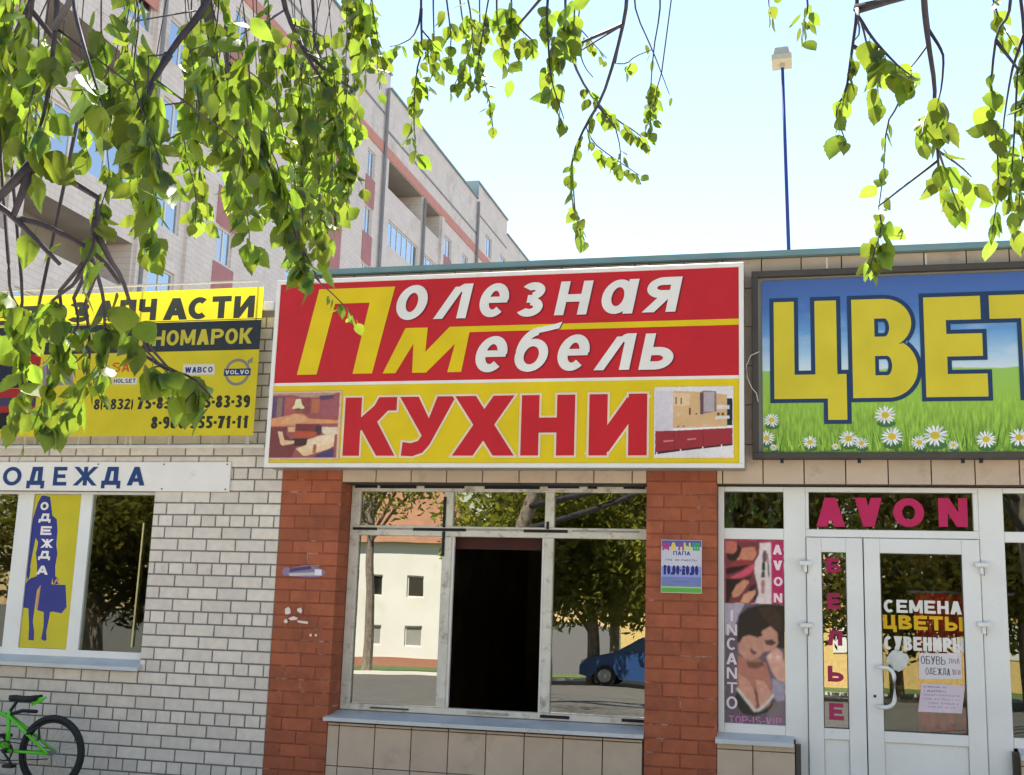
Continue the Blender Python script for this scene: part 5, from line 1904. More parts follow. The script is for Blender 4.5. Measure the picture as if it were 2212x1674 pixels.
z1t = (at(*k6(720, 392, 0, 0)[:2], yG)[1])
z0t = (at(*k6(740, 1020, 0, 0)[:2], yG)[1])
H = z1t - z0t
bl = []
x0_, x1_ = bigbox(232, 400, 692, 1020)
u = lambda x: x
w = x1_ - x0_
bl.append([(0, 0, .285 * w, H), (.555 * w + .01, 0, .875 * w, H), (0, 0, w, .245 * H), (.74 * w, -.215 * H, w, .245 * H)])
shapes_big = []
for (a, b, c, d) in bl[0]:
    shapes_big.append(rect(x0_ + a, x0_ + c, z0t + b, z0t + d))
x0_, x1_ = bigbox(732, 385, 1148, 1020)
w = x1_ - x0_
ob = [(0, 0), (0, H), (.50 * w, H)]
ob += [(.50 * w + .42 * w * cos(radians(q)), .75 * H + .25 * H * sin(radians(q))) for q in range(80, -62, -10)]
ob += [(.55 * w + .45 * w * cos(radians(q)), .295 * H + .295 * H * sin(radians(q))) for q in range(58, -91, -8)]
shapes_big.append([(x0_ + a_, z0t + b_) for a_, b_ in ob])
ctr = []
for (ca, cb_, cc_, cd_) in [(.35, .615, .58, .80), (.35, .225, .61, .42)]:
    rr__ = (cd_ - cb_) / 2 * H
    ctr.append([(x0_ + ca * w, z0t + cd_ * H), (x0_ + cc_ * w - rr__ * .5, z0t + cd_ * H)] + [(x0_ + cc_ * w - rr__ * .5 + rr__ * .5 * cos(radians(q)), z0t + (cb_ + cd_) / 2 * H + rr__ * sin(radians(q))) for q in range(75, -90, -15)] + [(x0_ + cc_ * w - rr__ * .5, z0t + cb_ * H), (x0_ + ca * w, z0t + cb_ * H)])
x0_, x1_ = bigbox(1196, 375, 1590, 1012)
w = x1_ - x0_
shapes_big += [rect(x0_, x0_ + .36 * w, z0t, z0t + H), rect(x0_, x1_, z0t, z0t + .225 * H), rect(x0_, x0_ + .94 * w, z0t + .40 * H, z0t + .625 * H), rect(x0_, x0_ + .93 * w, z0t + .765 * H, z0t + H)]
xt = bigbox(1618, 360, 1618, 1000)[0]
shapes_big += [rect(xt, xt + .62, z0t + .765 * H, z0t + H), rect(xt + .21, xt + .41, z0t, z0t + H)]
xt2 = xt + .72
shapes_big += [rect(xt2, xt2 + .15, z0t, z0t + H), rect(xt2, xt2 + .3, z0t, z0t + .2 * H), rect(xt2, xt2 + .3, z0t + .42 * H, z0t + .62 * H), rect(xt2 + .52, xt2 + .67, z0t, z0t + H)]
shapes_big += [[(xt2 + .26 + a, z0t + .31 * H + b) for a, b in q] for q in arc(0, 0, .19, .31 * H, -90, 90, .13, .1, 16)]
og = []
for p in shapes_big:
    og.append(grow_poly(p, .030))
LY = srgb(206, 188, 48)
LN = srgb(34, 58, 92)
cuts = [0, 4, 5, 9, 11, len(shapes_big)]
for i_ in range(5):
    a_, b_ = cuts[i_], cuts[i_ + 1]
    extra = paint(LN, ctr) + paint(None, [grow_poly(p, -.026) for p in ctr]) if i_ == 1 else []
    ink('letter', paint(LN, og[a_:b_]) + paint(LY, shapes_big[a_:b_]) + extra, yA - .003 - .0004 * i_, bb)
# loose cable between the two signs
cb = [at(a, b, -.12) for a, b in [(1640, 760), (1622, 768), (1612, 790), (1614, 815), (1624, 838), (1634, 850), (1638, 868)]]
MB().tube([(x, -.125, z) for x, z in cb], .0035, 6).obj('loose_cable', 'tube', None, label='short loose pale cable curling between the red sign and the flower billboard', cat='cable')

# ================================================================== FLOODLIGHT ON POLE
pt = Vector((*at(1690, 138, 4.0)[:1], 4.0, at(1690, 138, 4.0)[1]))
pb_ = Vector((at(1711, 570, 4.0)[0], 4.0, 3.9))
fl = thing('floodlight_mast', 'slim dark blue mast with a pale floodlight on top, standing on the shop roof', 'lamp post', tuple(pb_))
MB().tube([pb_, pt], [.024, .018], 10).obj('mast', 'bluepole', fl, smooth=True)
m = MB()
hx, hz = pt[0], pt[2]
m.v = [(hx - .115, 3.86, hz - .01), (hx + .105, 3.86, hz + .0), (hx + .105, 4.14, hz + .0), (hx - .115, 4.14, hz - .01),
       (hx - .115, 3.86, hz + .055), (hx + .105, 3.86, hz + .065), (hx + .105, 4.14, hz + .065), (hx - .115, 4.14, hz + .055)]
m.f = [(0, 3, 2, 1), (4, 5, 6, 7), (0, 1, 5, 4), (1, 2, 6, 5), (2, 3, 7, 6), (3, 0, 4, 7)]
m.mi = [0] * 6
m.obj('lamp_rim', 'lamp', fl)
m = MB()
m.v = [(hx - .098, 3.88, hz + .056), (hx + .088, 3.88, hz + .066), (hx + .088, 4.12, hz + .066), (hx - .098, 4.12, hz + .056),
       (hx - .078, 3.92, hz + .165), (hx + .066, 3.92, hz + .172), (hx + .066, 4.08, hz + .172), (hx - .078, 4.08, hz + .165)]
m.f = [(0, 3, 2, 1), (4, 5, 6, 7), (0, 1, 5, 4), (1, 2, 6, 5), (2, 3, 7, 6), (3, 0, 4, 7)]
m.mi = [0] * 6
m.obj('lamp_housing', 'lamp', fl)
MB().tube([(hx, 4, hz - .05), (hx, 4, hz + .0)], .03, 8).obj('clamp', 'lamp', fl)

# ================================================================== BICYCLE
yC = -.34
wc = at(110, 1640, yC)
wx, wz = wc[0], .292
bk = thing('bicycle', 'lime green and black bicycle leaning by the white brick wall, rear wheel towards the pillar', 'bicycle', (wx - .4, yC, 0))


def wheel(cx, name='wheel'):
    pts = [(cx + .268 * cos(a), yC, wz + .268 * sin(a)) for a in [2 * pi * j / 40 for j in range(40)]]
    w_ = MB().tube(pts, .024, 8, closed=True, up=(0, 1, 0)).obj('wheel', 'rubber', bk, smooth=True)
    pts = [(cx + .238 * cos(a), yC, wz + .238 * sin(a)) for a in [2 * pi * j / 40 for j in range(40)]]
    MB().tube(pts, .010, 6, closed=True, up=(0, 1, 0)).obj('rim', 'blackmetal', w_, smooth=True)
    s_ = MB()
    for j in range(28):
        a = 2 * pi * j / 28
        s_.tube([(cx + .018 * cos(a + 1.2), yC + (.02 if j % 2 else -.02), wz + .018 * sin(a + 1.2)), (cx + .234 * cos(a), yC, wz + .234 * sin(a))], .0011, 4)
    s_.obj('spokes', 'steel', w_)
    MB().tube([(cx, yC - .045, wz), (cx, yC + .045, wz)], .016, 8).obj('hub', 'steel', w_)
    return w_


wheel(wx)
wheel(wx - .93)
bbx, bbz = wx - .40, .29
stx, stz = wx - .42, .60
hd = (wx - .80, .68)
hd2 = (wx - .825, .59)
m = MB()
m.tube([(bbx, yC, bbz), (stx, yC, stz)], .017, 8)
m.tube([(stx + .01, yC, stz - .06), (hd[0], yC, hd[1])], .016, 8)
m.tube([(bbx, yC, bbz), (hd2[0], yC, hd2[1])], .019, 8)
m.tube([(hd[0] - .005, yC, hd[1] + .03), (hd2[0] - .005, yC, hd2[1] - .03)], .02, 8)
for s_ in (-1, 1):
    m.tube([(bbx, yC + s_ * .02, bbz), (wx, yC + s_ * .055, wz)], .012, 6)
    m.tube([(stx + .02, yC + s_ * .015, stz - .05), (wx, yC + s_ * .055, wz)], .013, 6)
m.obj('frame', 'lime', bk, smooth=True)
m = MB()
m.tube([(hd2[0] - .005, yC, hd2[1] - .03), (hd2[0] - .02, yC, hd2[1] - .07)], .018, 8)
for s_ in (-1, 1):
    m.tube([(hd2[0] - .02, yC + s_ * .045, hd2[1] - .06), (wx - .93, yC + s_ * .05, wz)], .011, 6)
m.obj('fork', 'blackmetal', bk, smooth=True)
MB().tube([(stx, yC, stz - .02), (stx + .06, yC, .67)], .0135, 8).obj('seat_post', 'blackmetal', bk)
# saddle
m = MB()
prof = [(-.13, .016, .0), (-.09, .022, .004), (-.02, .035, .0), (.05, .062, .0), (.10, .078, .010), (.135, .06, .016)]
ssx, ssz = at(52, 1520, yC)
ssz = .70
ssx = stx + .12
for (dx, hw_, dz) in prof:
    m.v += [(ssx + dx, yC - hw_, ssz + dz - .012), (ssx + dx, yC - hw_ * .7, ssz + dz + .014), (ssx + dx, yC, ssz + dz + .010), (ssx + dx, yC + hw_ * .7, ssz + dz + .014), (ssx + dx, yC + hw_, ssz + dz - .012), (ssx + dx, yC, ssz + dz - .035)]
for i in range(len(prof) - 1):
    for j in range(6):
        m.f.append((i * 6 + j, i * 6 + (j + 1) % 6, (i + 1) * 6 + (j + 1) % 6, (i + 1) * 6 + j))
        m.mi.append(0)
m.f += [tuple(range(6))[::-1], tuple(range(len(m.v) - 6, len(m.v)))]
m.mi += [0, 0]
m.obj('saddle', 'rubber', bk, smooth=True)
m = MB()
m.tube([(hd[0] - .005, yC, hd[1] + .03), (hd[0] + .0, yC, hd[1] + .13)], .013, 8)
m.tube([(hd[0] - .06, yC - .27, hd[1] + .17), (hd[0] - .03, yC - .1, hd[1] + .13), (hd[0], yC, hd[1] + .13), (hd[0] - .03, yC + .1, hd[1] + .13), (hd[0] - .06, yC + .27, hd[1] + .17)], .011, 8)
m.obj('handlebar', 'blackmetal', bk, smooth=True)
m = MB()
m.tube([(bbx, yC - .05, bbz), (bbx, yC + .05, bbz)], .02, 10)
m.tube([(bbx, yC - .055, bbz), (bbx + .10, yC - .06, bbz - .10)], .009, 6)
m.tube([(bbx, yC + .055, bbz), (bbx - .10, yC + .06, bbz + .10)], .009, 6)
m.box(bbx + .06, bbx + .14, yC - .13, yC - .065, bbz - .115, bbz - .09)
m.box(bbx - .14, bbx - .06, yC + .065, yC + .13, bbz + .09, bbz + .115)
m.obj('crank', 'blackmetal', bk)
cc = [(bbx + .075 * cos(a), yC - .04, bbz + .075 * sin(a)) for a in [2 * pi * j / 24 for j in range(24)]]
MB().tube(cc, .006, 6, closed=True, up=(0, 1, 0)).obj('chainring', 'blackmetal', bk)
m = MB()
m.tube([(bbx, yC - .04, bbz + .075), (wx, yC - .04, wz + .04)], .004, 4)
m.tube([(bbx, yC - .04, bbz - .075), (wx + .0, yC - .04, wz - .04)], .004, 4)
m.obj('chain', 'blackmetal', bk)
# black mudguard stub and lime guard under the saddle
m = MB()
m.tube([(stx + .02, yC, stz - .03), (stx + .12, yC, stz - .0), (wx - .17, yC, .60)], .016, 6)
m.obj('mudguard_stay', 'blackmetal', bk)
m = MB()
m.tube([(ssx + .08, yC, ssz - .05), (ssx + .15, yC, ssz - .01), (ssx + .20, yC, ssz + .015)], [.012, .022, .008], 6)
m.obj('saddle_tail', 'lime', bk)
m = MB()
m.tube([(wx - .20, yC - .055, wz + .14), (wx - .10, yC - .055, wz + .20), (wx - .085, yC - .055, wz + .10)], .012, 6)
m.obj('brake_caliper', 'blackmetal', bk)

# ================================================================== GOODS INSIDE THE RIGHT SHOP
for i, (x0_, x1_, z0_, z1_, yy, mk, lb) in enumerate([(5.55, 6.15, .1, 1.0, 1.2, 'shelf', 'low brown shop counter behind the door glass'),
                                                    (5.98, 6.6, .35, 1.72, .30, 'redgoods', 'red display cloth hanging inside the right shop door')]):
    t = thing('shop_counter' if i == 0 else 'display_cloth', lb, 'counter' if i == 0 else 'cloth', ((x0_ + x1_) / 2, yy, z0_))
    m = MB()
    if i == 0:
        m.box(x0_, x1_, yy, yy + .5, z0_, z1_, .01)
        m.obj('body', mk, t)
        MB().box(x0_ - .03, x1_ + .03, yy - .03, yy + .53, z1_, z1_ + .03, .005).obj('top', 'yellowgoods', t)
        for j in range(5):
            MB().tube([(x0_ + .08 + j * .11, yy + .2, z1_ + .03), (x0_ + .08 + j * .11, yy + .2, z1_ + .15)], [.035, .02], 8).obj('flower_pot', 'redgoods' if j % 2 else 'yellowgoods', t)
    else:
        n_ = 24
        for j in range(n_ + 1):
            x = x0_ + (x1_ - x0_) * j / n_
            y = yy + .04 * sin(j * 1.3)
            m.v += [(x, y, z0_), (x, y, z1_)]
        for j in range(n_):
            m.f.append((2 * j, 2 * j + 2, 2 * j + 3, 2 * j + 1))
            m.mi.append(0)
        m.obj('cloth_panel', mk, t)
        MB().tube([(x0_ - .05, yy, z1_ + .01), (x1_ + .05, yy, z1_ + .01)], .012, 8).obj('rail', 'steel', t)


# ================================================================== APARTMENT BLOCK
AX = -15.0
ap = thing('apartment_block', 'tall pale brick apartment block with salmon bands and loggias rising behind the shops', 'building', (-21, 40, 0))
Y0, Y1 = 7.0, 73.7
CE = [23.6 - 2.8 * i for i in range(8)]


def holes():
    H_ = []
    for i, c in enumerate(CE):
        # near loggia bay
        H_.append(('log' if i % 2 == 0 else 'glz', 10.5, 16.6, c - 1.5, c - .02))
        H_.append(('log' if i % 2 == 0 else 'glz', 17.2, 22.4, c - 1.5, c - .02))
        H_.append(('win', 23.4, 25.0, c - 1.75, c - .25))
        H_.append(('win', 27.6, 28.7, c - 1.75, c - .45))
        H_.append(('win', 33.2, 35.2, c - 1.75, c - .35))
        H_.append(('win', 41.1, 42.1, c - 1.80, c - .45))
        H_.append(('log' if i == 0 else 'glz', 44.0, 49.2, c - 1.45, c - .02) if i == 0 else ('glz', 44.3, 49.0, c - 1.45, c - .15))
        H_.append(('log' if i == 0 else 'glz', 49.6, 52.4, c - 1.40, c - .02) if i == 0 else ('glz', 49.9, 52.2, c - 1.45, c - .15))
        H_.append(('win', 53.4, 54.8, c - 1.95, c - .75))
        H_.append(('win', 57.0, 58.2, c - 1.95, c - .75))
        H_.append(('win', 61.2, 62.8, c - 1.95, c - .75))
    H_.append(('win', 61.9, 63.5, 24.35, 25.7))
    H_.append(('win', 65.6, 67.2, 24.2, 25.5))
    return H_


HL_ = holes()


def facade_grid(x, y0, y1, z0, z1, hs, mb):
    ys = sorted(set([y0, y1] + [h[1] for h in hs] + [h[2] for h in hs]))
    zs = sorted(set([z0, z1] + [h[3] for h in hs] + [h[4] for h in hs]))
    for a, b in zip(ys[:-1], ys[1:]):
        # merge vertically
        start = None
        for c, d in zip(zs[:-1], zs[1:]):
            my, mz = (a + b) / 2, (c + d) / 2
            inside = any(h[1] < my < h[2] and h[3] < mz < h[4] for h in hs)
            if not inside and start is None:
                start = c
            if inside and start is not None:
                mb.quad((x, a, start), (x, b, start), (x, b, c), (x, a, c))
                start = None
        if start is not None:
            mb.quad((x, a, start), (x, b, start), (x, b, z1), (x, a, z1))


m = MB()
facade_grid(AX, Y0, 43.6, 0, 27.9, [h for h in HL_ if h[2] < 43.6], m)
facade_grid(AX, 43.6, 59.7, 0, 27.2, [h for h in HL_ if 43.6 < h[2] < 59.7], m)
facade_grid(AX, 59.7, 67.2, 0, 28.3, [h for h in HL_ if 59.7 < h[2] <= 67.2], m)
facade_grid(AX, 67.2, Y1, 0, 27.3, [], m)
B_ = -29.0
for a, b, z in [(Y0, 43.6, 27.9), (43.6, 59.7, 27.2), (59.7, 67.2, 28.3), (67.2, Y1, 27.3)]:
    m.quad((AX, a, z), (AX, b, z), (B_, b, z), (B_, a, z))
    m.quad((B_, a, 0), (B_, b, 0), (B_, b, z), (B_, a, z))
for y, z0_, z1_ in [(Y0, 0, 27.9), (43.6, 27.2, 27.9), (59.7, 27.2, 28.3), (67.2, 27.3, 28.3), (Y1, 0, 27.3)]:
    m.quad((AX, y, z0_), (B_, y, z0_), (B_, y, z1_), (AX, y, z1_))
for kind, a, b, c, d in HL_:
    dp = 1.5 if kind == 'log' else .18
    x1_ = AX - dp
    m.quad((AX, a, c), (x1_, a, c), (x1_, a, d), (AX, a, d))
    m.quad((AX, b, c), (x1_, b, c), (x1_, b, d), (AX, b, d))
    m.quad((AX, a, c), (x1_, a, c), (x1_, b, c), (AX, b, c))
    if kind != 'log':
        m.quad((AX, a, d), (x1_, a, d), (x1_, b, d), (AX, b, d))
wa = m.obj('wall', 'wallA', ap)
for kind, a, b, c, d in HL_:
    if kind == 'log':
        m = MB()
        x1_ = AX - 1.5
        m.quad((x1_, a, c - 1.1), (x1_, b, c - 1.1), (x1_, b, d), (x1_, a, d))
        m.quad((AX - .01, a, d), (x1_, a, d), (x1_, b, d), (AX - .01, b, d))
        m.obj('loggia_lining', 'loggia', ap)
# roof caps
m = MB()
for a, b, z in [(Y0, 43.6, 27.9), (43.6, 59.7, 27.2), (59.7, 67.2, 28.3), (67.2, Y1, 27.3)]:
    m.box(AX - .3, AX + .10, a, b, z, z + .10)
m.box(AX - 2, AX + .08, 59.62, 59.70, 27.2, 28.4)
m.obj('parapet_cap', 'capA', ap)
m = MB()
m.box(AX, AX + .04, 43.4, 60.0, 24.90, 25.0)
m.box(AX, AX + .04, Y0, 43.0, 25.6, 25.7)
m.box(AX, AX + .04, 59.9, 67.2, 26.3, 26.38)
m.obj('cornice_line', 'pipe', ap)
# salmon bands
m = MB()
m.box(AX, AX + .05, 22.8, 60.0, 23.62, 24.15)
m.box(AX, AX + .05, 60.0, 66.0, 23.62, 24.15)
m.box(AX, AX + .05, 8.0, 22.6, 20.2, 20.75)
m.obj('salmon_band', 'redA', ap)
for (a, b) in [(27.4, 28.9), (37.2, 38.5), (41.0, 42.2), (53.4, 54.8), (57.0, 58.2), (61.2, 62.8)]:
    for i, c in enumerate(CE):
        if a == 37.2:
            if i:
                continue
            MB().box(AX, AX + .03, a, b, 2, 22.4).obj('rose_panel', 'redB', ap)
        else:
            dz = .75 if a > 50 else .45
            MB().box(AX, AX + .03, a, b, c - 2.8 - dz + .02, c - (1.97 if a > 50 else 1.82)).obj('rose_panel', 'redB', ap)
# drain pipes
for y, z in [(43.1, 27.0), (59.7, 27.0), (22.8, 27.0), (49.4, 23.5)]:
    MB().tube([(AX + .12, y, 0), (AX + .12, y, z)], .09, 8).obj('drain_pipe', 'pipe', ap)
# pilasters
for y0_, y1_ in [(22.5, 22.7), (25.4, 25.9), (52.5, 52.95), (35.6, 36.0)]:
    MB().box(AX, AX + .12, y0_, y1_, 0, 23.6).obj('pilaster', 'wallA', ap)
# windows
wcache = {}
for kind, a, b, c, d in HL_:
    if kind == 'log' or d < 3.5:
        continue
    key = (kind, round(b - a, 2), round(d - c, 2))
    if key not in wcache:
        w_, h_ = b - a, d - c
        m = MB()
        n_ = max(2, round(w_ / .85))
        m.box(-.06, 0, 0, w_, 0, .07)
        m.box(-.06, 0, 0, w_, h_ - .07, h_)
        for i in range(n_ + 1):
            yy = min(max(w_ * i / n_ - .035, 0), w_ - .07)
            m.box(-.06, 0, yy, yy + .07, .07, h_ - .07)
        f = m.mesh('window', 'signwhite')
        g = MB().box(-.04, -.03, .03, w_ - .03, .03, h_ - .03).mesh('pane', 'glass_far')
        cu = MB()
        rr = random.Random(int(w_ * 100))
        i = 0.1
        while i < w_ - .3:
            ww = rr.uniform(.4, .9)
            if rr.random() < .7:
                cu.box(-.14, -.10, i, min(i + ww, w_ - .1), .05, h_ - .05)
            i += ww
        cu.box(-.5, -.45, 0, w_, 0, h_, mi=1)
        wcache[key] = (f, g, cu.mesh('curtain', ['plaster', 'dark']))
    f, g, cu = wcache[key]
    o = link('window', f, ap, loc=(AX - .08, a, c))
    link('pane', g, o, loc=(AX - .08, a, c)).matrix_parent_inverse = Matrix.Translation(-Vector((AX - .08, a, c)))
    link('curtain', cu, o, loc=(AX - .08, a, c)).matrix_parent_inverse = Matrix.Translation(-Vector((AX - .08, a, c)))

# ================================================================== BEHIND THE VIEWER (seen in the glass)
def zg(y):
    return -0.002 if y > -13 else max(-1.55, -0.002 - 1.548 * (-13 - y) / 47)


wb = thing('white_house', 'cream two storey house with an orange roof, reflected in the middle window', 'house', (-22, -52, zg(-52)))
hy = -52.0
g0 = zg(hy)
wins = []
for x in [-28, -25.9, -23.0, -20.6, -18.2, -16.0]:
    wins.append((x, x + .95, 2.3, 3.45))
    wins.append((x, x + .95, -.25, .85))


def xz_wall(mb, x0, x1, z0, z1, y, hs):
    xs = sorted(set([x0, x1] + [h[0] for h in hs] + [h[1] for h in hs]))
    zs = sorted(set([z0, z1] + [h[2] for h in hs] + [h[3] for h in hs]))
    for a, b in zip(xs[:-1], xs[1:]):
        for c, d in zip(zs[:-1], zs[1:]):
            mx_, mz_ = (a + b) / 2, (c + d) / 2
            if not any(h[0] < mx_ < h[1] and h[2] < mz_ < h[3] for h in hs):
                mb.quad((a, y, c), (b, y, c), (b, y, d), (a, y, d))


m = MB()
xz_wall(m, -31, -12.6, g0, 5.2, hy, wins)
m.quad((-12.6, hy, g0), (-12.6, hy - 9, g0), (-12.6, hy - 9, 5.2), (-12.6, hy, 5.2))
m.quad((-31, hy, g0), (-31, hy - 9, g0), (-31, hy - 9, 5.2), (-31, hy, 5.2))
m.quad((-31, hy - 9, g0), (-12.6, hy - 9, g0), (-12.6, hy - 9, 5.2), (-31, hy - 9, 5.2))
for a, b, c, d in wins:
    m.quad((a, hy, c), (b, hy, c), (b, hy - .2, c), (a, hy - .2, c))
    m.quad((a, hy, d), (b, hy, d), (b, hy - .2, d), (a, hy - .2, d))
    m.quad((a, hy, c), (a, hy, d), (a, hy - .2, d), (a, hy - .2, c))
    m.quad((b, hy, c), (b, hy, d), (b, hy - .2, d), (b, hy - .2, c))
m.obj('wall', 'plaster', wb)
MB().box(-31.05, -12.55, hy - 9.05, hy + .06, g0 - .2, -.85).obj('plinth', 'plinth', wb)
m = MB()
m.v = [(-31.4, hy + .4, 5.2), (-12.2, hy + .4, 5.2), (-12.2, hy - 9.4, 5.2), (-31.4, hy - 9.4, 5.2), (-27, hy - 4.5, 9.2), (-16, hy - 4.5, 9.2)]
m.f = [(0, 1, 5, 4), (1, 2, 5), (2, 3, 4, 5), (3, 0, 4), (0, 3, 2, 1)]
m.mi = [0] * 5
m.obj('roof', 'rust_roof', wb)
for i, (a, b, c, d) in enumerate(wins):
    m = MB()
    m.box(a, b, hy - .16, hy - .1, c, c + .08)
    m.box(a, b, hy - .16, hy - .1, d - .08, d)
    m.box(a, a + .07, hy - .16, hy - .1, c + .08, d - .08)
    m.box(b - .07, b, hy - .16, hy - .1, c + .08, d - .08)
    f = m.obj('window', 'signwhite', wb)
    MB().box(a + .05, b - .05, hy - .14, hy - .13, c + .05, d - .05).obj('pane', 'carglass' if i % 2 == 0 else 'signside', f)

kb_ = thing('yellow_kiosk', 'low ochre building behind the trees, glimpsed reflected in the narrow door glass', 'house', (4, -50, zg(-50)))
m = MB()
m.box(-4, 16, -56, -50, zg(-50), 3.2)
m.obj('wall', mat('ochre_plaster', srgb(214, 184, 120), .85), kb_)
MB().box(-4.4, 16.4, -56.4, -49.6, 3.2, 3.5).obj('roof', 'rust_roof', kb_)
for x in [-2, 2, 6, 10, 13]:
    MB().box(x, x + 1.6, -50.02, -49.96, .3, 1.8).obj('window', 'signwhite', kb_)


def car(name, label, x, y, rz, paint_, hatch=True):
    z0_ = zg(y)
    r = thing(name, label, 'car', (x, y, z0_))
    L = 4.1
    ca, sa = cos(rz), sin(rz)

    def fr(a, b, c):
        return (x + a * ca - b * sa, y + a * sa + b * ca, z0_ + c)
    body = [(-2.05, .35), (-2.1, .55), (-2.05, .85), (-1.95, .95), (-1.2, 1.0), (1.15, .98), (1.9, .82), (2.08, .62), (2.08, .35), (1.75, .25), (1.6, .45), (1.35, .58), (1.1, .45), (.95, .22), (-.95, .22), (-1.1, .45), (-1.35, .58), (-1.6, .45), (-1.75, .25)]
    m = MB()
    m.extrude(body, -.82, .82, fr=fr)
    m.obj('body', paint_, r)
    roof = [(-1.85, .97), (-1.5, 1.40), (-.3, 1.47), (.35, 1.42), (1.1, .98)]
    m = MB()
    n_ = len(roof)
    i = 0
    m.v = [fr(a, -.78 + (c - .97) * .3, c) for a, c in roof] + [fr(a, .78 - (c - .97) * .3, c) for a, c in roof]
    m.f = [tuple(range(n_)), tuple(range(n_, 2 * n_))[::-1]] + [(j, j + n_, (j + 1) % n_ + n_, (j + 1) % n_) for j in range(n_)]
    m.mi = [0, 0] + [0] * n_
    cab = m.obj('cabin', paint_, r)
    for s_ in (-1, 1):
        yy = lambda c: s_ * (.785 - (c - .97) * .3)
        for w_ in ([(-1.6, 1.02), (-1.35, 1.34), (-.45, 1.39), (-.45, 1.02)], [(-.38, 1.02), (-.38, 1.39), (.3, 1.36), (.92, 1.02)]):
            m = MB()
            m.poly([fr(a, yy(c) + s_ * .004, c) for a, c in w_])
            m.poly([fr(a, yy(c) - s_ * .004, c) for a, c in w_])
            m.obj('side_window', 'carglass', cab)
    for a0_, c0_, a1_, c1_ in [(.42, 1.38, 1.05, 1.01), (-1.53, 1.36, -1.83, 1.01)]:
        m = MB()
        dx = .012 if a0_ > 0 else -.012
        m.poly([fr(a0_ + dx, -.6, c0_ + .01), fr(a0_ + dx, .6, c0_ + .01), fr(a1_ + dx, .68, c1_ + .01), fr(a1_ + dx, -.68, c1_ + .01)])
        m.obj('windscreen', 'carglass', cab)
    for a in (-1.35, 1.35):
        for s_ in (-1, 1):
            w_ = MB().tube([fr(a, s_ * .66, .31), fr(a, s_ * .84, .31)], .31, 20).obj('wheel', 'rubber', r)
            MB().tube([fr(a, s_ * .80, .31), fr(a, s_ * .85, .31)], .19, 14).obj('hubcap', 'steel', w_)
    for s_ in (-1, 1):
        MB().extrude([(2.0, .6), (2.09, .6), (2.06, .76), (1.98, .78)], s_ * .55 - .14, s_ * .55 + .14, fr=fr).obj('headlight', 'signwhite', r)
        MB().extrude([(-2.10, .65), (-2.0, .65), (-2.0, .88), (-2.08, .86)], s_ * .62 - .1, s_ * .62 + .1, fr=fr).obj('tail_light', 'redgoods', r)
    return r


car('parked_car', 'blue hatchback parked by the lawn, reflected in the right pane of the middle window', 1.0, -24.6, pi, 'carblue')


# background trees: trunk, limbs and thousands of small leaves
def leafcloud(rg, centre, rad, n, size, mb):
    for _ in range(n):
        while True:
            p = Vector((rg.uniform(-1, 1), rg.uniform(-1, 1), rg.uniform(-1, 1)))
            if p.length < 1:
                break
        p = Vector((p[0] * rad[0], p[1] * rad[1], p[2] * rad[2])) + centre
        a = Vector((rg.gauss(0, 1), rg.gauss(0, 1), rg.gauss(0, 1))).normalized()
        b = a.orthogonal().normalized()
        s = size * rg.uniform(.6, 1.3)
        b2 = a.cross(b)
        mb.v += [tuple(p - a * s), tuple(p + b * s * .45), tuple(p + a * s), tuple(p - b * s * .45)]
        i = len(mb.v) - 4
        mb.f.append((i, i + 1, i + 2, i + 3))
        mb.mi.append(0)


def bgtree(x, y, h, r, seed, label, n=7500, low=.16):
    rg = random.Random(seed)
    z0_ = zg(y)
    t = thing('background_tree', label, 'tree', (x, y, z0_), 'trees across the road behind the viewer')
    m = MB()
    lean = rg.uniform(-.5, .5)
    m.tube([(x, y, z0_), (x + lean * .3, y, z0_ + h * .3), (x + lean, y, z0_ + h * .6), (x + lean * 1.5, y, z0_ + h * .92)], [.20, .16, .11, .03], 8)
    cl = MB()
    for i in range(18):
        a = rg.uniform(0, 2 * pi)
        zz_ = h * rg.uniform(low, .7)
        rr = r * rg.uniform(.55, 1)
        st_ = Vector((x + lean * zz_ / h, y, z0_ + zz_))
        en = st_ + Vector((cos(a) * rr, sin(a) * rr, rg.uniform(.5, h * .3)))
        m.tube([st_, (st_ + en) / 2 + Vector((0, 0, .25)), en], [.07, .045, .015], 5)
        leafcloud(rg, en, (r * .42, r * .42, r * .36), n // 16, .13, cl)
        leafcloud(rg, (st_ + en) / 2, (r * .35, r * .35, r * .3), n // 40, .13, cl)
    leafcloud(rg, Vector((x + lean, y, z0_ + h * .85)), (r * .5, r * .5, r * .5), n // 10, .13, cl)
    m.obj('trunk', 'trunk', t)
    cl.obj('crown', 'leaf_far', t)


for i, (x, y, h, r, lb) in enumerate([(-2.3, -23, 8.5, 2.5, 'tree with a slanting trunk reflected in the upper middle pane'), (-3.6, -31, 9, 2.3, 'tree standing nearest the cream house'),
                                      (-1.6, -33, 9, 3.0, 'tree between the cream house and the ochre building'), (3.4, -20.5, 7.5, 2.7, 'bushy tree reflected beside the right red pillar'),
                                      (1.6, -30, 9, 3.2, 'tree behind the blue car'), (7.5, -27, 9, 3.2, 'tree reflected in the glass above the door'), (12, -24, 8.5, 3.0, 'tree furthest to the right across the road'),
                                      (-22, -44, 8, 2.2, 'tree in front of the cream house roof'), (-16.5, -24, 9, 3.2, 'tree reflected in the dark left shop window'), (-12.2, -18, 6, 2.6, 'bushy tree nearest the road at the far left'), (10, -21, 8, 3.0, 'broad tree reflected in the wide door glass'), (-.8, -24.5, 8, 2.6, 'tree reflected in the right pane of the middle window')]):
    bgtree(x, y, h, r, 40 + i, lb)
bgtree(-9.6, -30, 10.5, 2.6, 71, 'tall bare stemmed tree whose twigs cross the roof of the cream house', 2400, .42)

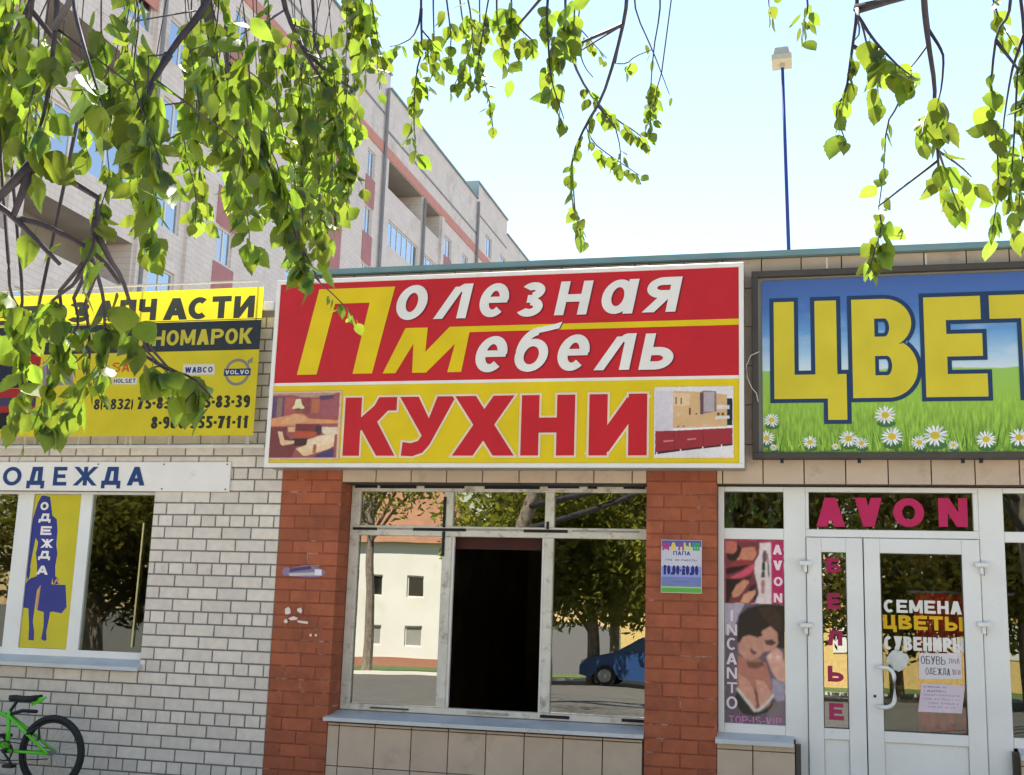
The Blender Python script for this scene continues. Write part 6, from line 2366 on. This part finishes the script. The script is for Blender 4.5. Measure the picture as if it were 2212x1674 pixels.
# ================================================================== FOREGROUND TREES
def leaf_mesh(seed, L, W_):
    """pointed oval leaf, folded along the midrib and slightly curled; base at the origin, hangs along -Z"""
    rg = random.Random(seed)
    n = 8
    v, f = [], []
    curl = rg.uniform(-.35, .35)
    fold = rg.uniform(.10, .40)
    prof = [(0, .05), (.06, .42), (.13, .70), (.21, .86), (.29, 1.0), (.37, .95), (.45, .97), (.53, .84), (.61, .80), (.69, .60), (.77, .48), (.85, .25), (.92, .11), (1.0, .0)]
    for t, w in prof:
        z = -L * t
        yb = curl * L * t * t
        for s in (-1, -.5, 0, .5, 1):
            jag = 1 + (rg.uniform(-.05, .05) if abs(s) == 1 else 0)
            x = W_ / 2 * w * s * jag
            v.append((x, yb + fold * abs(x) * 1.0 + (-.15 * abs(x) if abs(s) == 1 else 0), z))
    for i in range(len(prof) - 1):
        for j in range(4):
            f.append((i * 5 + j, i * 5 + j + 1, (i + 1) * 5 + j + 1, (i + 1) * 5 + j))
    # petiole
    b = len(v)
    v += [(-.0006, 0, 0), (.0006, 0, 0), (.0006, .004, L * .30), (-.0006, .004, L * .30)]
    f.append((b, b + 1, b + 2, b + 3))
    return v, f


LM = []
for i in range(9):
    L = .056 * (1 + .06 * (i % 3 - 1))
    v, f = leaf_mesh(i, L, L * (.66 + .06 * (i % 4)))
    me = bpy.data.meshes.new('leaf')
    me.from_pydata(v, [], f)
    me.materials.append(MT['leaf'])
    me.polygons.foreach_set('use_smooth', [True] * len(me.polygons))
    me.update()
    LM.append((v, f, me))


class Tree:
    def __init__(s, name, label, base, seed):
        s.t = thing(name, label, 'tree', base)
        s.leaves = []
        s.rg = random.Random(seed)
        s.tw = MB()
        s.lb = MB()
        s.ends = []
        s.nodes = []

    def twig(s, pts, dist, n, size=1.0, r0=.0035, start=0.0, side=True, spread=.5, r1=.0011, curve=True):
        """pts in the 2212 px picture; dist = distance (or pair) from the viewer along the line of sight"""
        if not hasattr(dist, '__len__'):
            dist = (dist, dist + s.rg.uniform(-.2, .2))
        P = []
        m = len(pts)
        for i, (a, b) in enumerate(pts):
            d = dist[0] + (dist[1] - dist[0]) * i / max(1, m - 1)
            P.append(at_depth(a, b, d))
        # smooth by one chaikin pass
        if curve and len(P) > 2:
            Q = [P[0]]
            for a, b in zip(P[:-1], P[1:]):
                Q += [a * .75 + b * .25, a * .25 + b * .75]
            Q.append(P[-1])
            P = Q
        rad = [r0 + (r1 - r0) * i / (len(P) - 1) for i in range(len(P))]
        s.ends.append((P, rad))
        if r0 >= .0035:
            s.nodes += P
        # leaves
        cum = [0]
        for a, b in zip(P[:-1], P[1:]):
            cum.append(cum[-1] + (b - a).length)
        tot = cum[-1]
        for i in range(n):
            f_ = start + (1 - start) * ((i + s.rg.uniform(.1, .9)) / n)
            if i == n - 1:
                f_ = 1.0
            q = f_ * tot
            j = 0
            while j < len(cum) - 2 and cum[j + 1] < q:
                j += 1
            u_ = (q - cum[j]) / max(1e-6, cum[j + 1] - cum[j])
            p = P[j].lerp(P[j + 1], min(1, u_))
            s.leaf(p, size * s.rg.uniform(.62, 1.15))

    def leaf(s, p, size, off=None):
        rg = s.rg
        a = rg.uniform(0, 2 * pi)
        tilt = abs(rg.gauss(.45, .35))
        out = Vector((cos(a), sin(a), 0))
        # hang direction
        ax = Vector((-sin(a), cos(a), 0))
        rot = Matrix.Rotation(-tilt, 3, ax)
        spin = Matrix.Rotation(rg.uniform(0, 2 * pi), 3, 'Z')
        Rm = rot @ spin
        st_ = size * .056 * .30
        base = p - (Rm @ Vector((0, .004, st_ / size * 1.0 * size))) * 1.0
        s.leaves.append((base, Rm, size, rg.randrange(len(LM)), rg.random()))

    def canopy(s, c, r, n):
        """the crown above the picture: loose clumps of leaves, they shade the hanging sprays"""
        rg = s.rg
        cl = []
        for _ in range(26):
            while True:
                p = Vector((rg.uniform(-1, 1), rg.uniform(-1, 1), rg.uniform(-1, 1)))
                if p.length < 1:
                    break
            cl.append(Vector(c) + Vector((p[0] * r[0], p[1] * r[1], p[2] * r[2])))
        for _ in range(n):
            q = rg.choice(cl)
            s.leaf(q + Vector((rg.gauss(0, .3), rg.gauss(0, .3), rg.gauss(0, .25))), rg.uniform(.9, 1.5))

    def finish(s, trunk, limbs, nmax=299):
        # joins of the twigs to limbs
        nodes = list(s.nodes)
        lb = s.lb
        for pts, r0, r1 in limbs:
            P = [Vector(p) for p in pts]
            MB().tube(P, [r0 + (r1 - r0) * i / (len(P) - 1) for i in range(len(P))], 8).obj('branch', 'bark', s.t, smooth=True)
            for a, b in zip(P[:-1], P[1:]):
                for i in range(6):
                    nodes.append(a.lerp(b, i / 5))
        for P, rad in s.ends:
            p, r = P[0], rad[0]
            up = p + Vector((s.rg.uniform(-.08, .08), s.rg.uniform(-.05, .1), s.rg.uniform(.25, .5)))
            cand = [q for q in nodes if q.z > up.z + .02]
            near = [q for q in s.nodes if q.z > p.z + .03 and .01 < (q - p).length < .22]
            if near and p.z < 3.2:
                up = p.lerp(min(near, key=lambda w: (w - p).length), .5)
                cand = near
            q = min(cand or nodes, key=lambda w: (w - up).length)
            pre = [q, up]
            if (q - up).length > .45 and cand is not near:
                pre = [q, up + Vector((s.rg.uniform(-.12, .12), s.rg.uniform(0, .2), s.rg.uniform(.7, 1.0))), up]
            MB().tube(pre + P, [r * 1.6] * (len(pre) - 1) + [r * 1.15] + rad, 5).obj('twig', 'twig', s.t, smooth=True)
        tk = MB()
        tk.tube([p for p, _ in trunk], [r for _, r in trunk], 14)
        tk.obj('trunk', 'trunk', s.t, smooth=True)
        cam_ = Vector((CX, CY, CZ))

        def app(lf):
            b = lf[0]
            d = b - cam_
            zf = d.dot(_f)
            if zf < .2:
                return 0
            px = 1106 + FPX * d.dot(_r2) / zf
            py = 837 - FPX * d.dot(_u2) / zf
            if px < -60 or px > 2270 or py < -120 or py > 1700:
                return 0
            return lf[2] / zf
        s.leaves.sort(key=lambda l: -app(l))
        V, F_, T = [], [], []
        for i, (b, Rm, sz, mi, tone) in enumerate(s.leaves):
            if i < nmax:
                o = bpy.data.objects.new('leaf', LM[mi][2])
                COL.objects.link(o)
                o.parent = s.t
                o.matrix_parent_inverse = Matrix.Translation(-s.t.location)
                o.location = b
                o.rotation_euler = Rm.to_euler()
                o.scale = (sz, sz, sz)
            else:
                k0 = len(V)
                for v in LM[mi][0]:
                    V.append(tuple(b + Rm @ (Vector(v) * sz)))
                F_ += [tuple(k0 + q for q in f) for f in LM[mi][1]]
                T += [tone] * len(LM[mi][1])
        if V:
            me = bpy.data.meshes.new('foliage')
            me.from_pydata(V, [], F_)
            me.materials.append(MT['leaf'])
            me.polygons.foreach_set('use_smooth', [True] * len(me.polygons))
            a_ = me.attributes.new('tone', 'FLOAT', 'FACE')
            a_.data.foreach_set('value', T)
            me.update()
            link('foliage', me, s.t, kind='stuff')
        print('leaves', len(s.leaves))


q1 = lambda *p: [(x * .3710, y * .3710) for x, y in p]                                    # zoom of the top left part
q2 = lambda *p: [((1300 + x / 1.4553) * k, (y / 1.4553) * k) for x, y in p]
q3 = lambda *p: [((2800 + x / 1.4561) * k, (y / 1.4561) * k) for x, y in p]
q4 = lambda *p: [((x / 1.7617) * k, (1050 + y / 1.7617) * k) for x, y in p]

A = Tree('linden_tree', 'leafy tree whose branches hang thickly over the upper left, in front of the apartment block', (.1, -10.6, 0), 21)
# bare dark stems that read clearly
A.twig(q1((1230, -60), (1170, 80), (1010, 270), (900, 460), (740, 690)), (2.0, 1.9), 5, 1.0, .008, .7, r1=.003)
A.twig(q1((900, 460), (830, 650), (795, 840)), (1.93, 1.85), 4, 1.0, .005, .6, r1=.003)
A.twig(q1((1200, -40), (1215, 80), (1245, 300), (1265, 430), (1250, 620)), 2.2, 6, 1.0, .011, .5, r1=.004)
A.twig(q1((1318, -40), (1320, 80), (1325, 450), (1335, 660), (1400, 830), (1560, 960), (1690, 1180), (1740, 1400), (1860, 1640)), (2.2, 2.4), 34, 1.0, .005, .25, r1=.002)
A.twig(q1((1380, 560), (1440, 740), (1560, 960), (1650, 1150), (1720, 1350), (1790, 1560)), (2.2, 2.4), 30, 1.0, .006, .1, r1=.003)
A.twig(q1((1640, -50), (1670, 90), (1760, 270), (1850, 370), (1960, 460), (2060, 520)), 2.7, 12, .9, .007, .4, r1=.003)
A.twig(q1((1760, 270), (1830, 400), (1940, 560), (2000, 690), (2040, 830)), 2.7, 12, .95, .005, .3)
A.twig(q2((-60, 250), (0, 400), (90, 620), (150, 860), (165, 960), (215, 1075)), 2.9, 8, .8, .004, .1)
A.twig(q1((330, -30), (330, 80), (300, 400), (260, 650), (200, 830), (190, 950)), 1.7, 16, 1.0, .005, .2)
A.twig(q1((430, -30), (440, 90), (490, 270), (540, 430), (600, 620)), 1.5, 8, 1.05, .004, .55)
A.twig(q1((190, -30), (180, 90), (120, 350), (60, 560), (20, 800)), 1.9, 18, 1.0, .005, .1)
A.twig(q1((-40, 1180), (80, 1260), (350, 1540)), (1.7, 1.7), 0, 1, .006, r1=.003)
A.twig(q1((80, 1260), (260, 1310), (440, 1400), (600, 1510), (700, 1650)), (1.7, 1.75), 5, 1.0, .005, .15, r1=.003)
A.twig(q4((780, -10), (860, 110), (920, 300), (980, 480), (1060, 680), (1280, 780)), (1.75, 1.9), 12, 1.0, .004, .25)
A.twig(q4((1060, 680), (1180, 760), (1350, 800), (1450, 900), (1500, 960)), (1.9, 1.9), 12, .95, .003, .1)
A.twig(q4((1200, 760), (1240, 860), (1300, 950)), 1.9, 6, .9, .002, .1)
A.twig(q1((570, 1150), (560, 1310), (540, 1460), (430, 1640)), 1.75, 4, .9, .004, .1)
A.twig(q4((620, -20), (540, 140), (400, 240), (300, 330), (220, 420)), (1.8, 1.9), 9, .8, .004, .45)
A.twig(q4((640, -60), (690, 100), (730, 250), (740, 420), (730, 640), (690, 860)), (1.8, 1.9), 18, .75, .004, .42)
A.twig(q4((600, 300), (620, 420), (640, 640), (600, 860), (520, 1000), (330, 1120)), (1.9, 2.0), 22, .85, .003, .1)
A.twig(q4((420, 200), (440, 420), (400, 640), (330, 860), (280, 1060), (200, 1190)), (1.9, 2.0), 26, .85, .003, .1)
A.twig(q4((300, 180), (260, 380), (200, 600), (190, 800)), (2.0, 2.1), 16, .85, .003, .1)
A.twig(q4((150, 100), (160, 330), (120, 500), (180, 700), (150, 900), (100, 1100)), (2.0, 2.1), 22, .85, .003, .1)
A.twig(q4((520, 250), (560, 420), (520, 560), (380, 640)), (1.9, 2.0), 14, .75, .003, .3)
A.twig(q4((60, 0), (70, 220), (140, 330), (160, 470)), (1.9, 2.0), 12, .8, .003, .3)
# the dense mass: many hanging sprays whose lower ends follow the outline of the foliage
outline = [(0, 470), (60, 500), (120, 560), (180, 590), (240, 520), (300, 560), (350, 580), (400, 530), (450, 500), (500, 470), (540, 590), (590, 650), (640, 650), (690, 640), (730, 520), (760, 430), (790, 250), (815, 150)]


def low(x):
    for (a, b), (c, d) in zip(outline[:-1], outline[1:]):
        if a <= x <= c:
            return b + (d - b) * (x - a) / (c - a)
    return 150


rg = random.Random(99)
gaps = [(110, 500, 110, 70), (190, 130, 70, 90), (420, 590, 80, 40), (150, 190, 100, 80), (250, 420, 60, 60), (90, 420, 70, 50), (360, 470, 45, 60), (300, 60, 50, 40), (70, 330, 40, 25), (200, 440, 60, 40), (560, 90, 40, 50), (500, 560, 60, 50), (330, 215, 30, 60), (600, 520, 30, 60), (165, 260, 50, 40), (440, 330, 25, 60)]


def ingap(x, y):
    return any(((x - a) / c) ** 2 + ((y - b) / d) ** 2 < 1 for a, b, c, d in gaps)


for i in range(112):
    x = rg.uniform(-20, 800)
    yl = low(min(max(x, 0), 815)) * rg.uniform(.35, 1.0)
    sweep = rg.uniform(-10, 60) if x > 250 else rg.uniform(-50, 40)
    ys = max(-60, yl - rg.uniform(180, 380))
    xs = x - sweep
    dist = 1.7 + rg.random() * 1.5 + (.5 if x > 550 else 0)
    pts = [(xs, ys), (xs + sweep * .3 + rg.uniform(-12, 12), ys + (yl - ys) * .35), (xs + sweep * .75 + rg.uniform(-12, 12), ys + (yl - ys) * .7), (x, yl - 15)]
    if ingap((pts[2][0] + x) / 2, (pts[2][1] + yl) / 2) and rg.random() < .97:
        continue
    n_ = int(9 + (yl - ys) / 22)
    A.twig(pts, dist, n_, .95 if dist < 2.0 else .82, .0013, .1)
# small bright cluster at the right edge of the mass
for i in range(9):
    x = rg.uniform(745, 812)
    A.twig([(x - 10, -40), (x, 40), (x + rg.uniform(-10, 20), rg.uniform(110, 200))], 3.6, 13, .8, .002, .2)
for i in range(10):
    x = rg.uniform(640, 770)
    A.twig([(x - 20, 330), (x, 380), (x + rg.uniform(-25, 25), rg.uniform(430, 560))], 3.0, 10, .8, .002, .1)
A.twig([(655, 570), (680, 600), (735, 650), (770, 690)], 2.8, 9, .75, .002, .5)
A.canopy((1.6, -5.6, 6.2), (2.6, 2.0, 1.2), 3600)
A.canopy((.2, -9.0, 5.6), (2.4, 2.4, 1.5), 1500)
A.finish([((.1, -10.6, 0), .17), ((.15, -10.5, 1.5), .14), ((.5, -10.3, 3.0), .12), ((1.0, -10.0, 4.2), .09), ((1.4, -9.0, 5.6), .06), ((1.6, -7.0, 6.2), .03)],
         [([(.5, -10.3, 2.9), (2.2, -9.4, 3.3), (3.0, -8.6, 3.5), (3.6, -7.8, 3.3)], .06, .02),
          ([(.6, -10.2, 3.3), (2.6, -9.0, 3.6), (3.6, -7.9, 3.6), (4.4, -7.0, 3.4)], .06, .02),
          ([(1.0, -10.0, 4.2), (3.2, -8.6, 4.1), (4.2, -7.2, 4.0), (4.9, -6.2, 3.8)], .05, .02)])

B = Tree('birch_tree', 'tree with thin dangling twigs hanging against the open sky at the middle and right', (8.6, -10.4, 0), 5)
B.twig(q2((560, -50), (560, 80), (565, 300), (530, 420), (515, 700), (530, 900)), 3.2, 30, .85, .004, .25)
B.twig(q2((545, 140), (510, 220), (430, 260), (380, 270)), 3.2, 7, .8, .003, .3)
B.twig(q2((560, 170), (620, 240), (680, 300)), 3.2, 6, .85, .003, .3)
B.twig(q2((630, -40), (630, 80), (640, 370), (610, 480)), 3.3, 12, .85, .003, .4)
B.twig(q2((700, -60), (720, 90), (740, 250), (700, 400)), 3.2, 14, .85, .003, .2)
B.twig(q2((820, -60), (850, 90), (860, 240), (800, 400), (740, 520)), 3.4, 24, .8, .003, .1)
B.twig(q2((900, -60), (900, 80), (910, 400), (960, 600), (980, 750)), 3.9, 40, .65, .003, .2)
B.twig(q2((960, -50), (930, 120), (900, 300), (880, 480)), 3.7, 26, .7, .003, .2)
B.twig(q2((780, -50), (800, 120), (840, 330), (850, 520)), 3.6, 22, .75, .003, .2)
B.twig(q2((1000, -50), (1000, 90), (1040, 300), (1090, 430)), 3.0, 9, .95, .003, .2)
B.twig(q2((1080, -60), (1090, 60), (1060, 150)), 3.0, 9, .9, .003, .2)
B.twig(q2((1120, 150), (1180, 210), (1240, 260)), 2.9, 6, .9, .003, .2)
B.twig(q2((1300, -60), (1290, 90), (1300, 250), (1310, 450), (1390, 690)), 2.8, 26, .95, .004, .1)
B.twig(q2((1400, -60), (1400, 90), (1370, 250), (1340, 380)), 2.8, 18, 1.0, .004, .1)
B.twig(q2((1460, -60), (1450, 120), (1420, 260)), 2.9, 8, .95, .003, .1)
B.twig(q2((1760, -50), (1750, 80), (1690, 330), (1610, 580), (1520, 720), (1440, 900), (1430, 1100), (1450, 1230), (1510, 1400)), (3.0, 3.2), 24, .72, .0055, .45, r1=.0015)
B.twig(q2((1450, 1150), (1460, 1260), (1520, 1380)), 3.2, 12, .75, .002, .1)
B.twig(q2((1420, 280), (1480, 450), (1580, 600), (1700, 700), (1800, 760), (1880, 830)), (3.0, 3.3), 26, .7, .004, .25)
B.twig(q2((1950, -40), (1950, 80), (1910, 300), (1890, 600), (1900, 780)), 3.5, 18, .7, .003, .6)
B.twig(q2((1800, -40), (1810, 80), (1910, 300), (1960, 430), (2005, 550)), 3.4, 3, .7, .003, .3)
B.twig(q2((1960, 420), (1920, 560), (1880, 700)), 3.4, 12, .7, .002, .3)
B.twig(q2((1520, 740), (1560, 830), (1650, 900), (1740, 960), (1830, 1020)), 3.1, 14, .7, .002, .1)
B.twig(q2((1690, 740), (1720, 860), (1720, 960)), 3.1, 6, .75, .002, .5)
B.twig(q2((1470, 150), (1550, 240), (1640, 340)), 3.3, 9, .65, .002, .1)
B.twig(q2((1690, 370), (1760, 370), (1800, 330), (1900, 290)), 3.1, 4, .7, .002, .1)
B.twig(q2((1480, 300), (1510, 390), (1560, 450)), 3.1, 0, .7, .002, .1)
B.twig(q2((180, -40), (250, 100), (170, 200)), 3.9, 9, .7, .002, .1)
# right hand sprays
B.twig(q3((915, -40), (915, 80), (880, 330), (850, 540), (780, 640), (840, 800)), 2.5, 13, .95, .0045, .35)
B.twig(q3((910, 80), (935, 190), (900, 235)), 2.5, 0, .9, .003)
B.twig(q3((920, 90), (1000, 220), (1090, 320), (1170, 400), (1260, 460)), 2.4, 18, .95, .004, .25)
B.twig(q3((1180, 430), (1180, 530), (1150, 620), (1085, 720), (1070, 1000), (1040, 1220)), 2.5, 9, .75, .003, .3)
B.twig(q3((1040, 1200), (1060, 1330), (1020, 1450), (990, 1560)), 2.5, 22, .85, .002, .05)
B.twig(q3((970, 250), (960, 370), (1030, 470), (1040, 550)), 2.4, 7, .9, .002, .3)
B.twig(q3((1305, -50), (1310, 80), (1330, 250), (1370, 500), (1365, 620), (1385, 880), (1395, 1090)), (2.3, 2.4), 15, .95, .007, .5, r1=.002)
B.twig(q3((1330, 170), (1400, 280), (1420, 330), (1410, 500), (1385, 600)), 2.35, 4, .8, .004, .8)
B.twig(q3((1325, 260), (1270, 340), (1220, 400)), 2.35, 1, .8, .003, .9)
B.twig(q3((1370, 600), (1310, 680), (1290, 800)), 2.4, 10, .9, .002, .1)
B.twig(q3((1390, 880), (1440, 1030), (1500, 1190)), 2.4, 9, .95, .003, .5)
B.twig(q3((1390, 880), (1520, 970), (1580, 1030)), 2.4, 4, .95, .003, .6)
B.twig(q3((1810, -30), (1800, 90), (1730, 180), (1700, 400), (1690, 640), (1730, 810), (1740, 1100), (1700, 1360)), (2.5, 2.5), 24, .9, .004, .3)
B.twig(q3((1820, 400), (1795, 530), (1765, 740), (1750, 1000)), 2.6, 14, .9, .003, .5)
B.twig(q3((1850, 400), (1830, 800), (1800, 1200)), 2.5, 16, .9, .003, .3)
B.twig(q3((1700, -60), (1720, 60), (1780, 180), (1830, 260)), 2.7, 12, .8, .003, .1)
B.twig(q3((1880, 100), (1900, 500), (1880, 900), (1850, 1300)), 2.6, 26, .9, .004, .1)
B.twig(q3((620, -60), (630, 60), (600, 130), (600, 210)), 2.8, 10, .75, .003, .2)
B.twig(q3((400, -60), (400, 40), (410, 80)), 3.0, 4, .7, .002, .2)
B.canopy((7.0, -6.6, 6.0), (2.4, 1.6, 1.0), 1300)
B.finish([((8.6, -10.4, 0), .16), ((8.5, -10.3, 1.6), .13), ((8.3, -10.1, 3.2), .11), ((8.0, -9.8, 4.6), .08), ((7.8, -9.5, 6.0), .04)],
         [([(8.4, -10.2, 2.9), (7.9, -9.0, 3.3), (7.3, -8.0, 3.5), (6.8, -7.0, 3.4)], .06, .02),
          ([(8.3, -10.1, 3.4), (7.4, -8.6, 3.8), (6.4, -7.2, 3.9), (5.4, -6.2, 3.7)], .06, .02),
          ([(8.1, -9.9, 4.2), (6.8, -8.2, 4.2), (5.4, -6.6, 4.2), (4.4, -5.6, 4.0)], .05, .02)])
